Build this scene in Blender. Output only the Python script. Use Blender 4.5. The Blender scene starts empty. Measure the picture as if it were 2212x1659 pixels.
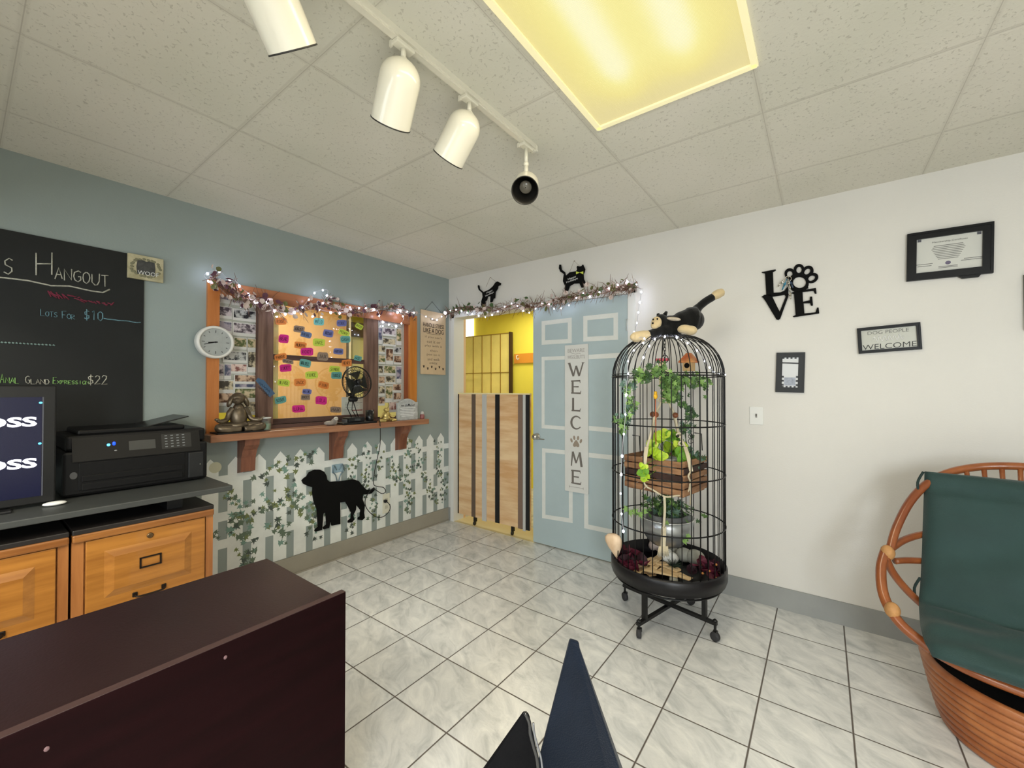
import bpy, bmesh, math, random
from mathutils import Vector, Matrix, Euler
random.seed(11)
S = bpy.context.scene
PI = math.pi
# ------------------------------------------------------------------ camera
CAM = Vector((3.0411790, -2.9962811, 1.3258555))
FPX, YAW, PITCH, ROLL = 897.66, -0.6416523, 0.0112785, 0.0003993
FW = Vector((math.sin(YAW)*math.cos(PITCH), math.cos(YAW)*math.cos(PITCH), math.sin(PITCH)))
_r = Vector((math.cos(YAW), -math.sin(YAW), 0)); _u = _r.cross(FW)
RT = _r*math.cos(ROLL)+_u*math.sin(ROLL); UP = -_r*math.sin(ROLL)+_u*math.cos(ROLL)
cd = bpy.data.cameras.new('camera'); cam = bpy.data.objects.new('camera', cd); S.collection.objects.link(cam)
cd.sensor_fit = 'HORIZONTAL'; cd.sensor_width = 36.0; cd.lens = FPX/2212*36.0; cd.clip_start = 0.02; cd.clip_end = 60
cam.matrix_world = Matrix(((RT.x, UP.x, -FW.x, CAM.x), (RT.y, UP.y, -FW.y, CAM.y), (RT.z, UP.z, -FW.z, CAM.z), (0, 0, 0, 1)))
S.camera = cam
def W(px, py, ax, v):
    """where the sight line of a photograph pixel meets the plane (axis ax = v)"""
    d = FW + RT*((px-1106)/FPX) - UP*((py-829.5)/FPX)
    return CAM + d*((v-CAM[ax])/d[ax])
# ------------------------------------------------------------------ world, exposure, lights
S.view_settings.view_transform = 'Standard'; S.view_settings.look = 'None'
S.view_settings.exposure = 0.27; S.view_settings.gamma = 1.0; S.view_settings.use_curve_mapping = False
wd = bpy.data.worlds.new('world'); S.world = wd; wd.use_nodes = True
wd.node_tree.nodes['Background'].inputs[0].default_value = (0.75, 0.85, 1.0, 1)
wd.node_tree.nodes['Background'].inputs[1].default_value = 0.6
def area(name, loc, target, sx, sy, power, col):
    l = bpy.data.lights.new(name, 'AREA'); l.shape = 'RECTANGLE'; l.size = sx; l.size_y = sy; l.energy = power; l.color = col
    o = bpy.data.objects.new(name, l); S.collection.objects.link(o); o.location = loc
    o.rotation_euler = (Vector(target)-Vector(loc)).to_track_quat('-Z', 'Y').to_euler(); return o
# daylight entering by the two front windows behind the camera
area('window_daylight', (4.65, -4.93, 1.55), (3.4, 0, 0.9), 0.85, 1.2, 60, (0.88, 0.955, 1.0))
area('window_daylight', (1.75, -4.93, 1.50), (1.75, 0, 1.30), 1.9, 1.25, 21, (0.88, 0.96, 1.0))
# the fluorescent fixture of the front room
area('fixture_light', (2.575, -1.97, 2.40), (2.575, -1.97, 0), 0.55, 1.15, 12, (1.0, 0.88, 0.66))
# unseen tube lamp, added with the header to lay warm light on the floor
area('added_tube_light', (2.9, -4.0, 2.40), (2.7, -3.2, 0), 2.8, 0.05, 84, (1.0, 0.93, 0.79))
# fluorescent light of the two back rooms
area('back_room_light', (0.3, 1.0, 2.38), (0.3, 1.0, 0), 1.0, 0.6, 14, (1.0, 0.93, 0.72))
area('back_room_light', (-0.75, -1.1, 2.38), (-1.2, -1.1, 0), 0.6, 1.2, 36, (1.0, 0.92, 0.72))
# ------------------------------------------------------------------ materials
def srgb(c):
    return tuple(((v/255)/12.92 if v/255 <= 0.04045 else ((v/255+0.055)/1.055)**2.4) for v in c) + (1,)
MT = {}
def mat(name, col, rough=0.6, metal=0.0, var=0.0, vscale=6.0, stretch=None, col2=None, bump=0.0, bscale=60.0, emit=None, estr=0.0, trans=0.0, alpha=1.0, coat=0.0, spec=0.5, sheen=0.0, ior=1.45, seedobj=False):
    if name in MT: return MT[name]
    m = bpy.data.materials.new(name); m.use_nodes = True; nt = m.node_tree; N = nt.nodes; L = nt.links
    b = N['Principled BSDF']; c = srgb(col)
    b.inputs['Base Color'].default_value = c; b.inputs['Roughness'].default_value = rough; b.inputs['Metallic'].default_value = metal
    b.inputs['Specular IOR Level'].default_value = spec; b.inputs['Coat Weight'].default_value = coat; b.inputs['IOR'].default_value = ior
    b.inputs['Transmission Weight'].default_value = trans; b.inputs['Alpha'].default_value = alpha
    b.inputs['Sheen Weight'].default_value = sheen
    if emit: b.inputs['Emission Color'].default_value = srgb(emit); b.inputs['Emission Strength'].default_value = estr
    tc = N.new('ShaderNodeTexCoord'); mp = N.new('ShaderNodeMapping'); L.new(tc.outputs['Object'], mp.inputs[0])
    if stretch: mp.inputs['Scale'].default_value = stretch
    if seedobj:
        oi = N.new('ShaderNodeObjectInfo'); cb = N.new('ShaderNodeCombineXYZ'); mm = N.new('ShaderNodeMath'); mm.operation = 'MULTIPLY'; mm.inputs[1].default_value = 40
        L.new(oi.outputs['Random'], mm.inputs[0]); L.new(mm.outputs[0], cb.inputs[0]); L.new(cb.outputs[0], mp.inputs['Location'])
    if var > 0 or col2:
        n = N.new('ShaderNodeTexNoise'); n.inputs['Scale'].default_value = vscale; n.inputs['Detail'].default_value = 6; n.inputs['Roughness'].default_value = 0.6
        L.new(mp.outputs[0], n.inputs[0]); r = N.new('ShaderNodeValToRGB'); L.new(n.outputs[0], r.inputs[0])
        c2 = srgb(col2) if col2 else tuple(min(1, v*(1+var)) for v in c[:3])+(1,)
        r.color_ramp.elements[0].position = 0.36; r.color_ramp.elements[1].position = 0.64
        r.color_ramp.elements[0].color = c if col2 else tuple(v*(1-var) for v in c[:3])+(1,); r.color_ramp.elements[1].color = c2
        L.new(r.outputs[0], b.inputs['Base Color'])
    if bump > 0:
        n2 = N.new('ShaderNodeTexNoise'); n2.inputs['Scale'].default_value = bscale; n2.inputs['Detail'].default_value = 4
        L.new(mp.outputs[0], n2.inputs[0]); bp = N.new('ShaderNodeBump'); bp.inputs['Strength'].default_value = bump; bp.inputs['Distance'].default_value = 0.004
        L.new(n2.outputs[0], bp.inputs['Height']); L.new(bp.outputs[0], b.inputs['Normal'])
    MT[name] = m; return m
def math_node(N, op, a=None, b=None):
    m = N.new('ShaderNodeMath'); m.operation = op
    for i, v in enumerate((a, b)):
        if v is None: continue
        if isinstance(v, (int, float)): m.inputs[i].default_value = v
        else: m.id_data.links.new(v, m.inputs[i])
    return m.outputs[0]
def grid_mask(nt, px, x0, py, y0, half):
    """1 near the lines x = x0 + k px and y = y0 + k py"""
    N = nt.nodes; L = nt.links; g = N.new('ShaderNodeNewGeometry'); s = N.new('ShaderNodeSeparateXYZ'); L.new(g.outputs['Position'], s.inputs[0])
    out = []
    for o, p, z in ((s.outputs[0], px, x0), (s.outputs[1], py, y0)):
        f = math_node(N, 'FRACT', math_node(N, 'DIVIDE', math_node(N, 'SUBTRACT', o, z-50*p), p))
        d = math_node(N, 'MULTIPLY', math_node(N, 'SUBTRACT', 0.5, math_node(N, 'ABSOLUTE', math_node(N, 'SUBTRACT', f, 0.5))), p)
        out.append(d)
    dm = math_node(N, 'MINIMUM', out[0], out[1])
    mr = N.new('ShaderNodeMapRange'); L.new(dm, mr.inputs[0]); mr.inputs[1].default_value = half*0.6; mr.inputs[2].default_value = half*1.4; mr.inputs[3].default_value = 1; mr.inputs[4].default_value = 0
    return mr.outputs[0], s
def floor_mat():
    m = bpy.data.materials.new('floor_tile'); m.use_nodes = True; nt = m.node_tree; N = nt.nodes; L = nt.links; b = N['Principled BSDF']
    mask, sep = grid_mask(nt, 0.314, 0.302, 0.3118, -0.2935, 0.0028)
    g = N.new('ShaderNodeNewGeometry')
    # every tile gets its own turn of the stone pattern
    ix = math_node(N, 'FLOOR', math_node(N, 'DIVIDE', math_node(N, 'SUBTRACT', sep.outputs[0], 0.302), 0.314))
    iy = math_node(N, 'FLOOR', math_node(N, 'DIVIDE', math_node(N, 'SUBTRACT', sep.outputs[1], -0.2935), 0.3118))
    cb = N.new('ShaderNodeCombineXYZ'); L.new(ix, cb.inputs[0]); L.new(iy, cb.inputs[1])
    wn = N.new('ShaderNodeTexWhiteNoise'); L.new(cb.outputs[0], wn.inputs[0])
    mp = N.new('ShaderNodeMapping'); L.new(g.outputs['Position'], mp.inputs[0]); L.new(wn.outputs['Color'], mp.inputs['Location'])
    vr = N.new('ShaderNodeVectorRotate'); vr.rotation_type = 'Z_AXIS'; L.new(mp.outputs[0], vr.inputs['Vector'])
    vr.inputs['Angle'].default_value = 0.6
    m2 = N.new('ShaderNodeMapping'); m2.inputs['Scale'].default_value = (4, 8, 1); L.new(vr.outputs[0], m2.inputs[0])
    n1 = N.new('ShaderNodeTexNoise'); n1.inputs['Scale'].default_value = 1.6; n1.inputs['Detail'].default_value = 9; n1.inputs['Roughness'].default_value = 0.62; n1.inputs['Distortion'].default_value = 0.9
    L.new(m2.outputs[0], n1.inputs[0])
    r = N.new('ShaderNodeValToRGB'); L.new(n1.outputs[0], r.inputs[0]); e = r.color_ramp.elements
    e[0].position = 0.30; e[0].color = srgb((186, 189, 189)); e[1].position = 0.68; e[1].color = srgb((232, 232, 229))
    e2 = r.color_ramp.elements.new(0.48); e2.color = srgb((212, 213, 212))
    mx = N.new('ShaderNodeMix'); mx.data_type = 'RGBA'; L.new(mask, mx.inputs['Factor']); L.new(r.outputs[0], mx.inputs['A']); mx.inputs['B'].default_value = srgb((92, 84, 78))
    L.new(mx.outputs['Result'], b.inputs['Base Color'])
    n3 = N.new('ShaderNodeTexNoise'); n3.inputs['Scale'].default_value = 95; n3.inputs['Detail'].default_value = 3; L.new(g.outputs['Position'], n3.inputs[0])
    h = math_node(N, 'SUBTRACT', math_node(N, 'ADD', math_node(N, 'MULTIPLY', n3.outputs[0], 0.22), math_node(N, 'MULTIPLY', n1.outputs[0], 0.35)), math_node(N, 'MULTIPLY', mask, 1.2))
    bp = N.new('ShaderNodeBump'); bp.inputs['Strength'].default_value = 0.6; bp.inputs['Distance'].default_value = 0.003; L.new(h, bp.inputs['Height']); L.new(bp.outputs[0], b.inputs['Normal'])
    L.new(math_node(N, 'ADD', 0.24, math_node(N, 'MULTIPLY', mask, 0.36)), b.inputs['Roughness'])
    return m
def ceiling_mat():
    m = bpy.data.materials.new('acoustic_tile'); m.use_nodes = True; nt = m.node_tree; N = nt.nodes; L = nt.links; b = N['Principled BSDF']
    mask, sep = grid_mask(nt, 0.609, 0.419, 0.611, -0.442, 0.0016)
    g = N.new('ShaderNodeNewGeometry')
    soft, _ = grid_mask(nt, 0.609, 0.419, 0.611, -0.442, 0.009)
    mp = N.new('ShaderNodeMapping'); mp.inputs['Scale'].default_value = (1, 1.0, 1); L.new(g.outputs['Position'], mp.inputs[0])
    n1 = N.new('ShaderNodeTexNoise'); n1.inputs['Scale'].default_value = 80; n1.inputs['Detail'].default_value = 3.5; n1.inputs['Roughness'].default_value = 0.55; n1.inputs['Distortion'].default_value = 0.7; L.new(mp.outputs[0], n1.inputs[0])
    mr = N.new('ShaderNodeMapRange'); L.new(n1.outputs[0], mr.inputs[0]); mr.inputs[1].default_value = 0.34; mr.inputs[2].default_value = 0.40; mr.inputs[3].default_value = 1; mr.inputs[4].default_value = 0
    n4 = N.new('ShaderNodeTexNoise'); n4.inputs['Scale'].default_value = 1.4; n4.inputs['Detail'].default_value = 2; L.new(g.outputs['Position'], n4.inputs[0])
    r = N.new('ShaderNodeValToRGB'); L.new(n4.outputs[0], r.inputs[0]); r.color_ramp.elements[0].position = 0.35; r.color_ramp.elements[1].position = 0.65
    r.color_ramp.elements[0].color = srgb((216, 214, 200)); r.color_ramp.elements[1].color = srgb((226, 222, 210))
    mx = N.new('ShaderNodeMix'); mx.data_type = 'RGBA'; L.new(math_node(N, 'MAXIMUM', math_node(N, 'MULTIPLY', mr.outputs[0], 0.26), math_node(N, 'MAXIMUM', math_node(N, 'MULTIPLY', mask, 0.36), math_node(N, 'MULTIPLY', soft, 0.10))), mx.inputs['Factor'])
    L.new(r.outputs[0], mx.inputs['A']); mx.inputs['B'].default_value = srgb((116, 104, 88)); L.new(mx.outputs['Result'], b.inputs['Base Color'])
    b.inputs['Roughness'].default_value = 0.95; b.inputs['Specular IOR Level'].default_value = 0.1
    n3 = N.new('ShaderNodeTexNoise'); n3.inputs['Scale'].default_value = 110; n3.inputs['Detail'].default_value = 3; L.new(g.outputs['Position'], n3.inputs[0])
    h = math_node(N, 'SUBTRACT', math_node(N, 'MULTIPLY', n3.outputs[0], 0.5), math_node(N, 'ADD', mr.outputs[0], math_node(N, 'MULTIPLY', soft, 1.1)))
    bp = N.new('ShaderNodeBump'); bp.inputs['Strength'].default_value = 0.35; bp.inputs['Distance'].default_value = 0.003; L.new(h, bp.inputs['Height']); L.new(bp.outputs[0], b.inputs['Normal'])
    return m
def glass_mat():
    m = bpy.data.materials.new('window_glass'); m.use_nodes = True; nt = m.node_tree; N = nt.nodes; L = nt.links
    N.remove(N['Principled BSDF']); t = N.new('ShaderNodeBsdfTransparent'); g = N.new('ShaderNodeBsdfGlossy'); g.inputs['Roughness'].default_value = 0.03
    mx = N.new('ShaderNodeMixShader'); mx.inputs[0].default_value = 0.07; L.new(t.outputs[0], mx.inputs[1]); L.new(g.outputs[0], mx.inputs[2]); L.new(mx.outputs[0], N['Material Output'].inputs[0])
    t.inputs[0].default_value = (0.96, 0.97, 0.95, 1); MT['glass'] = m; return m
def wood(name, c1, c2, axis=1, scale=7, rough=0.4, coat=0.15):
    st = [14, 14, 14]; st[axis] = 1.1
    return mat(name, c1, rough, col2=c2, vscale=scale*0.28, stretch=st, bump=0.15, bscale=6, coat=coat)
FLOOR = floor_mat(); CEIL = ceiling_mat(); GLASS = glass_mat()
WALL_BLUE = mat('paint_slate', (150, 161, 158), 0.75, var=0.02, vscale=2, bump=0.12, bscale=140)
WALL_CREAM = mat('paint_cream', (222, 219, 213), 0.75, var=0.015, vscale=2, bump=0.16, bscale=120)
YELLOW = mat('paint_yellow', (238, 224, 84), 0.7, var=0.03, vscale=2)
PEACH = mat('paint_peach', (232, 196, 150), 0.7)
WHITE = mat('paint_white', (226, 226, 222), 0.5)
GREYBASE = mat('cove_base', (152, 154, 152), 0.55, var=0.04)
DOORBLUE = mat('door_paint', (176, 192, 196), 0.5, var=0.03, vscale=3, bump=0.05)
OAK = wood('oak', (132, 80, 36), (166, 110, 54), 1)
OAKZ = wood('oak_upright', (154, 96, 50), (178, 118, 64), 2)
REDWOOD = wood('shelf_wood', (146, 98, 70), (172, 122, 90), 1)
REDWOODZ = wood('bracket_wood', (112, 66, 48), (144, 92, 68), 2)
CASING = wood('casing_wood', (180, 106, 48), (200, 126, 66), 2)
CASINGY = wood('casing_wood_across', (152, 94, 62), (174, 112, 76), 1)
DARKPOST = wood('weathered_wood', (92, 68, 58), (128, 100, 86), 2, rough=0.8, coat=0)
DARKRAIL = wood('weathered_rail', (78, 56, 50), (104, 78, 70), 1, rough=0.8, coat=0)
MAHOG = mat('mahogany_laminate', (22, 4, 6), 0.6, var=0.25, vscale=2.2, stretch=(8, 0.7, 8), bump=0.05, bscale=90, spec=0.08)
MAHOGT = mat('mahogany_top', (36, 20, 20), 0.40, var=0.12, vscale=3, bump=0.08, bscale=160, spec=0.4)
BLACK = mat('black_plastic', (20, 20, 21), 0.42, bump=0.03)
BLACKM = mat('black_metal', (22, 22, 23), 0.45, metal=0.3)
MATBLACK = mat('matt_black_paint', (9, 9, 9), 0.8, spec=0.2)
CHROME = mat('satin_nickel', (200, 196, 186), 0.22, metal=1.0)
LAMPWHITE = mat('lamp_enamel', (232, 228, 212), 0.22, coat=0.6)
DARKGREY = mat('charcoal_laminate', (66, 68, 66), 0.45, var=0.05)
PAPER = mat('white_paper', (224, 224, 220), 0.6)
# ------------------------------------------------------------------ mesh helpers
class MB:
    def __init__(s): s.v = []; s.f = []; s.m = []; s.sm = []
    def add(s, vs, fs, mi=0, smooth=False):
        o = len(s.v); s.v += [Vector(v) for v in vs]; s.f += [tuple(i+o for i in f) for f in fs]; s.m += [mi]*len(fs); s.sm += [smooth]*len(fs); return s
    def box(s, x0, x1, y0, y1, z0, z1, mi=0, M=None, bev=0.0):
        if bev > 0:
            bm = bmesh.new(); bmesh.ops.create_cube(bm, size=1)
            for v in bm.verts: v.co = Vector(((x0+x1)/2+v.co.x*(x1-x0), (y0+y1)/2+v.co.y*(y1-y0), (z0+z1)/2+v.co.z*(z1-z0)))
            bmesh.ops.bevel(bm, geom=bm.edges[:], offset=bev, segments=2, affect='EDGES', profile=0.5)
            bm.verts.index_update(); vs = [v.co.copy() for v in bm.verts]; fs = [tuple(v.index for v in f.verts) for f in bm.faces]; bm.free()
        else:
            vs = [Vector((x, y, z)) for x in (x0, x1) for y in (y0, y1) for z in (z0, z1)]
            fs = [(0, 1, 3, 2), (4, 6, 7, 5), (0, 4, 5, 1), (2, 3, 7, 6), (0, 2, 6, 4), (1, 5, 7, 3)]
        if M: vs = [M @ v for v in vs]
        return s.add(vs, fs, mi)
    def lathe(s, prof, c=(0, 0, 0), axis=(0, 0, 1), n=28, mi=0, cap=True, sx=1, sy=1):
        """prof: (radius, height) pairs along the axis from c"""
        q = Vector((0, 0, 1)).rotation_difference(Vector(axis).normalized()); c = Vector(c); vs = []; fs = []
        for r, h in prof:
            for k in range(n):
                a = 2*PI*k/n; vs.append(c + q @ Vector((r*math.cos(a)*sx, r*math.sin(a)*sy, h)))
        for i in range(len(prof)-1):
            for k in range(n): fs.append((i*n+k, i*n+(k+1) % n, (i+1)*n+(k+1) % n, (i+1)*n+k))
        s.add(vs, fs, mi, True)
        if cap:
            o = len(s.v)-len(vs)
            for ring, rev in ((0, True), (len(prof)-1, False)):
                if prof[ring][0] > 1e-4:
                    f = [o+ring*n+k for k in range(n)]; s.f.append(tuple(reversed(f)) if rev else tuple(f)); s.m.append(mi); s.sm.append(False)
        return s
    def tube(s, pts, r, n=8, mi=0, closed=False, cap=True):
        pts = [Vector(p) for p in pts]; m = len(pts); rr = r if isinstance(r, (list, tuple)) else [r]*m
        vs = []; prev = None
        for i, p in enumerate(pts):
            if closed: t = pts[(i+1) % m]-pts[(i-1) % m]
            else: t = pts[min(i+1, m-1)]-pts[max(i-1, 0)]
            t = t.normalized() if t.length > 1e-9 else Vector((0, 0, 1))
            if prev is None:
                u = t.orthogonal().normalized()
            else:
                u = (prev - t*prev.dot(t)); u = u.normalized() if u.length > 1e-6 else t.orthogonal().normalized()
            prev = u; w = t.cross(u)
            for k in range(n): vs.append(p + (u*math.cos(2*PI*k/n)+w*math.sin(2*PI*k/n))*rr[i])
        fs = []
        for i in range(m if closed else m-1):
            j = (i+1) % m
            for k in range(n): fs.append((i*n+k, i*n+(k+1) % n, j*n+(k+1) % n, j*n+k))
        if not closed and cap: fs += [tuple(reversed(range(n))), tuple(range((m-1)*n, m*n))]
        return s.add(vs, fs, mi, True)
    def ell(s, c, r, mi=0, M=None, u=14, v=9):
        c = Vector(c); r = r if isinstance(r, (tuple, list)) else (r, r, r); vs = []; fs = []
        for i in range(v+1):
            th = PI*i/v
            for k in range(u):
                a = 2*PI*k/u; p = Vector((r[0]*math.sin(th)*math.cos(a), r[1]*math.sin(th)*math.sin(a), r[2]*math.cos(th)))
                vs.append(c + (M @ p if M else p))
        for i in range(v):
            for k in range(u): fs.append((i*u+k, (i+1)*u+k, (i+1)*u+(k+1) % u, i*u+(k+1) % u))
        return s.add(vs, fs, mi, True)
    def prism(s, poly, fn, t, mi=0):
        """2D polygon mapped by fn(a, b, depth) and given thickness t"""
        n = len(poly); vs = [fn(a, b, 0) for a, b in poly]+[fn(a, b, t) for a, b in poly]
        fs = [tuple(range(n)), tuple(reversed(range(n, 2*n)))]+[(i, i+n, (i+1) % n+n, (i+1) % n) for i in range(n)]
        bm = bmesh.new(); bv = [bm.verts.new(v) for v in vs]
        for f in fs: bm.faces.new([bv[i] for i in f])
        bm.normal_update(); bmesh.ops.triangulate(bm, faces=[f for f in bm.faces if len(f.verts) > 4], ngon_method='EAR_CLIP'); bmesh.ops.recalc_face_normals(bm, faces=bm.faces[:])
        bm.verts.index_update(); s.add([v.co.copy() for v in bm.verts], [tuple(v.index for v in f.verts) for f in bm.faces], mi); bm.free(); return s
    def ring2d(s, outer, inner, fn, t, mi=0):
        n = len(outer); vs = [fn(a, b, d) for d in (0, t) for lst in (outer, inner) for a, b in lst]; fs = []
        for k in range(n):
            j = (k+1) % n
            fs += [(k, j, n+j, n+k), (2*n+k, 3*n+k, 3*n+j, 2*n+j), (k, 2*n+k, 2*n+j, j), (n+k, n+j, 3*n+j, 3*n+k)]
        return s.add(vs, fs, mi)
    def build(s, name, mats, parent=None, label=None, cat=None, group=None, kind=None, fixn=False, origin=None):
        if not isinstance(mats, (list, tuple)): mats = [mats]
        xs = [v.x for v in s.v]; ys = [v.y for v in s.v]; zs = [v.z for v in s.v]
        if parent is not None: org = ORG[parent.name]
        elif origin is not None: org = Vector(origin)
        else: org = Vector(((min(xs)+max(xs))/2, (min(ys)+max(ys))/2, min(zs)))
        me = bpy.data.meshes.new(name); me.from_pydata([tuple(v-org) for v in s.v], [], s.f); me.update()
        for m in mats: me.materials.append(m)
        for p, mi, sm in zip(me.polygons, s.m, s.sm): p.material_index = mi; p.use_smooth = sm
        if fixn:
            bm = bmesh.new(); bm.from_mesh(me); bmesh.ops.recalc_face_normals(bm, faces=bm.faces[:]); bm.to_mesh(me); bm.free()
        o = bpy.data.objects.new(name, me); S.collection.objects.link(o)
        if parent is not None: o.parent = parent
        else: o.location = org
        ORG[o.name] = org; tag(o, label, cat, group, kind); return o
ORG = {}
def tag(o, label=None, cat=None, group=None, kind=None):
    for k, v in (('label', label), ('category', cat), ('group', group), ('kind', kind)):
        if v: o[k] = v
    return o
def thing(name, label, cat, loc, group=None):
    o = bpy.data.objects.new(name, None); S.collection.objects.link(o); o.location = loc; o.empty_display_size = 0.05
    ORG[o.name] = Vector(loc); return tag(o, label, cat, group)
def struct(name, mb, m, label=None, parent=None): return mb.build(name, m, parent, label=label, kind='structure' if parent is None else None)
def onL(x):   # maps zoomed-photo points of the left wall to the wall plane, thickness towards the room
    return lambda px, py, d: W(px, py, 0, x) + Vector((d, 0, 0))
def onR(y): return lambda px, py, d: W(px, py, 1, y) + Vector((0, -d, 0))
def scaled(pts, s, ox, oy): return [(ox+a*s, oy+b*s) for a, b in pts]
def text_geo(txt, size=1.0, extr=0.0, off=0.0, align='CENTER'):
    c = bpy.data.curves.new('t', 'FONT'); c.body = txt; c.size = size; c.align_x = align; c.align_y = 'CENTER'; c.resolution_u = 3; c.extrude = extr; c.offset = off
    o = bpy.data.objects.new('t', c); S.collection.objects.link(o); dg = bpy.context.evaluated_depsgraph_get(); me = o.evaluated_get(dg).to_mesh()
    vs = [v.co.copy() for v in me.vertices]; fs = [tuple(p.vertices) for p in me.polygons]
    o.evaluated_get(dg).to_mesh_clear(); bpy.data.objects.remove(o); bpy.data.curves.remove(c); return vs, fs
def put_text(mb, txt, o, u, v, h, w=None, extr=0.0006, mi=0, off=0.0, align='CENTER'):
    """text of cap height h (width w) centred on o, reading along u with up v"""
    vs, fs = text_geo(txt, 1.0, 0.01, off, align); o = Vector(o); u = Vector(u).normalized(); v = Vector(v).normalized(); n = u.cross(v)
    xs = [p.x for p in vs]; ys = [p.y for p in vs]; sy = h/(max(ys)-min(ys)); sx = (w/(max(xs)-min(xs))) if w else sy
    cx = (max(xs)+min(xs))/2 if align == 'CENTER' else 0; cy = (max(ys)+min(ys))/2
    return mb.add([o+u*(p.x-cx)*sx+v*(p.y-cy)*sy+n*(extr*(1 if p.z > 0 else 0)) for p in vs], fs, mi)
# single-stroke letters for chalk and marker writing, on a 4 x 6 grid
ST = {'A': [[(0,0),(2,6),(4,0)],[(1,2.3),(3,2.3)]], 'B': [[(0,0),(0,6),(3,5.3),(3,3.6),(0,3.1),(3.6,2.3),(3.4,.6),(0,0)]], 'C': [[(4,5),(2.5,6),(.6,5),(0,3),(.6,1),(2.5,0),(4,1)]],
 'D': [[(0,0),(0,6),(2.6,5.4),(4,3),(2.6,.6),(0,0)]], 'E': [[(4,6),(0,6),(0,0),(4,0)],[(0,3.1),(3,3.1)]], 'F': [[(4,6),(0,6),(0,0)],[(0,3.1),(3,3.1)]],
 'G': [[(4,5),(2.5,6),(.6,5),(0,3),(.6,1),(2.5,0),(4,1),(4,2.8),(2.4,2.8)]], 'H': [[(0,0),(0,6)],[(4,0),(4,6)],[(0,3),(4,3)]], 'I': [[(2,0),(2,6)]], 'J': [[(3.4,6),(3.4,1.4),(2.2,0),(.6,.6)]],
 'K': [[(0,0),(0,6)],[(4,6),(0,2.6),(4,0)]], 'L': [[(0,6),(0,0),(3.8,0)]], 'M': [[(0,0),(.6,6),(2.2,2),(3.8,6),(4.4,0)]], 'N': [[(0,0),(0,6),(4,0),(4,6)]],
 'O': [[(2,6),(.5,5),(0,3),(.5,1),(2,0),(3.5,1),(4,3),(3.5,5),(2,6)]], 'P': [[(0,0),(0,6),(3.2,5.4),(3.4,3.8),(0,2.9)]], 'R': [[(0,0),(0,6),(3.2,5.4),(3.4,3.8),(0,3),(3.8,0)]],
 'S': [[(3.8,5.2),(2.2,6),(.5,5),(.8,3.6),(3.4,2.4),(3.6,1),(2,0),(0,.8)]], 'T': [[(0,6),(4,6)],[(2,6),(2,0)]], 'U': [[(0,6),(0,1.6),(1.4,0),(3,.2),(4,1.8),(4,6)]],
 'V': [[(0,6),(2,0),(4,6)]], 'W': [[(0,6),(1.2,0),(2.4,4),(3.6,0),(4.8,6)]], 'X': [[(0,6),(4,0)],[(0,0),(4,6)]], 'Y': [[(0,6),(2,3),(4,6)],[(2,3),(2,0)]], 'Z': [[(0,6),(4,6),(0,0),(4,0)]],
 '1': [[(1,5),(2.2,6),(2.2,0)]], '0': [[(2,6),(.3,4.6),(.3,1.4),(2,0),(3.7,1.4),(3.7,4.6),(2,6)]], '2': [[(.3,4.8),(1.4,6),(3.4,5.4),(3.4,3.8),(0,0),(4,.3)]],
 '$': [[(3.8,5),(2.2,5.6),(.5,4.8),(.8,3.5),(3.4,2.5),(3.6,1.1),(2,.4),(0,1)],[(2,6.6),(2,-.6)]], '.': [[(1,0),(1.4,.3)]], "'": [[(1,6),(1,5)]], ' ': []}
def strokes(mb, txt, fn, a0, b0, cw, ch, r, slope=0.0, mi=0, jit=0.0, small=None, n=5):
    """chalk or marker strokes; fn(a, b) maps to space; small: letters after the first of a word are this much shorter"""
    a = a0; first = True
    for ch_ in txt.upper():
        k = 1.0 if (small is None or first) else small
        for st in ST.get(ch_, []):
            p = [(a+(x/4)*cw*0.78*(0.8+0.2*k)+random.uniform(-jit, jit), b0+slope*(a-a0)-(y/6)*ch*k+random.uniform(-jit, jit)) for x, y in st]
            mb.tube([fn(*q) for q in p], r, n=n, mi=mi)
        first = ch_ == ' '
        a += cw*(1.0 if k == 1.0 else 0.86)
def smoothpts(pts, k=4, closed=False):
    P = [Vector(p) for p in pts]; n = len(P); out = []
    for i in range(n if closed else n-1):
        g = (lambda j: P[j % n]) if closed else (lambda j: P[max(0, min(n-1, j))])
        p0, p1, p2, p3 = g(i-1), g(i), g(i+1), g(i+2)
        for s_ in range(k):
            t = s_/k; out.append(0.5*((2*p1)+(p2-p0)*t+(2*p0-5*p1+4*p2-p3)*t*t+(3*p1-p0-3*p2+p3)*t**3))
    if not closed: out.append(P[-1])
    return out
def ellpts(cx, cy, rx, ry, rot=0, n=28):
    c, s_ = math.cos(rot), math.sin(rot)
    return [(cx+rx*math.cos(2*PI*k/n)*c-ry*math.sin(2*PI*k/n)*s_, cy+rx*math.cos(2*PI*k/n)*s_+ry*math.sin(2*PI*k/n)*c) for k in range(n)]
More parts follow.
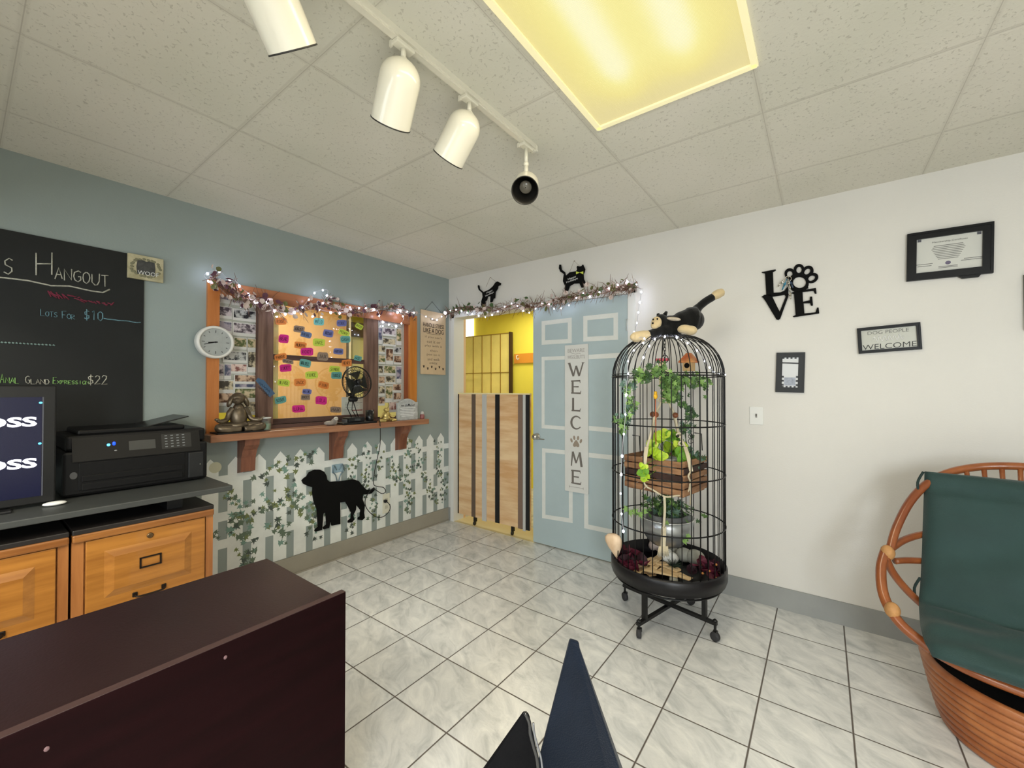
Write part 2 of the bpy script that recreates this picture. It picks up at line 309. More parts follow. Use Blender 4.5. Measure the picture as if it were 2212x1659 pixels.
def leaf(mb, c, size, nrm, spin=0.0, mi=0, kind='ivy', cup=0.25):
    c = Vector(c); nrm = Vector(nrm).normalized(); u = nrm.orthogonal().normalized(); u = Matrix.Rotation(spin, 3, nrm) @ u; w = nrm.cross(u)
    if kind == 'ivy': P = [(0, -.42), (.2, -.34), (.52, -.32), (.22, -.04), (.46, .28), (.13, .18), (0, .66), (-.13, .18), (-.46, .28), (-.22, -.04), (-.52, -.32), (-.2, -.34)]
    elif kind == 'round': P = [(0, -.5), (.3, -.44), (.48, -.15), (.44, .2), (.2, .45), (0, .58), (-.2, .45), (-.44, .2), (-.48, -.15), (-.3, -.44)]
    else: P = [(0, -.6), (.14, -.25), (.18, .1), (.08, .45), (0, .7), (-.08, .45), (-.18, .1), (-.14, -.25)]
    vs = [c - nrm*size*cup*0.3] + [c+u*a*size+w*b*size+nrm*size*cup*(a*a+b*b) for a, b in P]; n = len(P)
    mb.add(vs, [(0, 1+i, 1+(i+1) % n) for i in range(n)], mi)
# ------------------------------------------------------------------ the room
H = 2.44; XR = 5.2; YF = -5.0
struct('floor', MB().box(-2.6, XR+0.12, YF-0.12, 3.0, -0.08, 0), FLOOR)
cl = MB()   # ceiling with the hole of the recessed fixture
LX0, LX1, LY0, LY1 = 2.280, 2.868, -2.585, -1.362
for b in ((-0.12, LX0, YF-0.12, 0.12), (LX1, XR+0.12, YF-0.12, 0.12), (LX0, LX1, YF-0.12, LY0), (LX0, LX1, LY1, 0.12)): cl.box(b[0], b[1], b[2], b[3], H, H+0.06)
struct('ceiling', cl, CEIL)
struct('ceiling_back', MB().box(-2.6, 2.8, 0.12, 3.0, H, H+0.06).box(-2.6, -0.12, YF, 0.12, H, H+0.06), mat('plain_ceiling', (215, 205, 180), 0.9))
# left wall (slate blue) with the pass-through opening
WY0, WY1, WZ0, WZ1 = -2.045, -0.50, 1.075, 1.955
lw = MB().box(-0.12, 0, YF-0.12, WY0, 0, H).box(-0.12, 0, WY1, 0.12, 0, H).box(-0.12, 0, WY0, WY1, 0, WZ0).box(-0.12, 0, WY0, WY1, WZ1, H)
struct('wall_left', lw, WALL_BLUE)
# back wall (cream) with the double door opening
DX0, DX1, DZ = 0.085, 1.885, 2.035
bw = MB().box(0, DX0-0.03, 0, 0.12, 0, H).box(DX1+0.03, XR+0.12, 0, 0.12, 0, H).box(DX0-0.03, DX1+0.03, 0, 0.12, DZ+0.03, H)
struct('wall_back', bw, WALL_CREAM)
# right wall and the wall behind the camera, with two windows
struct('wall_right', MB().box(XR, XR+0.12, YF-0.12, 0, 0, H), WALL_CREAM)
rw = MB()
for x0, x1 in ((0, 0.7), (3.5, 4.2), (5.1, XR)): rw.box(x0, x1, YF-0.12, YF, 0, H)
for x0, x1 in ((0.7, 3.5), (4.2, 5.1)): rw.box(x0, x1, YF-0.12, YF, 0, 0.85); rw.box(x0, x1, YF-0.12, YF, 2.15, H)
struct('wall_front', rw, WALL_CREAM)
for i, (x0, x1) in enumerate(((0.7, 3.5), (4.2, 5.1))):
    f = MB().box(x0, x0+0.05, YF-0.09, YF-0.03, 0.85, 2.15).box(x1-0.05, x1, YF-0.09, YF-0.03, 0.85, 2.15).box(x0, x1, YF-0.09, YF-0.03, 0.85, 0.9).box(x0, x1, YF-0.09, YF-0.03, 2.1, 2.15).box((x0+x1)/2-0.02, (x0+x1)/2+0.02, YF-0.08, YF-0.04, 0.9, 2.1)
    w = struct('window_%d' % (i+2), f, WHITE, 'white framed front window'); MB().box(x0+0.05, x1-0.05, YF-0.065, YF-0.06, 0.9, 2.1).build('glass', GLASS, w)
struct('trim_4', MB().box(0, XR, -3.44, -3.38, 1.95, H), WALL_CREAM, 'unseen header added behind the camera to cut off the tube light')  # unseen header, added to give the tube light its edge across the floor
MB().box(1.5, 4.3, -4.05, -3.95, 2.405, H).build('added_tube_fixture', WHITE, label='unseen white tube fixture added behind the header for the floor light', cat='ceiling light')  # unseen fixture body, added to go with the tube lamp
# cove base strips
struct('baseboard_left', MB().box(0, 0.010, YF, -0.0, 0, 0.128).box(0, 0.022, YF, 0, 0, 0.010), mat('cove_base_tan', (158, 153, 140), 0.55, var=0.04))
struct('baseboard_back', MB().box(0, DX0-0.035, -0.010, 0, 0, 0.128).box(DX1+0.075, XR, -0.010, 0, 0, 0.128), GREYBASE)
# door casing (flush white frame), jamb, header
jy = W(1000, 760, 0, DX0).y
fr = MB().box(DX0-0.045, DX0, -0.012, 0.13, 0.0, DZ+0.04).box(DX1, DX1+0.055, -0.012, 0.13, 0, DZ+0.05).box(DX0-0.045, DX1+0.055, -0.012, 0.13, DZ, DZ+0.05)
struct('trim_1', fr, WHITE, 'white frame of the double door')
struct('trim_2', MB().box(DX0-0.06, DX0, 0.13, max(0.16, jy), 0, DZ+0.2), PEACH, 'peach painted reveal beyond the frame')
# ---------------- back rooms seen through the doorway and the window
struct('wall_yellow_back', MB().box(-2.6, 2.8, 1.6, 1.7, 0, H), YELLOW)
struct('wall_yellow_right', MB().box(2.7, 2.8, 0.12, 1.6, 0, H), YELLOW)
struct('wall_yellow_far', MB().box(-2.6, -2.5, YF, 1.6, 0, H), YELLOW)
struct('wall_yellow_front', MB().box(-2.5, -0.12, YF-0.1, YF, 0, H), YELLOW)
bp = W(1022, 730, 1, 1.58)
t = MB().box(W(1000, 725, 1, 1.58).x-0.06, bp.x, 1.565, 1.6, bp.z, 2.40)
tag(t.build('window_panel', mat('lit_window', (255, 250, 225), 0.5, emit=(255, 248, 215), estr=1.6)), 'small bright window high on the yellow wall', 'window')
# wire-lattice glass panel
a = W(1000, 725, 1, 1.54); b = W(1103, 848, 1, 1.54); x0, x1, z1, z0 = a.x-0.12, b.x, a.z-0.03, 0.95
r = thing('lattice_panel', 'yellowed glass panel with thin grid lines seen above the gate', 'panel', ((x0+x1)/2, 1.54, z0))
MB().box(x0, x1, 1.535, 1.545, z0, z1).build('pane', mat('yellow_glass', (240, 224, 136), 0.25, var=0.12, vscale=1.5, spec=0.6), r)
g = MB()
for k in range(7): xx = x0+(x1-x0)*k/6.0; g.box(xx-0.004, xx+0.004, 1.525, 1.535, z0, z1)
for zz in (z0, 1.55, z1): g.box(x0, x1, 1.525, 1.535, zz-0.005, zz+0.005)
g.build('grid', mat('brass_grid', (158, 128, 52), 0.5), r)
MB().box(x1, x1+0.022, 1.50, 1.56, z0, z1+0.01).build('edge_post', mat('dark_edge', (60, 40, 25), 0.6), r)
# stand the panel on a low cabinet so that nothing hovers
tag(MB().box(x0-0.05, x1+0.05, 1.3, 1.59, 0, z0, bev=0.01).build('low_cabinet', mat('cream_cabinet', (222, 200, 140), 0.6)), 'cream low cabinet below the lattice panel', 'cabinet')
c0 = W(1105, 766, 1, 1.58); c1 = W(1146, 782, 1, 1.58)
r = thing('hook_rail', 'orange wooden rail with a coat hook on the yellow wall', 'hook rail', (0.1, 1.58, (c0.z+c1.z)/2))
MB().box(x1+0.03, 1.4, 1.575, 1.6, c1.z-0.01, c0.z+0.005).build('rail', mat('orange_wood', (224, 150, 52), 0.5), r)
hk = W(1118, 772, 1, 1.56)
MB().tube(smoothpts([(hk.x, 1.575, hk.z+0.02), (hk.x, 1.54, hk.z+0.02), (hk.x+0.01, 1.53, hk.z-0.02), (hk.x+0.03, 1.53, hk.z-0.03), (hk.x+0.045, 1.53, hk.z-0.01)]), 0.006).build('hook', WHITE, r)
r = thing('step_stool', 'pale folding stool frame standing left behind the gate', 'stool', (-1.0, 1.2, 0))
g = MB()
for sx in (-1.12, -0.86):
    g.tube([(sx, 0.85, 0), (sx, 1.05, 1.62)], 0.013); g.tube([(sx, 1.24, 0), (sx, 1.05, 1.62)], 0.013)
for z in (0.4, 0.8, 1.2, 1.62): g.tube([(-1.12, 0.85+0.2*z/1.62, z), (-0.86, 0.85+0.2*z/1.62, z)], 0.012)
g.build('frame', mat('pale_metal', (225, 205, 120), 0.4), r)
# room behind the pass-through: kraft screen, dark post, pale lockers, notice
KX = -1.55; ky0 = W(600, 780, 0, KX).y; ky1 = W(748, 780, 0, KX).y
tag(MB().box(KX-0.02, KX, ky0, ky1, 0.0, 2.3).build('wooden_screen', mat('plywood', (206, 160, 104), 0.55, var=0.08, vscale=1.2, stretch=(1, 2, 0.5))), 'tan plywood screen standing behind the glass', 'screen')
py0 = W(757, 780, 0, KX).y
r = thing('door_post', 'dark post with white edge at the screen side', 'post', (KX, py0, 0))
MB().box(KX-0.04, KX+0.01, ky1+0.01, py0-0.03, 0, 2.3).build('post', mat('dark_post', (92, 78, 56), 0.7), r)
MB().box(KX-0.04, KX+0.01, py0-0.025, py0+0.0, 0, 2.3).build('edge', mat('cream_edge', (240, 225, 190), 0.6), r)
ly0 = W(762, 780, 0, -1.95).y
for k in range(3):
    yy = ly0+0.30*k; r = thing('locker', ['pale yellow locker nearest the screen', 'pale yellow locker in the middle', 'pale yellow locker farthest right'][k], 'locker', (-2.2, yy+0.145, 0), 'lockers behind the glass')
    MB().box(-2.45, -1.99, yy, yy+0.29, 0, 2.02).build('body', mat('locker_cream', (238, 228, 150), 0.5), r)
    d = MB().box(-1.99, -1.975, yy+0.012, yy+0.278, 0.03, 1.98, bev=0.003).build('door', mat('locker_door', (246, 240, 176), 0.45), r)
    MB().box(-1.975, -1.96, yy+0.03, yy+0.06, 1.25, 1.45).build('label_plate', mat('yellow_plate', (240, 214, 70), 0.5), r)
tag(MB().box(-2.45, -1.9, ly0-0.05, ly0+0.95, 2.02, 2.2).build('valance', mat('dark_valance', (96, 80, 58), 0.8)), 'dark box standing along the locker tops', 'box')
BACKS = []; na = W(738, 858, 0, -0.12); nb = W(789, 900, 0, -0.12)
for a_, b_ in ((WY0+0.012, W(560, 780, 0, -0.06).y), (W(806, 780, 0, -0.06).y, WY1-0.012)): BACKS.append((a_, b_))
r = thing('notice', 'white printed notice with red line behind the fan', 'notice', (-0.118, (na.y+nb.y)/2, nb.z))
MB().box(-0.122, -0.118, na.y, nb.y, nb.z, na.z).build('sheet', PAPER, r)
g = MB()
for k in range(4): g.box(-0.118, -0.117, na.y+0.03, nb.y-0.03-0.02*k, na.z-0.05-0.012*k, na.z-0.047-0.012*k)
g.build('print_lines', mat('grey_ink', (150, 148, 150), 0.7), r)
MB().box(-0.118, -0.1165, (na.y+nb.y)/2-0.02, nb.y-0.03, nb.z+0.055, nb.z+0.063).build('red_line', mat('red_ink', (150, 60, 60), 0.6), r)
MB().box(-0.30, -0.10, na.y-0.05, nb.y+0.05, nb.z-0.03, nb.z-0.001).build('ledge', mat('cream_edge', (240, 225, 190), 0.6), r)
# ---------------- pass-through window
gx = -0.06
wn = thing('window_1', 'wood cased pass-through window with brown posts', None, (0, -1.26, 1.05)); wn['kind'] = 'structure'
def wy(px): return W(px, 780, 0, 0).y
L0, L1, R0, R1 = -2.076, -2.012, -0.545, -0.432
ZT0, ZT1, ZB = 1.900, 2.0, 1.05
MB().box(-0.0, 0.022, L0, L1, ZB, ZT1).build('casing_left', CASING, wn)
MB().box(0, 0.022, W(882, 780, 0, 0).y, R1, ZB, ZT1).build('casing_right', mat('casing_bright', (190, 116, 46), 0.4, col2=(206, 134, 62), vscale=2, stretch=(14, 14, 1.1)), wn)
MB().box(0, 0.022, L1, W(882, 780, 0, 0).y, ZT0+0.01, ZT1-0.002).build('casing_top', CASINGY, wn)
rv = MB().box(-0.12, 0, WY1-0.012, WY1, ZB, WZ1).box(-0.12, 0, WY0, WY0+0.012, ZB, WZ1).box(-0.12, 0.0, WY0, WY1, WZ1-0.012, WZ1)
rv.build('reveal', mat('reveal_wood', (150, 78, 44), 0.5, col2=(172, 94, 54), vscale=2, stretch=(14, 14, 1.1)), wn)
MB().box(-0.12, 0.012, WY0, WY1, 1.045, 1.075).box(gx-0.012, gx+0.014, W(588, 780, 0, gx).y-0.1, W(790, 780, 0, gx).y+0.1, 1.075, 1.112).build('sill', DARKRAIL, wn)
P1a, P1b, P2a, P2b = W(555, 780, 0, -0.035).y, W(588, 780, 0, -0.035).y, W(789, 780, 0, -0.035).y, W(814, 780, 0, -0.035).y
for a_, b_ in ((P1a, P1b), (P2a, P2b)): MB().box(-0.065, -0.015, a_, b_, 1.075, 1.943, bev=0.003).build('post', DARKPOST, wn)
MB().box(gx-0.006, gx+0.012, P1b, P2a, W(690, 777, 0, gx).z-0.016, W(690, 777, 0, gx).z+0.020).build('rail', DARKRAIL, wn)
MB().box(gx-0.006, gx-0.002, WY0, WY1, 1.075, 1.943).build('glass', GLASS, wn)
MB().box(gx-0.010, gx-0.007, BACKS[0][0]+0.01, BACKS[0][1], 1.17, 1.943).build('backing_sheet', PAPER, wn, label='white sheet behind the left photo strip')
MB().box(gx-0.010, gx-0.007, BACKS[1][0], BACKS[1][1]-0.0, 1.20, 1.943).build('backing_sheet', PAPER, wn, label='white sheet behind the right photo strip')
MB().box(-0.11, -0.09, P1b+0.0, W(600, 780, 0, -0.1).y, 1.10, 1.943).build('blind_strip', mat('pale_strip', (232, 212, 140), 0.6), wn)
# bar shelf with brackets
r = thing('wall_shelf', 'long red brown wooden shelf with brackets under the window', 'shelf', (0.08, -1.25, 0.78))
MB().box(0.0, 0.165, -2.10, -0.408, 1.005, 1.05, bev=0.006).build('board', REDWOOD, r)
for yc, wid in ((-1.858, 0.085), (-1.232, 0.085), (-0.618, 0.082)):
    prof = [(0, 1.005), (0.125, 1.005), (0.118, 0.965), (0.085, 0.93), (0.062, 0.88), (0.055, 0.79), (0.0, 0.778)]
    MB().prism(prof, lambda a, b, d, y=yc-wid/2: Vector((a, y+d, b)), wid).build('bracket', REDWOODZ, r)
# ---------------- fluorescent fixture
r = thing('ceiling_light', 'recessed fluorescent light with prismatic yellow glowing diffuser', 'ceiling light', ((LX0+LX1)/2, (LY0+LY1)/2, H-0.012))
fm = MB()
for x0, x1, y0, y1 in ((LX0-0.005, LX0+0.016, LY0, LY1), (LX1-0.016, LX1+0.005, LY0, LY1), (LX0, LX1, LY0-0.005, LY0+0.016), (LX0, LX1, LY1-0.016, LY1+0.005)): fm.box(x0, x1, y0, y1, H-0.010, H+0.006)
fm.build('frame', mat('glowing_frame_cream', (236, 228, 190), 0.4, emit=(248, 236, 176), estr=0.35), r)  # the frame is no lamp; a faint glow is put into its material
def diffuser_mat():
    m = bpy.data.materials.new('prismatic_diffuser'); m.use_nodes = True; nt = m.node_tree; N = nt.nodes; L = nt.links; b = N['Principled BSDF']
    g = N.new('ShaderNodeNewGeometry'); s = N.new('ShaderNodeSeparateXYZ'); L.new(g.outputs['Position'], s.inputs[0])
    # brightness of the two lamps behind the sheet, falling off towards the housing's ends
    tot = None
    for cx in (2.47, 2.69):
        d = math_node(N, 'DIVIDE', math_node(N, 'SUBTRACT', s.outputs[0], cx), 0.075); e = math_node(N, 'DIVIDE', 1.0, math_node(N, 'ADD', 1.0, math_node(N, 'MULTIPLY', d, d))); tot = e if tot is None else math_node(N, 'ADD', tot, e)
    ef = N.new('ShaderNodeMapRange'); L.new(s.outputs[1], ef.inputs[0]); ef.inputs[1].default_value = LY1-0.02; ef.inputs[2].default_value = LY1-0.30; ef.interpolation_type = 'SMOOTHSTEP'
    br = math_node(N, 'MULTIPLY', tot, ef.outputs[0])
    dots = math_node(N, 'MULTIPLY', math_node(N, 'SINE', math_node(N, 'MULTIPLY', math_node(N, 'ADD', s.outputs[0], s.outputs[1]), 900)), math_node(N, 'SINE', math_node(N, 'MULTIPLY', math_node(N, 'SUBTRACT', s.outputs[0], s.outputs[1]), 900)))
    br2 = math_node(N, 'ADD', 0.0, math_node(N, 'MULTIPLY', br, math_node(N, 'ADD', 1.0, math_node(N, 'MULTIPLY', dots, 0.35))))
    cr = N.new('ShaderNodeValToRGB'); L.new(br2, cr.inputs[0]); E = cr.color_ramp.elements
    E[0].position = 0.0; E[0].color = srgb((226, 212, 152)); E[1].position = 1.25; E[1].color = srgb((255, 253, 215))
    k = E.new(0.35); k.color = srgb((242, 228, 142)); k = E.new(0.8); k.color = srgb((250, 242, 158))
    L.new(cr.outputs[0], b.inputs['Emission Color']); b.inputs['Emission Strength'].default_value = 0.70
    b.inputs['Base Color'].default_value = srgb((120, 112, 84)); b.inputs['Roughness'].default_value = 0.45
    h = math_node(N, 'MULTIPLY', dots, 1.0); bp_ = N.new('ShaderNodeBump'); bp_.inputs['Strength'].default_value = 0.3; bp_.inputs['Distance'].default_value = 0.001; L.new(h, bp_.inputs['Height']); L.new(bp_.outputs[0], b.inputs['Normal'])
    return m
MB().box(LX0+0.012, LX1-0.012, LY0+0.012, LY1-0.012, H-0.002, H+0.002).build('diffuser', diffuser_mat(), r)
MB().box(LX0, LX1, LY0, LY1, H+0.05, H+0.10).build('housing', WHITE, r)
# ---------------- track with four spotlights
TX = 1.985
r = thing('light_track', 'white metal light track fixed to the ceiling', 'light track', (TX, -1.9, H-0.03))
tm = MB().box(TX-0.017, TX+0.017, -3.3, -1.415, H-0.020, H).box(TX-0.010, TX+0.010, -3.3, -1.417, H-0.026, H-0.018)
tm.build('rail', LAMPWHITE, r); MB().box(TX-0.019, TX+0.019, -1.42, -1.405, H-0.027, H, bev=0.003).build('end_cap', LAMPWHITE, r)
def spot(y, stem, aim, rad, ln, label, drop=0.0):
    """adapter, stem, knuckle and a domed can whose open end looks along aim"""
    r = thing('spotlight', label, 'spotlight', (TX, y, H-0.03), 'spotlights on the track'); aim = Vector(aim).normalized()
    MB().box(TX-0.016, TX+0.016, y-0.035, y+0.035, H-0.040, H-0.026, bev=0.003).box(TX-0.024, TX-0.012, y-0.036, y-0.030, H-0.044, H-0.024).build('adapter', LAMPWHITE, r)
    k = Vector((TX, y, H-0.03-stem))
    MB().tube([(TX, y, H-0.036), k], 0.0085, n=12).ell(k, 0.013).build('stem', LAMPWHITE, r)
    c = k+Vector((0, 0, -0.010)) + aim*0.0
    prof = [(0.002, -0.002)]+[(rad*math.sin(a), rad*0.95*(1-math.cos(a))) for a in [PI/2*i/8 for i in range(1, 9)]]+[(rad*1.0, ln*0.6), (rad*1.01, ln)]
    q = aim
    top = k - aim*rad*0.25 + Vector((0, 0, -rad*0.55)) * (1-abs(aim.z)) + Vector((0, 0, -drop)) - aim*drop*0.5
    if drop: MB().tube([k, k+Vector((0, 0, -drop*0.7))], 0.010, n=10).build('knuckle', LAMPWHITE, r)
    MB().lathe(prof, top, q, n=40, cap=False).build('shade', LAMPWHITE, r)
    inn = [(rad*1.01, ln), (rad*1.03, ln+0.001), (rad*1.03, ln+0.004), (rad*0.97, ln+0.004), (rad*0.95, ln*0.7), (rad*0.8, ln*0.35), (rad*0.4, ln*0.22), (0.002, ln*0.2)]
    MB().lathe(inn, top, q, n=40, cap=False).build('baffle', mat('dark_baffle', (44, 42, 38), 0.4, spec=0.5), r)
    MB().lathe([(0.012, ln*0.2), (0.016, ln*0.5), (0.028, ln*0.62), (0.024, ln*0.66), (0.002, ln*0.67)], top, q, n=20, cap=False).build('bulb', mat('unlit_bulb', (110, 104, 92), 0.2), r)
    return r
spot(-2.60, 0.050, (-0.26, 0.62, -0.66), 0.063, 0.205, 'white domed track spotlight nearest the camera, cut by the top edge')
spot(-2.158, 0.045, (-0.55, 0.19, -0.60), 0.065, 0.190, 'white domed track spotlight second from the near end, pointing down')
spot(-1.851, 0.050, (-0.70, 0.05, -0.68), 0.063, 0.182, 'white domed track spotlight tilted to the left, second from the far end')
spot(-1.478, 0.080, (0.90, -1.50, -1.40), 0.057, 0.150, 'white track spotlight at the far end with its dark mouth facing us', 0.082)
# ---------------- picket fence mural painted on the left wall
def mural():
    mb = MB(); white = []; ivy = MB()
    def fy(k): return -0.109-0.1385*k
    zt = 0.887; zs = 0.835; z0 = 0.131
    for k in range(17):
        y = fy(k); w = 0.044
        mb.prism([(y-w, z0), (y+w, z0), (y+w, zs), (y, zt), (y-w, zs)], lambda a, b, d: Vector((0.0006+d, a, b)), 0.0004)
    for z0_, z1_ in ((0.725, 0.775), (0.488, 0.545), (0.315, 0.372)):
        mb.box(0.0006, 0.0011, -2.42, -0.002, z0_, z1_)
    R_ = random.Random(5)
    def vine(pts, n, spread, big, dense=1.0):
        P = smoothpts([(0, a, b) for a, b in pts], 10); m = len(P)
        for i in range(int(n*1.25)):
            t = R_.random()**(0.9); p = P[min(m-1, int(t*m))]; sz = big*(0.42+0.46*R_.random())
            leaf(ivy, (0.0018, p.y+R_.gauss(0, spread), max(0.16, p.z+R_.gauss(0, spread))), sz, (1, R_.uniform(-.02, .02), R_.uniform(-.02, .02)), R_.uniform(0, 6.28), R_.choice((0, 0, 1, 2, 3)), 'ivy', cup=0)
    # (y, z) runs of the painted ivy
    vine([(-1.78, 0.70), (-1.66, 0.79), (-1.55, 0.80), (-1.42, 0.80)], 26, 0.03, 0.055)
    vine([(-2.10, 0.40), (-1.97, 0.42), (-1.88, 0.52), (-1.72, 0.55), (-1.62, 0.50)], 42, 0.035, 0.060)
    vine([(-1.90, 0.50), (-1.86, 0.38), (-1.84, 0.28), (-1.82, 0.17)], 34, 0.028, 0.060)
    vine([(-1.96, 0.70), (-1.92, 0.62), (-1.90, 0.56)], 9, 0.02, 0.045)
    vine([(-1.56, 0.64), (-1.52, 0.55), (-1.45, 0.45), (-1.40, 0.40)], 34, 0.035, 0.055)
    vine([(-1.40, 0.62), (-1.38, 0.48), (-1.40, 0.34), (-1.36, 0.24)], 22, 0.03, 0.05)
    vine([(-1.70, 0.40), (-1.62, 0.36), (-1.60, 0.28)], 12, 0.03, 0.06)
    for x in (-1.10, -0.95):
        vine([(x, 0.79), (x+0.02, 0.66), (x-0.02, 0.54), (x+0.02, 0.44)], 32, 0.03, 0.045)
    vine([(-0.86, 0.76), (-0.80, 0.66), (-0.66, 0.60), (-0.62, 0.52)], 46, 0.045, 0.045)
    vine([(-0.92, 0.44), (-0.86, 0.34), (-0.88, 0.22)], 20, 0.03, 0.045)
    vine([(-1.05, 0.36), (-1.07, 0.22)], 10, 0.025, 0.045)
    vine([(-0.52, 0.83), (-0.50, 0.66), (-0.53, 0.48), (-0.50, 0.34), (-0.52, 0.22)], 56, 0.026, 0.045)
    vine([(-0.44, 0.80), (-0.38, 0.66), (-0.46, 0.60)], 22, 0.028, 0.04)
    vine([(-0.34, 0.68), (-0.32, 0.50), (-0.24, 0.36), (-0.18, 0.22)], 46, 0.03, 0.042)
    vine([(-0.16, 0.84), (-0.13, 0.66), (-0.12, 0.48), (-0.05, 0.40), (-0.09, 0.25)], 52, 0.026, 0.042)
    o = mb.build('fence_mural', mat('mural_white', (230, 234, 230), 0.75, var=0.05, vscale=8), label='white picket fence with ivy painted on the slate wall', cat='mural', origin=(0.0006, -1.2, 0.13))
    ivy.build('painted_ivy', [mat('ivy_green', (104, 120, 102), 0.8), mat('ivy_dark', (78, 88, 82), 0.8), mat('ivy_olive', (120, 130, 84), 0.8), mat('ivy_teal', (124, 156, 144), 0.8)], o, label='green and grey painted ivy leaves')
    # the pale disc painted behind the shelf end
    d = MB(); c = W(465, 1010, 0, 0.001); d.lathe([(0.034, 0), (0.034, 0.0006)], (0.001, c.y, c.z), (1, 0, 0), 24); d.build('painted_flower', mat('mural_cream', (208, 208, 184), 0.8), o)
mural()
# ---------------- black dog cut-out with leash hook
r = thing('dog_cutout', 'large black dog silhouette board hung on the painted fence', 'dog silhouette', (0.01, -1.25, 0.27))
dog = [(880,525),(895,508),(920,490),(940,458),(985,436),(1030,436),(1062,452),(1082,485),(1088,518),(1110,536),(1200,530),(1310,516),(1348,530),(1380,570),(1410,600),(1448,603),(1476,582),(1482,600),(1452,632),(1410,640),(1384,640),(1380,680),(1398,730),(1392,790),(1398,832),(1378,850),(1342,846),(1345,830),(1360,820),(1365,770),(1328,722),(1325,765),(1302,812),(1312,845),(1294,868),(1260,872),(1262,856),(1284,838),(1288,790),(1262,740),(1240,700),(1195,706),(1197,882),(1126,896),(1118,850),(1104,915),(1060,926),(1055,912),(1084,888),(1076,780),(1056,800),(1046,932),(990,945),(985,935),(1014,905),(1004,760),(980,700),(968,630),(970,582),(930,570),(893,552)]
MB().prism(scaled(dog, 0.2622, 420, 900), onL(0.006), 0.012).build('board', MATBLACK, r)
h = W(728, 1012, 0, 0.0)
MB().box(0.0, 0.012, h.y-0.045, h.y+0.045, h.z-0.03, h.z+0.035, bev=0.005).build('hook_plate', mat('pale_blue_clip', (150, 176, 190), 0.3), r)
g = MB()
for s_ in (-1, 1): g.tube(smoothpts([(0.012, h.y+s_*0.01, h.z-0.01), (0.02, h.y+s_*0.035, h.z+0.03), (0.022, h.y+s_*0.045, h.z-0.02), (0.016, h.y+s_*0.02, h.z-0.05), (0.012, h.y, h.z-0.13)]), 0.004)
g.build('hanging_loop', mat('loop_steel', (120, 140, 150), 0.3, metal=0.6), r)
# ---------------- outlet and cord
a = W(826, 1068, 0, 0); b = W(841, 1106, 0, 0)
r = thing('wall_outlet', 'cream wall outlet low on the painted fence', 'outlet', (0.003, (a.y+b.y)/2, b.z))
MB().box(0, 0.006, a.y, b.y, b.z, a.z, bev=0.002).build('plate', mat('ivory_plastic', (226, 224, 206), 0.35), r)
g = MB()
for zc in (0.32, 0.68): zz = b.z+(a.z-b.z)*zc; g.box(0.006, 0.0075, (a.y+b.y)/2-0.014, (a.y+b.y)/2+0.014, zz-0.014, zz+0.014, bev=0.0006)
g.build('socket', mat('ivory_dark', (196, 194, 176), 0.35), r)
r = thing('power_cord', 'thin black fan cord hanging from the shelf to the outlet', 'cord', (0.05, -0.8, 0.4))
def cl_(pts, x): return [W(px, py, 0, xx if (xx := (x[i] if isinstance(x, list) else x)) else 0) for i, (px, py) in enumerate(pts)]
pts = cl_([(818, 903), (821, 915), (821, 960), (815, 990), (809, 1020), (807, 1045), (815, 1051), (828, 1053), (833, 1062), (824, 1066), (806, 1056), (795, 1066), (789, 1080), (790, 1094), (800, 1108), (814, 1117), (828, 1116), (840, 1105), (843, 1094), (838, 1086), (834, 1083)], [0.17, 0.175]+[0.07]*2+[0.03]*17)
MB().tube(smoothpts(pts, 5), 0.0032, n=7).build('cable', BLACK, r)
MB().box(0.008, 0.034, pts[-1].y-0.012, pts[-1].y+0.012, pts[-1].z-0.012, pts[-1].z+0.012, bev=0.004).build('plug', BLACK, r)
# ---------------- chalkboard
A = W(312, 545, 0, 0.012); B_ = W(308, 868, 0, 0.012); C_ = W(0, 505, 0, 0.012)
r = thing('chalkboard', 'tall black chalkboard panel with handwritten price list', 'chalkboard', (0.006, A.y-0.5, 0.84))
MB().box(0.003, 0.012, A.y-1.2, A.y, 0.95, (A.z+C_.z)/2).build('panel', mat('blackboard', (20, 22, 21), 0.7, var=0.12, vscale=4), r)
fn = lambda px, py: W(px, py, 0, 0.0135)
def chalk(name, txt, x, y, cw, ch, col, rad=0.0028, slope=0.16, small=None):
    mb = MB(); strokes(mb, txt, fn, x, y, cw, ch, rad, slope, jit=0.5, small=small, n=4); mb.build(name, mat('chalk_'+name.split('_')[0], col, 0.95, var=0.25, vscale=60), r)
WC = (176, 174, 160)
chalk('white_letter', 'S', 8, 592, 26, 34, WC, 0.0028)
mb = MB(); strokes(mb, 'H', fn, 78, 594, 44, 48, 0.003, 0.05, jit=0.4); mb.build('white_capital', MT['chalk_white'], r)
mb = MB(); strokes(mb, 'ANGOUT', fn, 119, 602, 20, 24, 0.0026, 0.17, jit=0.5); mb.build('white_word', MT['chalk_white'], r)
mb = MB(); mb.tube([fn(*p) for p in [(-30, 597), (10, 600), (60, 606), (110, 617), (150, 618), (195, 628), (222, 632), (237, 625)]], 0.004, n=5); mb.build('white_underline', MT['chalk_white'], r)
mb = MB()
for k in range(26):
    t = k/25; mb.tube([fn(100+t*138+random.uniform(-4, 4), 629+t*28+random.uniform(-3, 3)), fn(110+t*138+random.uniform(-4, 4), 637+t*22+random.uniform(-6, 6))], 0.0034, n=4)
mb.build('red_smudge', mat('chalk_red', (118, 44, 62), 0.95), r)
chalk('blue_word', 'LOTS FOR', 88, 682, 10.5, 15, (104, 140, 150), 0.0017, 0.12, small=0.7)
chalk('blue_price', '$10', 182, 690, 14.5, 20, (80, 140, 165), 0.0026, 0.10)
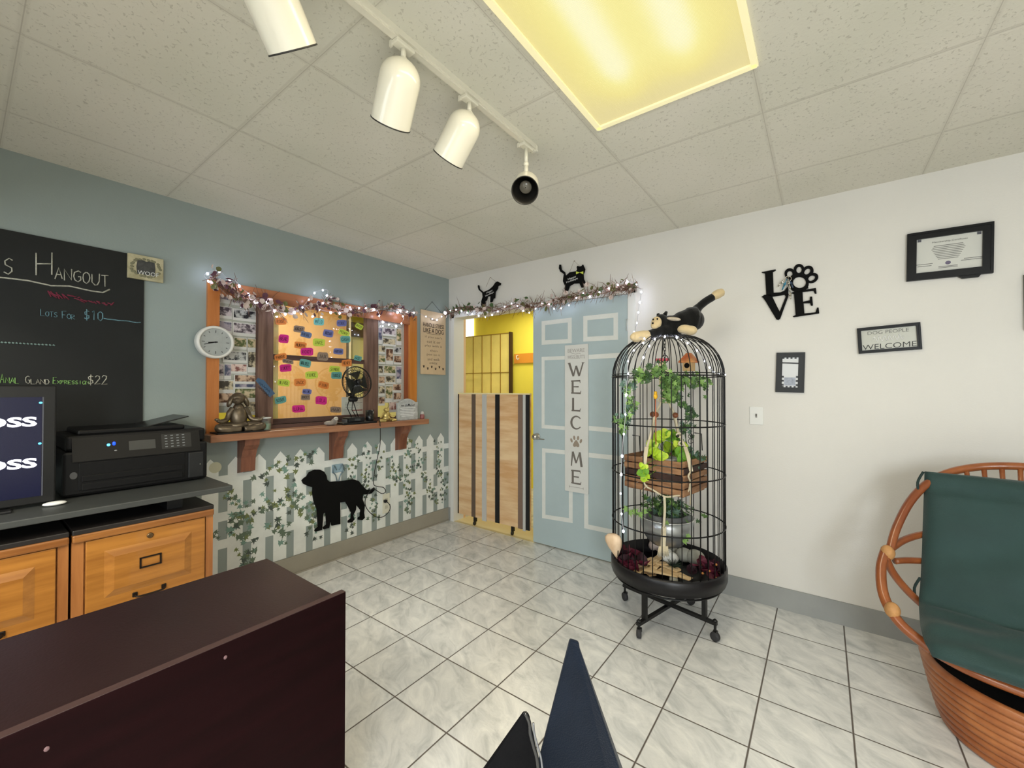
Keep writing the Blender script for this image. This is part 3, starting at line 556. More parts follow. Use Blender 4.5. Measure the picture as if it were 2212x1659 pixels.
mb = MB(); mb.tube([fn(224+8*k, 688+k*0.9+random.uniform(-1, 1)) for k in range(11)], 0.0032, n=5); mb.build('blue_dash', MT['chalk_blue'], r)
mb = MB()
for k in range(16): mb.tube([fn(-6+8*k, 738+k*0.45), fn(-1+8*k, 740+k*0.45)], 0.004, n=5)
mb.build('pale_dash', mat('chalk_pale', (120, 142, 136), 0.95), r)
chalk('green_word', 'ANAL', 0, 827, 12, 19, (134, 178, 104), 0.002, 0.03, small=0.62)
chalk('white_word', 'GLAND', 55, 829, 12, 17, WC, 0.0018, 0.02, small=0.6)
chalk('green_word', 'EXPRESSION', 115, 829, 9, 14, (134, 178, 104), 0.0018, 0.02, small=0.55)
chalk('white_price', '$22', 190, 830, 15, 19, WC, 0.0024, 0.0)
# ---------------- small framed woof sign
a = W(275, 546, 0, 0.02); b = W(352, 612, 0, 0.02)
r = thing('small_sign', 'small cream framed sign with dark paw picture beside the chalkboard', 'sign', (0.02, (a.y+b.y)/2, b.z))
MB().box(0.012, 0.030, a.y, b.y, b.z, a.z+0.0, bev=0.003).build('frame', mat('cream_distressed', (198, 190, 158), 0.6, col2=(160, 152, 118), vscale=14), r)
dy = (b.y-a.y); dz = (a.z-b.z)
rr = random.Random(3); mb = MB()
for k in range(26):
    an = 2*PI*k/26; mb.ell((0.031, a.y+dy*0.5+0.40*dy*math.cos(an)+rr.gauss(0, 0.003), b.z+dz*0.5+0.36*dz*math.sin(an)+rr.gauss(0, .003)), (0.0012, 0.008, 0.007), u=8, v=4)
mb.build('printed_border', mat('olive_print', (128, 126, 100), 0.8), r)
sq = [(0.5+x_, 0.5+z_) for x_, z_ in ((-.24, -.30), (-.12, -.27), (0, -.30), (.12, -.27), (.24, -.30), (.26, 0), (.24, .26), (.1, .30), (0, .26), (-.1, .30), (-.24, .26), (-.27, 0))]
MB().prism([(a.y+dy*p, b.z+dz*q) for p, q in sq], lambda p, q, d: Vector((0.031+d, p, q)), 0.0015).build('dark_panel', mat('dark_print', (72, 72, 70), 0.8, var=0.35, vscale=40), r)
mb = MB(); put_text(mb, 'WOOF', (0.0328, a.y+dy*0.56, b.z+dz*0.28), (0, 1, 0), (0, 0, 1), 0.022, 0.09); mb.build('lettering', mat('white_ink', (225, 225, 222), 0.6), r)
# ---------------- wall clock
c = W(461, 740, 0, 0.03); rad = 0.100
r = thing('wall_clock', 'round white wall clock with grey face at the window corner', 'clock', (0.03, c.y, c.z-rad))
MB().lathe([(rad*0.93, 0), (rad, 0.012), (rad, 0.045), (rad*0.97, 0.056), (rad*0.86, 0.060), (rad*0.83, 0.052), (rad*0.83, 0.046), (0.002, 0.046)], (0.022, c.y, c.z), (1, 0, 0), 56).build('case', mat('clock_white', (226, 224, 218), 0.35), r)
MB().lathe([(rad*0.83, 0.0465), (0.002, 0.0465)], (0.022, c.y, c.z), (1, 0, 0), 48, cap=False).build('dial', mat('clock_dial', (166, 170, 168), 0.35, var=0.06, vscale=20), r)
g = MB()
for k in range(12):
    an = k*PI/6; L_ = 0.010 if k % 3 else 0.016; M = Matrix.Translation((0.0695, c.y, c.z)) @ Matrix.Rotation(an, 4, 'X'); g.box(-0.0003, 0.0005, -0.0016, 0.0016, rad*0.72-L_, rad*0.72, M=M)
g.build('hour_marks', mat('clock_ink', (60, 60, 60), 0.5), r)
for an, ln, wd_, nm in ((math.radians(254), 0.062, 0.0018, 'minute_hand'), (math.radians(262), 0.040, 0.0032, 'hour_hand')):
    M = Matrix.Translation((0.071, c.y, c.z)) @ Matrix.Rotation(-an, 4, 'X'); MB().box(-0.0004, 0.0006, -wd_, wd_, -0.010, ln, M=M).build(nm, BLACK, r)
MB().lathe([(0.005, 0), (0.004, 0.003)], (0.070, c.y, c.z), (1, 0, 0), 16).build('cap', BLACK, r)
# ---------------- hanging wooden sign near the corner
a = W(909, 668, 0, 0.012); b = W(962, 810, 0, 0.012)
r = thing('hanging_sign', 'tall tan wooden sign reading handle stress like a dog', 'sign', (0.012, (a.y+b.y)/2, b.z))
MB().box(0.004, 0.016, a.y, b.y, b.z, a.z, bev=0.002).build('board', mat('pale_pine', (208, 184, 152), 0.65, var=0.04, vscale=2, stretch=(6, 6, 1)), r)
apex = W(934, 652, 0, 0.01); MB().tube([(0.01, a.y+0.05, a.z), (0.008, apex.y, apex.z), (0.01, b.y-0.05, a.z)], 0.0016, n=6).ell((0.006, apex.y, apex.z), 0.004).build('hanging_wire', BLACKM, r)
ink = mat('brown_ink', (58, 44, 38), 0.7); cy = (a.y+b.y)/2; hgt = a.z-b.z
for txt, f, hh, ww in (('When in', 0.87, 0.024, 0.10), ('HANDLE STRESS', 0.775, 0.040, 0.27), ('LIKE A DOG', 0.69, 0.045, 0.26)):
    mb = MB(); put_text(mb, txt, (0.0165, cy, b.z+hgt*f), (0, 1, 0), (0, 0, 1), hh, ww, off=(0 if f > .8 else 0.01)); mb.build('lettering', ink, r)
mb = MB(); mb.tube([(0.0165, cy-0.09, b.z+hgt*0.645), (0.0165, cy, b.z+hgt*0.636), (0.0165, cy+0.09, b.z+hgt*0.645)], 0.0016, n=5); mb.build('rule', ink, r)
for i, txt in enumerate(("if you can't", 'eat it or', 'play with it', 'then', 'pee on it', 'and walk', 'away.')):
    mb = MB(); put_text(mb, txt, (0.0165, cy, b.z+hgt*(0.585-0.069*i)), (0, 1, 0), (0, 0, 1), 0.026 if i != 3 else 0.022, 0.016*len(txt)+0.03, off=-0.012); mb.build('lettering', mat('grey_brown_ink', (110, 96, 84), 0.7), r)
for i in range(6):
    mb = MB(); y = cy-0.125+0.05*i; z = b.z+hgt*(0.115 if i % 2 == 0 else 0.085)
    mb.ell((0.0166, y, z), (0.001, 0.009, 0.008), u=10, v=4)
    for k in (-1.2, -0.4, 0.4, 1.2): mb.ell((0.0166, y+k*0.0075, z+0.012-abs(k)*0.002), (0.001, 0.003, 0.0045), u=8, v=4)
    mb.build('paw_print', ink, r)
# ---------------- instant photographs on the window
def photo(x0, y0, x1, y1, i, tones, side, group):
    a = W(x0, y0, 0, gx); b = W(x1, y1, 0, gx); o_ = gx+0.0006+0.0006*(i % 4)
    wide = 'landscape' if (b.y-a.y) > 1.15*(a.z-b.z) else 'upright'
    r = thing('instant_photo', PHL[side][i], 'photo', (o_, (a.y+b.y)/2, b.z), group)
    MB().box(o_-0.0004, o_+0.0006, a.y, b.y, b.z, a.z).build('card', PAPER, r)
    w_ = b.y-a.y; h_ = a.z-b.z
    MB().box(o_+0.0007, o_+0.0011, a.y+w_*0.05, b.y-w_*0.05, b.z+h_*0.24, a.z-h_*0.06).build('picture', PICS[tones], r)
PICS = [mat('picture_%d' % i, c1, 0.4, col2=c2, vscale=v, seedobj=True) for i, (c1, c2, v) in enumerate((((84, 74, 84), (214, 204, 208), 30), ((70, 64, 54), (218, 206, 176), 26), ((94, 62, 48), (214, 184, 156), 26), ((76, 84, 110), (178, 168, 180), 24), ((92, 104, 60), (220, 202, 168), 30), ((36, 38, 44), (196, 198, 196), 24), ((140, 90, 84), (230, 206, 196), 24)))]
for m_ in PICS:
    for nd in m_.node_tree.nodes:
        if nd.type == 'VALTORGB': nd.color_ramp.elements[0].position = 0.44; nd.color_ramp.elements[1].position = 0.56
LP = [(473, 618, 499, 657, 3), (500, 634, 553, 666, 0), (472, 660, 501, 690, 0), (502, 666, 554, 697, 5), (472, 692, 501, 722, 3), (502, 695, 554, 729, 0), (505, 728, 533, 756, 4), (534, 730, 555, 758, 4), (481, 757, 534, 785, 5), (535, 757, 555, 805, 1), (471, 785, 483, 820, 0), (484, 785, 499, 820, 3), (497, 785, 534, 808, 6), (505, 809, 555, 829, 2), (471, 821, 505, 848, 1), (505, 829, 555, 839, 3), (505, 838, 555, 866, 4), (471, 848, 504, 876, 2), (520, 867, 555, 896, 1)]
RP = [(817, 681, 840, 704, 0), (841, 684, 867, 706, 5), (817, 706, 825, 744, 3), (826, 707, 855, 728, 0), (856, 708, 867, 746, 4), (826, 729, 855, 749, 1), (817, 745, 832, 765, 1), (833, 751, 849, 788, 2), (850, 749, 867, 766, 5), (817, 766, 832, 787, 4), (850, 767, 867, 788, 2), (817, 789, 827, 811, 1), (828, 789, 855, 811, 4), (856, 790, 867, 827, 3), (817, 812, 831, 832, 2), (832, 811, 854, 830, 1), (848, 829, 867, 847, 2), (817, 833, 831, 855, 1), (832, 832, 848, 869, 4), (849, 848, 867, 867, 2), (817, 857, 831, 876, 2), (840, 868, 857, 890, 6)]
rows = ['topmost', 'second', 'third', 'fourth', 'fifth', 'sixth', 'seventh', 'eighth', 'ninth', 'tenth', 'eleventh', 'twelfth']
PHL = {'L': ['pale instant photo in the top left corner of the left photo strip', 'dark wide instant photo at the top right of the left strip', 'small instant photo, second down on the left edge of the left strip', 'wide instant photo with black top edge, second down in the left strip', 'bluish instant photo half behind the clock', 'wide grey instant photo directly right of the clock top', 'olive instant photo right of the clock centre', 'small olive instant photo touching the post beside the clock', 'wide dark instant photo just below the clock', 'upright instant photo below the clock, against the left post', 'narrow instant photo at the casing, under the clock', 'narrow violet upright instant photo under the clock', 'wide pinkish instant photo, sixth row of the left strip', 'wide brown instant photo above the blue tape level', 'square instant photo with pale ring shape at the left casing', 'pale writing strip photo left of the blue tape', 'wide green instant photo beside the statue head', 'instant photo left behind the statue head', 'lowest instant photo right of the statue'],
 'R': ['pinkish instant photo at the top left of the right strip', 'dark instant photo at the top right of the right strip', 'narrow dim instant photo beside the right post, near the top', 'instant photo with white gap in the right strip, second row', 'tall green instant photo at the right edge, near the top', 'instant photo of a pale shape, third row of the right strip', 'small instant photo touching the right post, fourth row', 'tall brown instant photo in the middle of the right strip', 'dark small instant photo at the right edge, fourth row', 'small olive instant photo at the right post, fifth row', 'small brown instant photo at the right edge, fifth row', 'narrow instant photo at the right post, sixth row', 'wide golden instant photo, sixth row of the right strip', 'tall violet instant photo at the right edge, lower half', 'small instant photo at the right post, seventh row', 'wide instant photo, seventh row of the right strip', 'small brown instant photo at the right edge, eighth row', 'small instant photo at the right post, eighth row', 'tall greyish instant photo above the gold frog', 'lowest instant photo at the right casing edge', 'small instant photo left of the gold frog head', 'brown instant photo right behind the gold frog']}
for i, p in enumerate(LP): photo(*p[:4], i, p[4], 'L', 'instant photos of the left strip')
for i, p in enumerate(RP): photo(*p[:4], i, p[4], 'R', 'instant photos of the right strip')
# ---------------- coloured name stickers on the glass
COL = {'o': (226, 136, 66), 'p': (214, 38, 140), 'c': (120, 198, 196), 't': (102, 166, 160), 'y': (196, 218, 82), 'i': (112, 118, 176), 'g': (146, 126, 110), 'b': (104, 122, 160)}
CN = {'o': 'orange', 'p': 'pink', 'c': 'light cyan', 't': 'teal', 'y': 'lime', 'i': 'violet blue', 'g': 'grey brown', 'b': 'grey blue'}
NM = [(607, 694, 24, 15, 'o', 'ROSE', 0, 'in the top left corner of the glass'), (646, 711, 24, 15, 'g', 'AUGUST', -8, 'upper left, overlapping a blue one'), (661, 723, 24, 13, 'b', 'DIESEL', -14, 'upper left, below a grey one'), (613, 732, 22, 18, 'p', 'BEAR', -6, 'at the left edge, second from the top'), (649, 746, 26, 15, 'o', 'MURPH', -8, 'above the pink one over the rail'), (663, 760, 27, 17, 'p', 'ROXY', 0, 'just above the brown rail'), (606, 771, 26, 14, 'o', 'PARKER', 10, 'crossing the rail at the left post'),
 (689, 695, 22, 16, 'c', 'MILO', -4, 'at the top middle'), (738, 698, 22, 14, 'i', 'KOBE', 0, 'at the top, right of the cyan one'), (776, 705, 17, 11, 'y', 'DAISY', -28, 'in the top right corner'), (709, 720, 22, 16, 'i', 'JORDAN', -10, 'in the upper middle'), (743, 719, 24, 12, 'y', 'PENNY', -22, 'upper right above a teal one'), (746, 733, 22, 15, 't', 'CASH', 0, 'upper right under a lime one'), (689, 740, 26, 17, 'y', 'JAKE', -3, 'in the upper middle, left of the centre'), (731, 759, 22, 13, 'i', 'HUDSON', -4, 'above the rail on the right'), (697, 770, 24, 18, 'g', 'JAX', -4, 'crossing the rail in the middle'), (773, 774, 17, 11, 't', 'ACE', -14, 'crossing the rail at the right post'),
 (622, 781, 24, 9, 'g', 'REX', -10, 'under the rail on the left'), (617, 795, 26, 16, 'p', 'LUCKY', 4, 'lower left, under the rail'), (659, 785, 25, 17, 't', 'WALKER', -12, 'under the rail, centre left'), (673, 810, 27, 16, 'y', 'VINCE', 3, 'in the middle of the lower glass'), (613, 827, 26, 15, 'y', 'OLIVER', -6, 'lower left at the wood strip'), (648, 826, 25, 16, 'o', 'JACK', 0, 'lower half, left of the centre'), (699, 832, 23, 15, 'o', 'FINN', -14, 'lower half, right of the centre'), (663, 846, 20, 11, 'i', 'BLUE', -4, 'lower half, on top of a grey one'), (660, 858, 20, 13, 'g', 'ROCKY', 0, 'lower half, under a violet one'), (606, 864, 25, 15, 't', 'SCOUT', 12, 'near the lower left corner'), (645, 883, 27, 16, 'p', 'LUNA', 2, 'at the bottom, left of the middle'), (694, 865, 25, 18, 'p', 'LOLA', -4, 'at the bottom, right of the middle'), (725, 885, 24, 13, 'g', 'MAX', -3, 'at the bottom beside the fan base'), (723, 798, 24, 15, 'y', 'SIMON', -5, 'under the rail, left of the fan'), (727, 811, 24, 15, 't', 'TUCKER', 0, 'left of the fan, below a lime one'), (749, 784, 22, 15, 'o', 'HENRY', 2, 'crossing the rail above the fan')]
for i, (px, py, w_, h_, c_, txt, rot, where) in enumerate(NM):
    o_ = gx+0.0125+0.0006*(i % 5) if 755 < py < 792 else gx+0.0006*(1+i % 5)
    R_ = random.Random(i); pts = []
    ca, sa = math.cos(math.radians(-rot)), math.sin(math.radians(-rot))
    for k in range(20):
        an = 2*PI*k/20; e_ = 0.42; x_ = math.copysign(abs(math.cos(an))**e_, math.cos(an))*w_/2*(1+R_.uniform(-.05, .05)); y_ = math.copysign(abs(math.sin(an))**e_, math.sin(an))*h_/2*(1+R_.uniform(-.06, .06))
        pts.append((px+x_*ca-y_*sa, py+x_*sa+y_*ca))
    cc = W(px, py, 0, o_)
    r = thing('name_sticker', '%s name sticker %s' % (CN[c_], where), 'sticker', (o_, cc.y, cc.z-0.03), 'name stickers on the glass')
    mm = mat('sticker_'+CN[c_].replace(' ', '_'), COL[c_], 0.5)
    MB().prism(pts, onL(o_), 0.0005).build('patch', mm, r)
    mb = MB(); f2 = lambda a_, b_: W(px+(a_*ca-b_*sa), py+(a_*sa+b_*ca), 0, o_+0.0007)
    cw = w_*0.74/len(txt); strokes(mb, txt, f2, -w_*0.37, h_*0.22, cw, h_*0.44, 0.0016, n=4)
    mb.build('handwriting', mat('marker_'+CN[c_].replace(' ', '_'), tuple(v*0.42 for v in COL[c_]), 0.6), r)
# blue tape note
q = [(553, 826), (560, 818), (594, 850), (596, 855), (586, 860), (578, 853)]
r = thing('tape_note', 'slanted dark blue tape note with writing on the left post', 'note', (-0.014, -1.72, W(585, 858, 0, -0.01).z))
MB().prism([(552, 822), (557, 816), (571, 822), (594, 850), (590, 853), (586, 855), (584, 859)], onL(-0.0145), 0.0008).build('tape', mat('blue_tape', (70, 98, 128), 0.6), r)
mb = MB(); f3 = lambda a_, b_: W(560+a_*0.74-b_*0.67, 823+a_*0.67+b_*0.74, 0, -0.0132)

for row, (xa, xb) in enumerate(((2, 34), (6, 38))): mb.tube([f3(xa+(xb-xa)*k/24, 2+8*row+2.0*math.sin(k*1.7)+1.2*math.sin(k*2.9)) for k in range(25)], 0.0012, n=4)
mb.build('handwriting', mat('marker_navy', (30, 44, 66), 0.7), r)
# ------------------------------------------------------------------ things on the wall shelf
SZ = 1.05
def at(px, py, z): return W(px, py, 2, z)
BRONZE = mat('bronze', (112, 100, 84), 0.36, metal=0.75, var=0.25, vscale=14)
# black slate under the statue
tag(MB().box(0.012, 0.16, -2.06, -1.80, SZ, SZ+0.008, bev=0.002).build('slate_tray', mat('black_slate', (24, 23, 24), 0.6, bump=0.2)), 'thin black tray under the bronze dog statue', 'tray')
sy = -1.925; sx = 0.085; z0 = SZ+0.008
r = thing('dog_statue', 'bronze dog statue sitting cross legged in meditation on the shelf', 'statue', (sx, sy, z0))
MB().ell((sx, sy, z0+0.085), (0.040, 0.048, 0.078), u=20, v=14).ell((sx-0.002, sy, z0+0.13), (0.030, 0.034, 0.05)).ell((sx, sy, z0+0.035), (0.05, 0.065, 0.034)).build('body', BRONZE, r)
for s_ in (-1, 1):
    g = MB(); g.tube(smoothpts([(sx, sy+s_*0.03, z0+0.032), (sx+0.02, sy+s_*0.09, z0+0.03), (sx+0.045, sy+s_*0.118, z0+0.024), (sx+0.058, sy+s_*0.075, z0+0.02), (sx+0.06, sy+s_*0.01, z0+0.016)], 5), [0.03]*5+[0.030]*4+[0.026]*4+[0.024]*4+[0.018]*4, n=12); g.ell((sx+0.045, sy+s_*0.112, z0+0.026), 0.026); g.build('leg', BRONZE, r)
    g = MB(); g.tube(smoothpts([(sx, sy+s_*0.030, z0+0.145), (sx, sy+s_*0.052, z0+0.11), (sx+0.01, sy+s_*0.07, z0+0.075), (sx+0.03, sy+s_*0.105, z0+0.066), (sx+0.035, sy+s_*0.125, z0+0.076)], 5), [0.018]*6+[0.015]*10+[0.011]*5, n=12); g.ell((sx+0.036, sy+s_*0.128, z0+0.080), (0.012, 0.014, 0.009)); g.build('arm', BRONZE, r)
g = MB().ell((sx, sy-0.005, z0+0.206), (0.040, 0.040, 0.037), u=20, v=14).ell((sx+0.03, sy-0.020, z0+0.192), (0.030, 0.022, 0.020)).ell((sx+0.054, sy-0.032, z0+0.196), (0.008, 0.009, 0.007)); g.build('head', BRONZE, r)
for s_ in (-1, 1): MB().ell((sx+0.004, sy-0.005+s_*0.044, z0+0.188), (0.022, 0.015, 0.038), M=Matrix.Rotation(s_*0.35, 3, 'X')).build('ear', BRONZE, r)
# candle jar
c = at(574, 924, SZ); c = Vector((0.11, W(574, 900, 0, 0.11).y, SZ))
r = thing('candle_jar', 'glass jar with pale green candle beside the bronze statue', 'candle', c)
jr = 0.031
MB().lathe([(jr*0.95, 0), (jr, 0.004), (jr, 0.078), (jr*0.98, 0.082), (jr*0.9, 0.082), (jr*0.9, 0.006), (0.001, 0.006)], c, n=32, cap=False).build('jar', mat('clear_glass', (235, 240, 238), 0.04, trans=0.9, alpha=0.45, ior=1.2), r)
MB().lathe([(jr*0.88, 0.007), (jr*0.88, 0.045), (0.001, 0.045)], c, n=28, cap=True).build('wax', mat('green_wax', (150, 184, 160), 0.5), r)
MB().lathe([(jr*0.93, 0), (jr*1.03, 0.002), (jr*1.03, 0.008), (jr*0.93, 0.008)], c+Vector((0, 0, 0.080)), n=32).build('rim', mat('jar_rim', (225, 228, 225), 0.2), r)
# crumpled grey and white lump + bottle beside the tray
c = Vector((0.09, W(716, 900, 0, 0.09).y, SZ))
r = thing('grey_figurine', 'small greyish white figurine left of the black fan base', 'figurine', c)
MB().ell(c+Vector((0, -0.012, 0.018)), (0.026, 0.046, 0.018)).ell(c+Vector((0.004, 0.020, 0.026)), (0.020, 0.026, 0.026)).build('body', mat('stone_grey', (148, 140, 132), 0.6, var=0.3, vscale=40), r)
MB().ell(c+Vector((0.01, 0.030, 0.048)), (0.016, 0.018, 0.016)).build('head', mat('pale_glaze', (206, 204, 196), 0.3), r)
for s_ in (-1, 1): MB().ell(c+Vector((0.024, 0.03+s_*0.008, 0.052)), 0.003).build('eye', BLACK, r)
# organiser base with cup and clip fan
y0 = W(733, 905, 0, 0.10).y; y1 = W(806, 905, 0, 0.10).y
r = thing('desk_organiser', 'black flat organiser tray with raised pen block under the fan', 'organiser', (0.09, (y0+y1)/2, SZ))
MB().box(0.03, 0.155, y0, y1, SZ, SZ+0.016, bev=0.004).build('tray', BLACK, r)
mid = W(763, 890, 0, 0.09).y
g = MB().box(0.045, 0.135, mid-0.065, mid+0.075, SZ+0.016, SZ+0.052, bev=0.006); g.build('block', BLACK, r)
MB().box(0.1352, 0.1365, mid-0.015, mid+0.035, SZ+0.026, SZ+0.042).build('display_window', mat('dim_display', (70, 72, 72), 0.2), r)
MB().box(0.06, 0.12, mid-0.08, mid-0.066, SZ+0.016, SZ+0.040, bev=0.002).build('side_slot', mat('grey_plastic', (90, 90, 90), 0.4), r)
c = Vector((0.095, W(799, 890, 0, 0.095).y, SZ+0.016))
tag(MB().lathe([(0.030, 0), (0.033, 0.01), (0.034, 0.085), (0.031, 0.085), (0.030, 0.012), (0.001, 0.012)], c, n=32, cap=False).lathe([(0.030, 0), (0.001, 0)], c, n=32, cap=False).build('pen_cup', mat('black_gloss', (24, 25, 25), 0.25)), 'black cylindrical cup on the right end of the organiser', 'cup')
# fan
hc = W(771, 826, 0, 0.13); ax = Vector((0.97, 0.0, 0.12)).normalized()   # head looks into the room, towards the right
r = thing('clip_fan', 'small black clip fan with round wire cage on the shelf', 'fan', (0.09, mid, SZ+0.052))
fr_ = 0.124
q = Vector((0, 0, 1)).rotation_difference(ax)
def hp(a, rr_, d): return hc + q @ Vector((rr_*math.cos(a), rr_*math.sin(a), d))
g = MB()
for dd, rr_ in ((0.0, fr_), (0.012, fr_*0.99), (-0.035, fr_*0.82)): g.tube([hp(2*PI*k/48, rr_, dd) for k in range(48)], 0.0042 if dd == 0 else 0.002, n=6, closed=True)
for k in range(36):
    a = 2*PI*k/36
    g.tube([hp(a, 0.022, 0.036), hp(a+0.12, fr_*0.6, 0.028), hp(a+0.2, fr_*0.99, 0.002)], 0.0011, n=4)
    if k % 2 == 0: g.tube([hp(a, 0.026, -0.05), hp(a, fr_*0.8, -0.035), hp(a, fr_*0.99, 0)], 0.0013, n=4)
for rr_, dd in ((0.04, 0.034), (0.07, 0.026), (0.095, 0.014)): g.tube([hp(2*PI*k/40, rr_, dd) for k in range(40)], 0.001, n=4, closed=True)
g.build('cage', BLACKM, r)
MB().lathe([(0.003, 0.004), (0.022, 0.003), (0.022, -0.003), (0.003, -0.004)], hc+ax*0.036, ax, 24).build('badge', BLACK, r)
for k in range(4):
    g = MB(); a = k*PI/2
    vs = []; n_ = 7
    for i in range(n_):
        t = i/(n_-1)
        for w_, tw in ((-0.62, -0.014), (0.62, 0.014)): vs.append(hp(a+w_*(0.9+0.25*t)+0.25*t, 0.018+t*(fr_*0.72), tw*(1-0.4*t)))
    g.add(vs, [(2*i, 2*i+1, 2*i+3, 2*i+2) for i in range(n_-1)], smooth=True); g.build('blade', mat('smoky_blade', (34, 38, 32), 0.3), r)
MB().lathe([(0.020, 0.012), (0.024, -0.010), (0.002, -0.012)], hc, ax, 20).build('hub', BLACK, r)
MB().lathe([(0.030, 0), (0.036, -0.02), (0.036, -0.05), (0.026, -0.068), (0.002, -0.07)], hc-ax*0.036, ax, 28).build('motor_housing', mat('grey_black', (44, 44, 42), 0.4), r)
piv = hc - ax*0.055 + Vector((0, 0.0, -0.125)); 
MB().tube([hc-ax*0.06+Vector((0, 0, -0.02)), hc-ax*0.055+Vector((0, 0, -0.09)), piv], [0.014, 0.013, 0.015], n=12).build('neck', BLACK, r)
MB().lathe([(0.018, -0.030), (0.021, -0.022), (0.021, 0.026), (0.016, 0.034)], piv, (0.2, 1, 0), 24).build('knuckle', BLACK, r)
MB().lathe([(0.013, -0.016), (0.013, 0.016)], hc-ax*0.06+Vector((0, -0.02, -0.088)), (0, 1, 0), 16).build('side_knob', BLACK, r)
g = MB(); by = mid
g.tube([piv+Vector((0, -0.02, 0.03)), (0.085, by-0.05, SZ+0.13), (0.085, by-0.01, SZ+0.05)], 0.0036); g.tube([piv+Vector((0, 0.0, -0.01)), (0.09, by+0.03, SZ+0.09), (0.09, by+0.045, SZ+0.05)], 0.0036); g.tube([piv, (0.08, by-0.005, SZ+0.11), (0.085, by+0.03, SZ+0.05)], 0.003)
g.build('clamp_arm', BLACKM, r)
# gold frog
c = Vector((0.11, W(834, 895, 0, 0.11).y, SZ))
GOLD = mat('pale_gold', (196, 176, 112), 0.34, metal=0.65, var=0.1, vscale=20)
r = thing('frog_statue', 'pale gold meditating frog figurine on the shelf right of the fan', 'statue', c)
MB().ell(c+Vector((0, 0, 0.047)), (0.026, 0.030, 0.040)).ell(c+Vector((0.004, 0, 0.028)), (0.028, 0.036, 0.024)).build('body', GOLD, r)
MB().ell(c+Vector((0.006, 0, 0.098)), (0.023, 0.025, 0.018)).ell(c+Vector((0.02, 0, 0.093)), (0.014, 0.018, 0.009)).build('head', GOLD, r)
for s_ in (-1, 1):
    MB().ell(c+Vector((0.012, s_*0.013, 0.114)), 0.0075).build('eye', GOLD, r)
    MB().tube(smoothpts([c+Vector((0, s_*0.02, 0.016)), c+Vector((0.01, s_*0.06, 0.014)), c+Vector((0.03, s_*0.075, 0.011)), c+Vector((0.04, s_*0.03, 0.009))], 5), [0.013]*8+[0.010]*8, n=10).build('leg', GOLD, r)
    MB().tube(smoothpts([c+Vector((0, s_*0.022, 0.072)), c+Vector((0, s_*0.040, 0.052)), c+Vector((0.012, s_*0.058, 0.036)), c+Vector((0.022, s_*0.074, 0.044))], 5), [0.009]*8+[0.006]*8, n=10).build('arm', GOLD, r)
# acrylic sign block
a = W(859, 862, 0, 0.11); b = W(903, 905, 0, 0.11)
r = thing('acrylic_block', 'clear acrylic block with engraved text at the shelf end', 'sign', (0.1, (a.y+b.y)/2, SZ))
zt = SZ+0.155
MB().box(0.085, 0.108, a.y, b.y, SZ, zt, bev=0.003).build('block', mat('frosted_acrylic', (196, 200, 200), 0.12, var=0.18, vscale=26, spec=0.8, alpha=0.8), r)
hl = [(a.y+(b.y-a.y)*t, zt-0.012+0.045*math.sin(PI*t)) for t in [i/10 for i in range(11)]]
MB().prism([(b.y-0.02, zt-0.012)]+[(a.y+0.02, zt-0.012)]+[(y_, z_) for y_, z_ in hl[1:-1]], lambda p, q_, d: Vector((0.09+d, p, q_)), 0.010).build('arched_top', MT['frosted_acrylic'], r)
mb = MB(); put_text(mb, 'we the woof', (0.1085, (a.y+b.y)/2, zt-0.025), (0, 1, 0), (0, 0, 1), 0.020, 0.15); mb.ell((0.1085, (a.y+b.y)/2+0.01, zt-0.022), (0.001, 0.010, 0.009)); mb.build('lettering', mat('etched_dark', (52, 52, 54), 0.5), r)
mb = MB()
for k in range(6): mb.box(0.1085, 0.109, a.y+0.03+0.012*(k % 2), b.y-0.03-0.01*(k % 3), zt-0.052-0.014*k, zt-0.046-0.014*k)
mb.build('engraved_lines', mat('etched_pale', (226, 228, 228), 0.5), r)
# pink jar
c = Vector((0.10, W(912, 895, 0, 0.10).y, SZ))
r = thing('trinket_jar', 'tiny pink jar with white lid at the far shelf end', 'jar', c)
MB().lathe([(0.018, 0), (0.022, 0.006), (0.021, 0.034), (0.014, 0.044)], c, n=24).build('jar', mat('dusty_pink', (150, 92, 90), 0.35, var=0.2, vscale=40), r)
MB().lathe([(0.016, 0.042), (0.017, 0.046), (0.012, 0.064), (0.002, 0.068)], c, n=24).build('lid', mat('silver_white', (200, 198, 192), 0.3), r)
# ------------------------------------------------------------------ work corner on the left
CX = 0.595; CZ = 0.75
# oak file cabinets
def raised(r, y0, y1, z0, z1, nm, m_, par=None):
    mb = MB(); x = CX; st = 0.055
    mb.box(x, x+0.014, y0, y1, z0, z1, bev=0.003); o = mb.build(nm, m_, par or r)
    iy0, iy1, iz0, iz1 = y0+st, y1-st, z0+st, z1-st; k = 0.03; d = 0.012
    vs = [(x+0.0142, iy0, iz0), (x+0.0142, iy1, iz0), (x+0.0142, iy1, iz1), (x+0.0142, iy0, iz1), (x+0.014+d, iy0+k, iz0+k), (x+0.014+d, iy1-k, iz0+k), (x+0.014+d, iy1-k, iz1-k), (x+0.014+d, iy0+k, iz1-k)]
    MB().add(vs, [(0, 1, 5, 4), (1, 2, 6, 5), (2, 3, 7, 6), (3, 0, 4, 7), (4, 5, 6, 7)]).build('raised_panel', m_, o, fixn=False)
    return o
ycab = -2.222; ydiv = W(150, 1250, 0, CX).y
DARKPULL = mat('dark_bronze', (44, 36, 30), 0.45, metal=0.6)
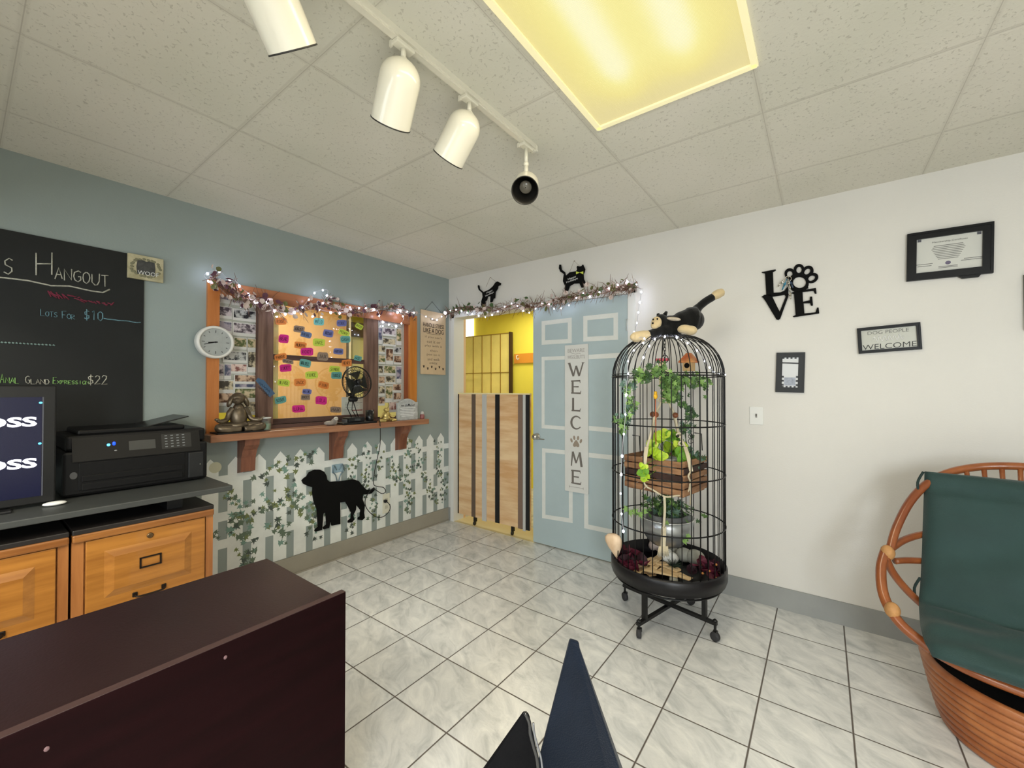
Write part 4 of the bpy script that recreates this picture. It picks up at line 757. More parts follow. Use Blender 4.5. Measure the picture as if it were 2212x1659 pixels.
for i, (ya, yb, lab) in enumerate(((ydiv+0.004, ycab, 'oak file cabinet with label holder beside the fence mural'), (2*ydiv-ycab+0.05, ydiv-0.004, 'oak file cabinet cut by the left edge of the picture'))):
    r = thing('file_cabinet', lab, 'cabinet', (0.32, (ya+yb)/2, 0), 'oak file cabinets')
    MB().box(0.03, CX, ya, yb, 0, CZ-0.035).build('body', OAK, r)
    MB().box(0.02, CX+0.02, ya-(0.0 if i == 0 else -0.0), yb, CZ-0.022, CZ, bev=0.004).build('top', mat('cabinet_top', (40, 36, 34), 0.4), r)  # near-black top: the shadow under the shelf is put into its colour
    MB().box(0.02, CX+0.024, ya, yb, CZ-0.052, CZ-0.02, bev=0.006).build('cornice', OAK, r)
    for u0, u1 in ((ya, ya+0.035), (yb-0.03, yb)): MB().box(CX, CX+0.006, u0, u1, 0.03, CZ-0.05).build('stile', OAKZ, r)
    for j, (za, zb) in enumerate(((0.385, 0.695), (0.05, 0.365))):
        o = raised(r, ya+0.04, yb-0.035, za, zb, 'drawer', mat('oak_drawer', (154, 98, 38), 0.38, col2=(182, 122, 52), vscale=2, stretch=(14, 1.1, 14), coat=0.3))
        ym = (ya+yb)/2; zc = (za+zb)/2
        if i == 0 or j == 0:
            hz = za+0.035
            g = MB()
            for s_ in (-1, 1): g.box(CX+0.014, CX+0.020, ym+s_*0.05-0.009, ym+s_*0.05+0.009, hz-0.010, hz+0.010, bev=0.003)
            g.tube(smoothpts([(CX+0.018, ym-0.05, hz), (CX+0.040, ym-0.045, hz-0.004), (CX+0.042, ym, hz-0.006), (CX+0.040, ym+0.045, hz-0.004), (CX+0.018, ym+0.05, hz)]), 0.004); g.build('pull', DARKPULL, o)
            fz = zc+0.015; g = MB(); X = CX+0.027
            g.box(X, X+0.004, ym-0.038, ym+0.038, fz+0.018, fz+0.024).box(X, X+0.004, ym-0.038, ym+0.038, fz-0.024, fz-0.018).box(X, X+0.004, ym-0.038, ym-0.032, fz-0.02, fz+0.02).box(X, X+0.004, ym+0.032, ym+0.038, fz-0.02, fz+0.02); g.build('label_holder', DARKPULL, o)
            if j == 0: MB().lathe([(0.012, 0), (0.012, 0.004), (0.008, 0.006), (0.002, 0.006)], (CX+0.014, ym, zb-0.030), (1, 0, 0), 20).build('lock', mat('aged_brass', (120, 96, 66), 0.35, metal=0.8), o)
# grey desk shelf on black risers
SH = 0.84; fx = at(503, 1048, SH).x; sy1 = at(503, 1048, SH).y
r = thing('raised_desk_shelf', 'long charcoal shelf on risers above the oak cabinets', 'shelf', (0.33, -2.7, 0.75))
MB().box(0.01, fx, -3.6, sy1, SH-0.026, SH, bev=0.004).build('board', DARKGREY, r)
for y in (-2.36, -3.35): MB().box(0.06, fx-0.12, y-0.03, y+0.03, CZ, SH-0.026).build('riser', BLACK, r)
# printer
pxf = 0.385; b0 = W(448, 1034, 0, pxf).y; b1 = W(133, 1075, 0, pxf).y; zt = SH+0.275
PB = mat('printer_black', (14, 14, 15), 0.45, bump=0.04, bscale=200, spec=0.3)
r = thing('printer', 'large black inkjet printer with blue light and tilted top tray', 'printer', (0.2, (b0+b1)/2, SH))
MB().box(0.02, pxf, b1, b0, SH+0.006, zt-0.07, bev=0.012).build('body', PB, r)
MB().box(0.02, pxf-0.02, b1+0.01, b0-0.005, zt-0.070, zt, bev=0.012).build('scanner', PB, r)
# slanted control panel
pz0, pz1 = zt-0.115, zt-0.012
vs = [(pxf+0.012, b1+0.03, pz0), (pxf+0.012, b0-0.035, pz0), (pxf-0.018, b0-0.035, pz1), (pxf-0.018, b1+0.03, pz1), (pxf-0.04, b1+0.03, pz0), (pxf-0.04, b0-0.035, pz0), (pxf-0.04, b0-0.035, pz1), (pxf-0.04, b1+0.03, pz1)]
o = MB().add(vs, [(0, 1, 2, 3), (4, 7, 6, 5), (0, 4, 5, 1), (3, 2, 6, 7), (0, 3, 7, 4), (1, 5, 6, 2)]).build('control_panel', mat('panel_black', (9, 9, 11), 0.4, spec=0.3), r)
def pp(t, s_, e=0.0): # point on the slanted panel
    return Vector((pxf+0.012-0.030*s_+e, b1+0.03+(b0-b1-0.065)*t, pz0+(pz1-pz0)*s_))
def quad(t0, t1, s0, s1, e, nm, m_, par): MB().add([pp(t0, s0, e), pp(t1, s0, e), pp(t1, s1, e), pp(t0, s1, e)], [(0, 1, 2, 3)]).build(nm, m_, par)
quad(0.40, 0.61, 0.30, 0.72, 0.001, 'screen', mat('printer_screen', (46, 48, 48), 0.35), o)
quad(0.66, 0.92, 0.22, 0.92, 0.001, 'keypad', mat('keypad_grey', (26, 27, 28), 0.4), o)
g = MB()
for i_ in range(4):
    for j_ in range(5): p = pp(0.70+0.05*i_, 0.32+0.13*j_, 0.002); g.box(p.x-0.0005, p.x+0.001, p.y-0.005, p.y+0.005, p.z-0.002, p.z+0.002)
g.build('keys', mat('key_print', (130, 134, 136), 0.4), o)
p = pp(0.25, 0.62, 0.002); MB().ell(p, (0.002, 0.006, 0.006)).build('status_light', mat('led_blue', (60, 190, 255), 0.3, emit=(60, 170, 255), estr=5), o)
p = pp(0.29, 0.66, 0.002); MB().ell(p, (0.002, 0.006, 0.009)).build('status_light', mat('led_deep_blue', (20, 60, 255), 0.3, emit=(20, 60, 255), estr=2.5), o)
p = pp(0.30, 0.35, 0.001); MB().ell(p, (0.0015, 0.005, 0.003)).build('button', mat('button_grey', (150, 150, 150), 0.3), o)
mb = MB(); p = Vector((pxf-0.0185, b1+0.115, zt-0.020)); put_text(mb, 'EPSON', p, (0, 1, 0), (0, 0, 1), 0.013, 0.075, off=0.02, extr=0.001); mb.build('brand_plate', mat('brand_grey', (196, 190, 176), 0.35), r)
MB().box(pxf-0.002, pxf+0.004, b1+0.05, b0-0.10, SH+0.03, pz0-0.008, bev=0.002).build('front_cover', PB, r)
MB().box(pxf+0.002, pxf+0.010, b1+0.06, b0-0.11, SH+0.03, SH+0.060, bev=0.002).build('paper_tray', PB, r)
MB().box(pxf+0.002, pxf+0.010, b1+0.06, b0-0.11, SH+0.068, SH+0.095, bev=0.002).build('paper_tray', PB, r)
MB().box(pxf-0.002, pxf+0.005, b0-0.085, b0-0.02, SH+0.02, pz0-0.01, bev=0.003).build('side_door', mat('printer_side', (34, 35, 36), 0.3), r)
p = Vector((pxf+0.007, b0-0.035, SH+0.085)); MB().ell(p, 0.003).build('highlight_stud', CHROME, r)
mb = MB().lathe([(0.012, 0), (0.012, 0.002)], (pxf+0.001, b1+0.035, SH+0.10), (1, 0, 0), 20, sx=1.3); mb.build('round_sticker', mat('sticker_grey', (84, 84, 84), 0.3), r)
tl = Vector((0.20, b1+0.20, zt)); M = Matrix.Translation((0.18, (b0+b1)/2+0.05, zt+0.02)) @ Matrix.Rotation(math.radians(14), 4, 'X')
MB().box(-0.13, 0.13, -0.13, 0.16, 0.0, 0.006, M=M, bev=0.002).build('feeder_tray', mat('tray_black', (30, 30, 30), 0.3), r)
MB().box(0.04, pxf-0.04, b1+0.05, b0-0.09, zt-0.002, zt+0.022, bev=0.008).build('feeder', PB, r)
# monitor (left edge)
mx_ = 0.46; m1 = W(122, 960, 0, mx_); mt = W(122, 833, 0, mx_).z
r = thing('monitor', 'black monitor with glowing OSS letters at the left edge', 'monitor', (mx_, m1.y-0.27, SH))
zb_ = SH+0.012
MB().box(mx_-0.035, mx_, m1.y-0.56, m1.y, zb_, mt, bev=0.006).build('casing', mat('monitor_black', (18, 18, 18), 0.4), r)
se = W(92, 960, 0, mx_).y; st_ = W(60, 858, 0, mx_).z; sb_ = W(92, 1070, 0, mx_).z
MB().box(mx_, mx_+0.0015, m1.y-0.53, se-0.003, sb_, st_).build('screen', mat('screen_navy', (14, 16, 34), 0.25, emit=(24, 26, 58), estr=0.45), r)
MB().box(mx_, mx_+0.002, se-0.002, se+0.002, sb_, st_).build('bezel_line', mat('bezel_grey', (80, 82, 92), 0.3), r)
WE = mat('screen_white', (240, 240, 255), 0.4, emit=(236, 236, 255), estr=1.5)
for py_ in (912, 1003):
    c_ = W(35, py_, 0, mx_+0.002); mb = MB(); e1 = W(80, py_, 0, mx_+0.002).y; put_text(mb, 'LOSS', (mx_+0.002, e1-0.094, c_.z), (0, 1, 0), (0, 0, 1), 0.040, 0.188, off=0.035); mb.build('screen_text', WE, r)
for px_, py_ in ((88, 870), (86, 958)):
    p = W(px_, py_, 0, mx_+0.003); MB().ell(p, (0.001, 0.005, 0.004)).build('screen_arrow', mat('screen_cyan', (80, 220, 255), 0.4, emit=(80, 210, 255), estr=2), r)
MB().box(mx_-0.10, mx_+0.05, m1.y-0.40, m1.y-0.12, SH, SH+0.010, bev=0.003).box(mx_-0.06, mx_-0.03, m1.y-0.31, m1.y-0.21, SH, SH+0.2, bev=0.003).build('stand', BLACK, r)
c_ = at(118, 1092, SH)
tag(MB().ell((c_.x, c_.y, SH+0.009), (0.022, 0.036, 0.009)).build('white_glare', mat('glossy_white', (236, 236, 232), 0.15)), 'small glossy white oval put in for the glare at the monitor foot', 'glare')  # white oval added in place of the glare at the monitor's base
# ------------------------------------------------------------------ mahogany desk
DZt = 0.74; e0 = at(575, 1212, DZt); e1 = W(747, 1286, 2, DZt+0.012)
x0 = 1.500; x1 = 1.962; ye = -2.345
r = thing('mahogany_desk', 'dark red mahogany desk with tall front panel in the foreground', 'desk', ((x0+x1)/2, -3.2, 0))
MB().box(x0, x1-0.02, -4.2, ye-0.002, DZt-0.028, DZt, bev=0.003).build('top', MAHOGT, r)
M = MB().box(x1-0.02, x1, -4.2, ye+0.012, 0.0, DZt+0.014, bev=0.002).build('front_panel', MAHOG, r)
MB().box(x1-0.0195, x1-0.0005, -4.199, ye+0.011, DZt+0.0135, DZt+0.0150).build('edge_banding', mat('edge_brown', (60, 42, 40), 0.5), r)
for y in (ye-0.03, -4.17): MB().box(x0+0.02, x1-0.02, y-0.011, y+0.011, 0, DZt-0.028).build('side_panel', MAHOG, r)
g = MB(); 
for p_ in ((487, 1420), (101, 1618)):
    p = W(p_[0], p_[1], 0, x1+0.0005); g.ell(p, (0.001, 0.004, 0.0045), u=8, v=4)
g.build('screw_cap', mat('grey_cap', (110, 84, 88), 0.3), r)
# ------------------------------------------------------------------ navy and black bags at the bottom
def peak(name, label, pts, m_, cat_, trim=None):
    """upright pointed bag: front outline and a back outline joined"""
    r = thing(name, label, cat_, (pts['c'][0], pts['c'][1], 0)); F = [Vector(p) for p in pts['f']]; Bk = [Vector(p) for p in pts['b']]; n = len(F)
    mb = MB(); mb.add(F+Bk, [tuple(range(n)), tuple(reversed(range(n, 2*n)))]+[(i, i+n, (i+1) % n+n, (i+1) % n) for i in range(n)])
    o = mb.build('body', m_, r, fixn=True)
    bv = o.modifiers.new('b', 'BEVEL'); bv.width = 0.006; bv.segments = 2
    return r
def D(px, py, d): return CAM + (FW + RT*((px-1106)/FPX) - UP*((py-829.5)/FPX))*d
NAVY = mat('navy_canvas', (15, 25, 40), 0.9, spec=0.15, var=0.16, vscale=5, bump=0.5, bscale=260, sheen=0.2)
BAGB = mat('black_canvas', (11, 11, 14), 0.85, spec=0.15, var=0.2, vscale=6, bump=0.3, bscale=200)
def down(p, z=0.0): return Vector((p[0], p[1], z))
t0, t1, t1b = D(1231, 1381, 1.16), D(1251, 1388, 1.15), D(1253, 1402, 1.15); l0 = D(1150, 1690, 1.08); r0 = D(1348, 1690, 1.10)
lf = Vector((l0.x-0.035*RT.x, l0.y-0.035*RT.y, 0.0)); rf = Vector((r0.x+0.03*RT.x, r0.y+0.03*RT.y, 0)); bk = Vector((FW.x*0.03+RT.x*0.01, FW.y*0.03+RT.y*0.01, 0)); bs = Vector((FW.x*0.012, FW.y*0.012, 0.0))
peak('navy_bag', 'navy blue canvas bag rising to a narrow flat tip at bottom centre', {'c': ((l0.x+r0.x)/2, (l0.y+r0.y)/2), 'f': [lf, l0, t0, t1, t1b, r0, rf], 'b': [lf+bk, l0+bk, t0+bs, t1+bs, t1b+bs, r0+bk, rf+bk]}, NAVY, 'bag')
t0, t1 = D(1131, 1540, 1.02), D(1143, 1545, 1.02); l0 = D(1040, 1675, 1.0); r0 = D(1172, 1690, 0.99)
lf = Vector((l0.x-0.1*RT.x, l0.y-0.1*RT.y, 0.0)); rf = Vector((r0.x, r0.y, 0))
bk2 = Vector((FW.x*0.02, FW.y*0.02, 0))
rb = peak('black_bag', 'black bag with glossy zip edge in front of the navy bag', {'c': ((l0.x+r0.x)/2, (l0.y+r0.y)/2), 'f': [lf, l0, t0, t1, r0, rf], 'b': [lf+bk2, l0+bk2, t0+bs, t1+bs, r0+bk2, rf+bk2]}, BAGB, 'bag')
g = MB(); zp = [D(1134, 1539, 1.008), D(1143, 1560, 1.004), D(1145, 1582, 1.0), D(1152, 1610, 0.995), D(1160, 1640, 0.99), D(1166, 1700, 0.985)]
g.tube(smoothpts(zp, 5), 0.0048, n=8); g.build('piping', mat('glossy_black', (26, 26, 28), 0.12, spec=0.9), rb)
g = MB(); g.tube(smoothpts([p+RT*0.010-FW*0.002 for p in zp[1:]], 5), 0.0026, n=8); g.build('zip', mat('zip_grey', (130, 132, 138), 0.3, metal=0.6), rb)
# ------------------------------------------------------------------ double door: closed blue leaf
dx0 = W(1151, 900, 1, -0.012).x; dx1 = 1.882
dr = thing('door_1', 'pale blue door leaf with hand painted white panel outlines', None, ((dx0+dx1)/2, 0.01, 0)); dr['kind'] = 'structure'
MB().box(dx0, dx1, -0.006, 0.036, 0.010, DZ-0.004).build('leaf', DOORBLUE, dr)
WP = mat('brush_white', (222, 224, 220), 0.6, var=0.03, vscale=10)
def rp(px, py): p = W(px, py, 1, -0.007); return (p.x, p.z)
def outline(c4, w_, nm='painted_outline'):
    P = [rp(*c) for c in c4]; cx_ = sum(p[0] for p in P)/4; cz_ = sum(p[1] for p in P)/4
    I = [(p[0]+(w_ if p[0] < cx_ else -w_), p[1]+(w_ if p[1] < cz_ else -w_)) for p in P]
    MB().ring2d(P, I, lambda a, b, d: Vector((a, -0.0065-d, b)), 0.0012).build(nm, WP, dr)
outline([(1170, 694), (1235, 686), (1235, 741), (1170, 745)], 0.036); outline([(1260, 683), (1335, 675), (1335, 734), (1260, 738)], 0.036)
outline([(1170, 771), (1236, 768), (1236, 930), (1170, 925)], 0.030); outline([(1262, 767), (1340, 762), (1340, 936), (1262, 929)], 0.036)
outline([(1171, 968), (1237, 974), (1237, 1130), (1171, 1119)], 0.034); outline([(1262, 977), (1341, 985), (1341, 1158), (1262, 1141)], 0.036)
h = W(1160, 943, 1, -0.01)
g = MB().lathe([(0.030, 0), (0.028, 0.006), (0.012, 0.010), (0.011, 0.035)], (h.x, -0.006, h.z), (0, -1, 0), 24).ell((h.x, -0.045, h.z), (0.026, 0.020, 0.026)); g.build('door_knob', CHROME, dr)
MB().box(h.x+0.02, h.x+0.075, -0.014, -0.006, h.z-0.024, h.z-0.014, bev=0.002).build('thumb_latch', CHROME, dr)
for z in (0.25, 1.02, 1.80): MB().tube([(dx1-0.002, -0.012, z-0.045), (dx1-0.002, -0.012, z+0.045)], 0.006, n=10).build('hinge', mat('painted_hinge', (190, 196, 196), 0.4), dr)
# ------------------------------------------------------------------ striped half gate in the open side
gz1 = 1.272; gx0 = DX0+0.012; gx1 = W(1146, 1000, 1, 0.05).x; gy = 0.05
zl, zr = 0.075, 0.075
r = thing('half_gate', 'half height wood grain gate with vertical black grey and white stripes', 'gate', ((gx0+gx1)/2, gy, 0.0))
def fxg(px): return W(px, 1000, 1, gy-0.012).x
GW = mat('gate_laminate', (216, 168, 118), 0.32, col2=(242, 212, 168), vscale=1.9, stretch=(0.9, 1, 6.5), coat=0.35)
MB().box(gx0, gx1, gy-0.010, gy+0.012, zl, gz1).build('panel', GW, r)
for i, (a_, b_, c_, nm) in enumerate(((983, 991, 'k', 0), (1019, 1027, 'g', 0), (1042, 1051, 'w', 0), (1070, 1079, 'k', 0), (1120, 1129, 'b', 0), (1130, 1136, 'w', 0), (1136, 1146, 'k', 0))):
    xa, xb = max(gx0, fxg(a_)), min(gx1, fxg(b_)); th = {'k': 0.006, 'g': 0.005, 'w': 0.008, 'b': 0.010}[c_]
    m_ = {'k': mat('stripe_black', (20, 22, 24), 0.6), 'g': mat('stripe_grey', (104, 88, 74), 0.6), 'w': mat('stripe_white', (196, 196, 192), 0.5), 'b': mat('stripe_brown', (128, 106, 92), 0.6)}[c_]
    MB().box(xa, xb, gy-0.010-th, gy-0.010, zl-(0.012 if c_ == 'w' else 0), gz1-0.001).build('stripe', m_, r)
MB().box(gx0, gx1, gy-0.014, gy+0.016, gz1, gz1+0.012).build('top_rail', mat('cream_rail', (238, 222, 170), 0.5), r)
for px_ in (1025, 1106):
    x = fxg(px_); g = MB().box(x-0.008, x+0.014, gy-0.018, gy+0.014, 0.03, zl, bev=0.002); g.lathe([(0.018, -0.008), (0.020, 0), (0.018, 0.008)], (x+0.01, gy-0.02, 0.0205), (1, 0.15, 0), 18); g.build('caster', BLACK, r)
struct('trim_3', MB().box(DX0, dx0, -0.002, 0.30, 0.0, 0.0015), mat('threshold', (214, 200, 160), 0.5), 'pale threshold strip under the gate')
# ------------------------------------------------------------------ welcome banner on the door
A = rp(1222, 746); B_ = rp(1269, 1060); bx0, bx1 = rp(1222, 900)[0], rp(1272, 900)[0]; bz1, bz0 = A[1]-0.002, 0.497
r = thing('welcome_banner', 'tall narrow white wooden banner reading WELCOME on the blue door', 'sign', ((bx0+bx1)/2, -0.015, bz0))
MB().box(bx0, bx1, -0.022, -0.0085, bz0, bz1, bev=0.0015).build('board', mat('whitewash', (216, 216, 212), 0.65, var=0.03, vscale=4), r)
INK = mat('taupe_ink', (112, 106, 100), 0.7); bc = (bx0+bx1)/2; bw_ = bx1-bx0
def fz(py): return W(1247, py, 1, -0.02).z
def flat(a, b, d): return Vector((a, -0.0225-d, b))
for txt, z_, h_, w_ in (('BEWARE', fz(757), 0.030, 0.15), ('WIGGLEBUTTS', fz(771), 0.028, 0.155)):
    mb = MB(); put_text(mb, txt, (bc, -0.0225, z_), (1, 0, 0), (0, 0, 1), h_, w_); mb.build('lettering', mat('pale_ink', (164, 160, 156), 0.7), r)
mb = MB(); mb.tube([(bc-0.04+0.01*k, -0.0228, fz(764)+0.004*math.sin(k*1.3)) for k in range(9)], 0.0016, n=5); mb.build('flourish', MT['pale_ink'], r)
def glyph(ch, zc, hh):
    ww = {'W': .125, 'E': .078, 'L': .070, 'C': .105, 'M': .10}[ch]; t = 0.0165; mb = MB()
    def bar(p, q_, ta=t, tb=t):
        p = Vector((p[0], p[1])); q_ = Vector((q_[0], q_[1])); d_ = (q_-p).normalized(); n_ = Vector((-d_.y, d_.x)); k = random.uniform(0, 0.0001)
        mb.prism([tuple(p+n_*ta/2), tuple(q_+n_*tb/2), tuple(q_-n_*tb/2), tuple(p-n_*ta/2)], lambda a, b, d: Vector((bc+a, -0.0225-d-k, zc+b)), 0.001)
    w2, h2 = ww/2, hh/2
    if ch == 'W':
        bar((-w2, h2), (-w2*.38, -h2), t*1.2, t); bar((-w2*.38, -h2), (0, h2*.55), t*.8, t*.6); bar((0, h2*.55), (w2*.45, -h2), t*1.1, t); bar((w2*.45, -h2), (w2, h2), t*.7, t*.7)
        for x_ in (-w2, 0.0, w2): bar((x_-.012, h2-.002), (x_+.012, h2-.002), .005, .005) if x_ else None
    elif ch in 'EL':
        bar((-w2+.008, h2), (-w2+.008, -h2), t*1.05, t*1.15); bar((-w2-.006, -h2+.006), (w2, -h2+.004), .010, .013); bar((w2-.003, -h2-.002), (w2+.004, -h2+.024), .008, .004)
        if ch == 'E': bar((-w2-.006, h2-.006), (w2-.004, h2-.004), .010, .012); bar((w2-.006, h2+.002), (w2-.002, h2-.022), .008, .004); bar((-w2+.008, .002), (w2-.016, .002), .009, .011)
    elif ch == 'M':
        bar((-w2+.006, -h2), (-w2*.62, h2), t*.6, t*.8); bar((-w2*.62, h2), (0, -h2*.55), t*1.1, t*.9); bar((0, -h2*.55), (w2*.62, h2), t*.6, t*.6); bar((w2*.62, h2), (w2-.002, -h2), t*1.1, t*1.2)
    else:
        o_ = []; i_ = []; n = 26
        for k in range(n): an = math.radians(38)+math.radians(284)*k/(n-1); ta = t*(0.55+0.6*math.sin(PI*k/(n-1))); o_.append((w2*math.cos(an), h2*math.sin(an))); i_.append(((w2-ta)*math.cos(an), (h2-ta*.8)*math.sin(an)))
        for k in range(n-1): mb.prism([o_[k], o_[k+1], i_[k+1], i_[k]], lambda a, b, d: Vector((bc+a, -0.0225-d, zc+b)), 0.001)
    mb.build('letter', INK, r)
for ch, py_, hp_ in (('W', 798, 29), ('E', 836, 29), ('L', 874, 29), ('C', 913, 30), ('M', 992, 31), ('E', 1031, 30)): glyph(ch, fz(py_), fz(py_-hp_/2)-fz(py_+hp_/2))
mb = MB(); pz = fz(956); P = [(0, -.030), (.012, -.036), (.026, -.032), (.028, -.016), (.018, 0), (.008, .016), (0, .019), (-.008, .016), (-.018, 0), (-.028, -.016), (-.026, -.032), (-.012, -.036)]
mb.prism([(bc+a, pz+b) for a, b in P], flat, 0.001)
for x_, z_, ro in ((-.042, .014, .35), (-.017, .036, .1), (.017, .036, -.1), (.042, .014, -.35)): mb.prism([(bc+a, b) for a, b in ellpts(x_, pz+z_, .0095, .018, ro, 16)], flat, 0.001)
mb.build('paw_emblem', mat('paw_tan', (152, 138, 124), 0.7), r)
mb = MB(); mb.box(bc-.062, bc+.062, -0.0235, -0.0225, fz(1053)-.0012, fz(1053)+.0012).box(bc-.064, bc-.060, -0.0235, -0.0225, fz(1053)-.009, fz(1053)+.007).box(bc+.060, bc+.064, -0.0235, -0.0225, fz(1053)-.009, fz(1053)+.007); mb.build('bottom_rule', MT['pale_ink'], r)
# ------------------------------------------------------------------ black pet silhouettes above the door
dogs = [(412, 355), (413, 338), (424, 338), (431, 375), (465, 404), (520, 380), (556, 348), (580, 312), (600, 302), (631, 318), (628, 336), (606, 345), (600, 372), (580, 402), (575, 460), (560, 466), (548, 500), (530, 502), (533, 440), (506, 446), (497, 480), (482, 490), (488, 536), (474, 536), (464, 518), (455, 538), (443, 530), (445, 490), (458, 450), (454, 412), (420, 382)]
cats = [(1190, 142), (1205, 142), (1213, 190), (1243, 212), (1252, 248), (1290, 215), (1350, 204), (1360, 190), (1356, 165), (1364, 152), (1384, 160), (1400, 156), (1416, 140), (1424, 158), (1437, 185), (1430, 212), (1420, 232), (1424, 280), (1447, 325), (1436, 337), (1414, 312), (1420, 357), (1402, 361), (1382, 320), (1330, 322), (1290, 345), (1272, 392), (1255, 402), (1238, 372), (1245, 345), (1225, 300), (1229, 262), (1235, 232), (1200, 208), (1186, 178)]
for nm, pl, lab, apx, hk_, tx in (('dog_ornament', dogs, 'small black hanging dog silhouette with white writing above the gate', (525, 262), ((487, 350), (590, 308)), (525, 412, -14)), ('cat_ornament', cats, 'black hanging cat silhouette with lime bow above the blue door', (1327, 103), ((1283, 218), (1388, 160)), (1312, 282, -10))):
    P = scaled(pl, 0.22604, 940, 540); c_ = W(P[0][0], P[0][1], 1, -0.02)
    r = thing(nm, lab, 'ornament', (c_.x+0.1, -0.02, c_.z-0.2), 'pet silhouettes above the door')
    MB().prism(P, onR(-0.016), 0.008).build('board', MATBLACK, r)
    f4 = lambda a, b: W(940+a*0.22604, 540+b*0.22604, 1, -0.017)
    MB().tube([f4(*hk_[0]), f4(*apx), f4(*hk_[1])], 0.0012, n=5).ell(f4(*apx)+Vector((0, 0.008, 0)), 0.004).build('wire', mat('thin_wire', (140, 120, 100), 0.4, metal=0.5), r)
    u_ = Vector((math.cos(math.radians(-tx[2])), 0, math.sin(math.radians(-tx[2]))))
    for li, (w1, hh) in enumerate((('Happy', 0.020), ('Howlidays' if nm[0] == 'd' else 'Holidays', 0.018))):
        p = f4(tx[0], tx[1]-12+24*li); p.y = -0.0248; mb = MB(); put_text(mb, w1, p, u_, Vector((-u_.z, 0, u_.x)), hh, 0.075 if li == 0 else 0.105, off=0.01); mb.build('lettering', mat('white_paint_pen', (214, 214, 212), 0.6), r)
    if nm[0] == 'c':
        mb = MB()
        for s_ in (-1, 1): mb.prism([(1382, 216), (1382+s_*34, 204), (1382+s_*34, 232)], lambda a, b, d: W(940+a*0.22604, 540+b*0.22604, 1, -0.0245)+Vector((0, -d, 0)), 0.003)
        mb.build('bow', mat('lime_bow', (214, 226, 90), 0.5), r)
# ------------------------------------------------------------------ twig garlands with light strings
TW = [mat('twig_brown', (118, 84, 66), 0.8), mat('twig_grey', (168, 146, 132), 0.8), mat('leaf_olive', (104, 106, 60), 0.7), mat('leaf_green', (70, 96, 56), 0.7), mat('leaf_white', (214, 196, 190), 0.6), mat('leaf_plum', (96, 58, 72), 0.7)]
BULB = mat('led_white', (235, 238, 255), 0.3, emit=(222, 228, 255), estr=30); WIRE = mat('clear_wire', (196, 196, 204), 0.3)
R7 = random.Random(21)
def garland(name, label, path, nrm, n_tw, n_lf, cols, spread, drop):
    P = smoothpts(path, 16); m = len(P); nrm = Vector(nrm); r = thing(name, label, 'garland', tuple(P[m//2]))
    g = MB()
    for q_ in range(4):
        ph = R7.uniform(0, 6); g.tube([p+nrm*(0.008+0.012*abs(math.sin(i*0.21+ph)))+Vector((0, 0, 0.018*math.sin(i*0.16+ph))) for i, p in enumerate(P)], 0.0035+0.001*q_*0.5, n=5, mi=q_ % 2)
    for k in range(n_tw):
        i = R7.randrange(m); p = P[i]; t = (P[min(i+1, m-1)]-P[max(i-1, 0)]).normalized(); d_ = (t*R7.uniform(-1, 1)*1.2+Vector((0, 0, 1))*R7.gauss(drop, 1)+nrm*R7.uniform(0.1, 0.9)).normalized(); ln = R7.uniform(0.035, 0.115)
        a_ = p+Vector((0, 0, R7.gauss(0, spread*.5)))+nrm*0.02; c_ = a_+d_*ln*0.5+Vector((0, 0, R7.uniform(-.01, .01))); e_ = a_+d_*ln+Vector((0, 0, R7.uniform(-.02, .012)))
        e_ = e_ + nrm*max(0.0, 0.012-(e_-p).dot(nrm))
        g.tube([a_, c_, e_], [0.0026, 0.0018, 0.0009], n=4, mi=R7.choice((0, 0, 1)))
    o = g.build('twigs', TW[:2], r); o['kind'] = 'stuff'
    g = MB()
    for k in range(n_lf):
        i = R7.randrange(m); p = P[i]+Vector((0, 0, R7.gauss(0, spread)))+nrm*R7.uniform(0.03, 0.06); leaf(g, p, R7.uniform(0.018, 0.042), nrm*0.7+Vector((R7.uniform(-1, 1), R7.uniform(-1, 1), R7.uniform(-1, 1)))*0.5, R7.uniform(0, 6.28), R7.choice(cols), 'round' if k % 3 else 'long')
    o = g.build('leaves', TW[2:], r); o['kind'] = 'stuff'
    return r
gl = [W(px, py, 0, 0.035) for px, py in ((452, 600), (478, 618), (505, 632), (530, 648), (565, 652), (600, 668), (640, 668), (680, 662), (710, 658), (735, 672), (770, 672), (810, 668), (850, 668), (893, 680))]
garland('window_garland', 'plum and white leafy twig garland draped along the window top', gl, (1, 0, 0), 240, 190, (2, 2, 3, 3, 0, 2), 0.026, -0.25)
gr = [W(px, py, 1, -0.035) for px, py in ((962, 678), (1000, 668), (1040, 668), (1080, 668), (1120, 662), (1160, 660), (1200, 652), (1240, 642), (1280, 634), (1320, 626), (1350, 622), (1378, 616))]
garland('door_garland', 'brown twig garland with green sprigs along the double door top', gr, (0, -1, 0), 460, 110, (0, 0, 1, 2, 2, 2), 0.026, -0.45)
g = MB()
for k in range(9): leaf(g, W(975+k*6, 672-4*(k % 3), 1, -0.06), 0.07, (0.2, -1, 0.3), R7.uniform(-0.8, 0.8), 0, 'long')
tag(g.build('fern_sprig', TW[3]), 'dark green fern sprig at the corner end of the door garland', 'sprig')
def light_string(name, label, path, r_bulb, every):
    P = smoothpts(path, 6); r = thing(name, label, 'string lights', tuple(P[len(P)//2]))
    MB().tube(P, 0.0016, n=5).build('wire', WIRE, r)
    acc = 0; n = 0
    for i in range(1, len(P)):
        acc += (P[i]-P[i-1]).length
        if acc > every and n < 60:
            acc = 0; n += 1; s_ = r_bulb*R7.uniform(0.75, 1.25); MB().ell(P[i]+Vector((0, 0, -s_*0.6)), (s_*0.8, s_*0.8, s_), u=8, v=6).build('bulb', BULB, r)
    return r
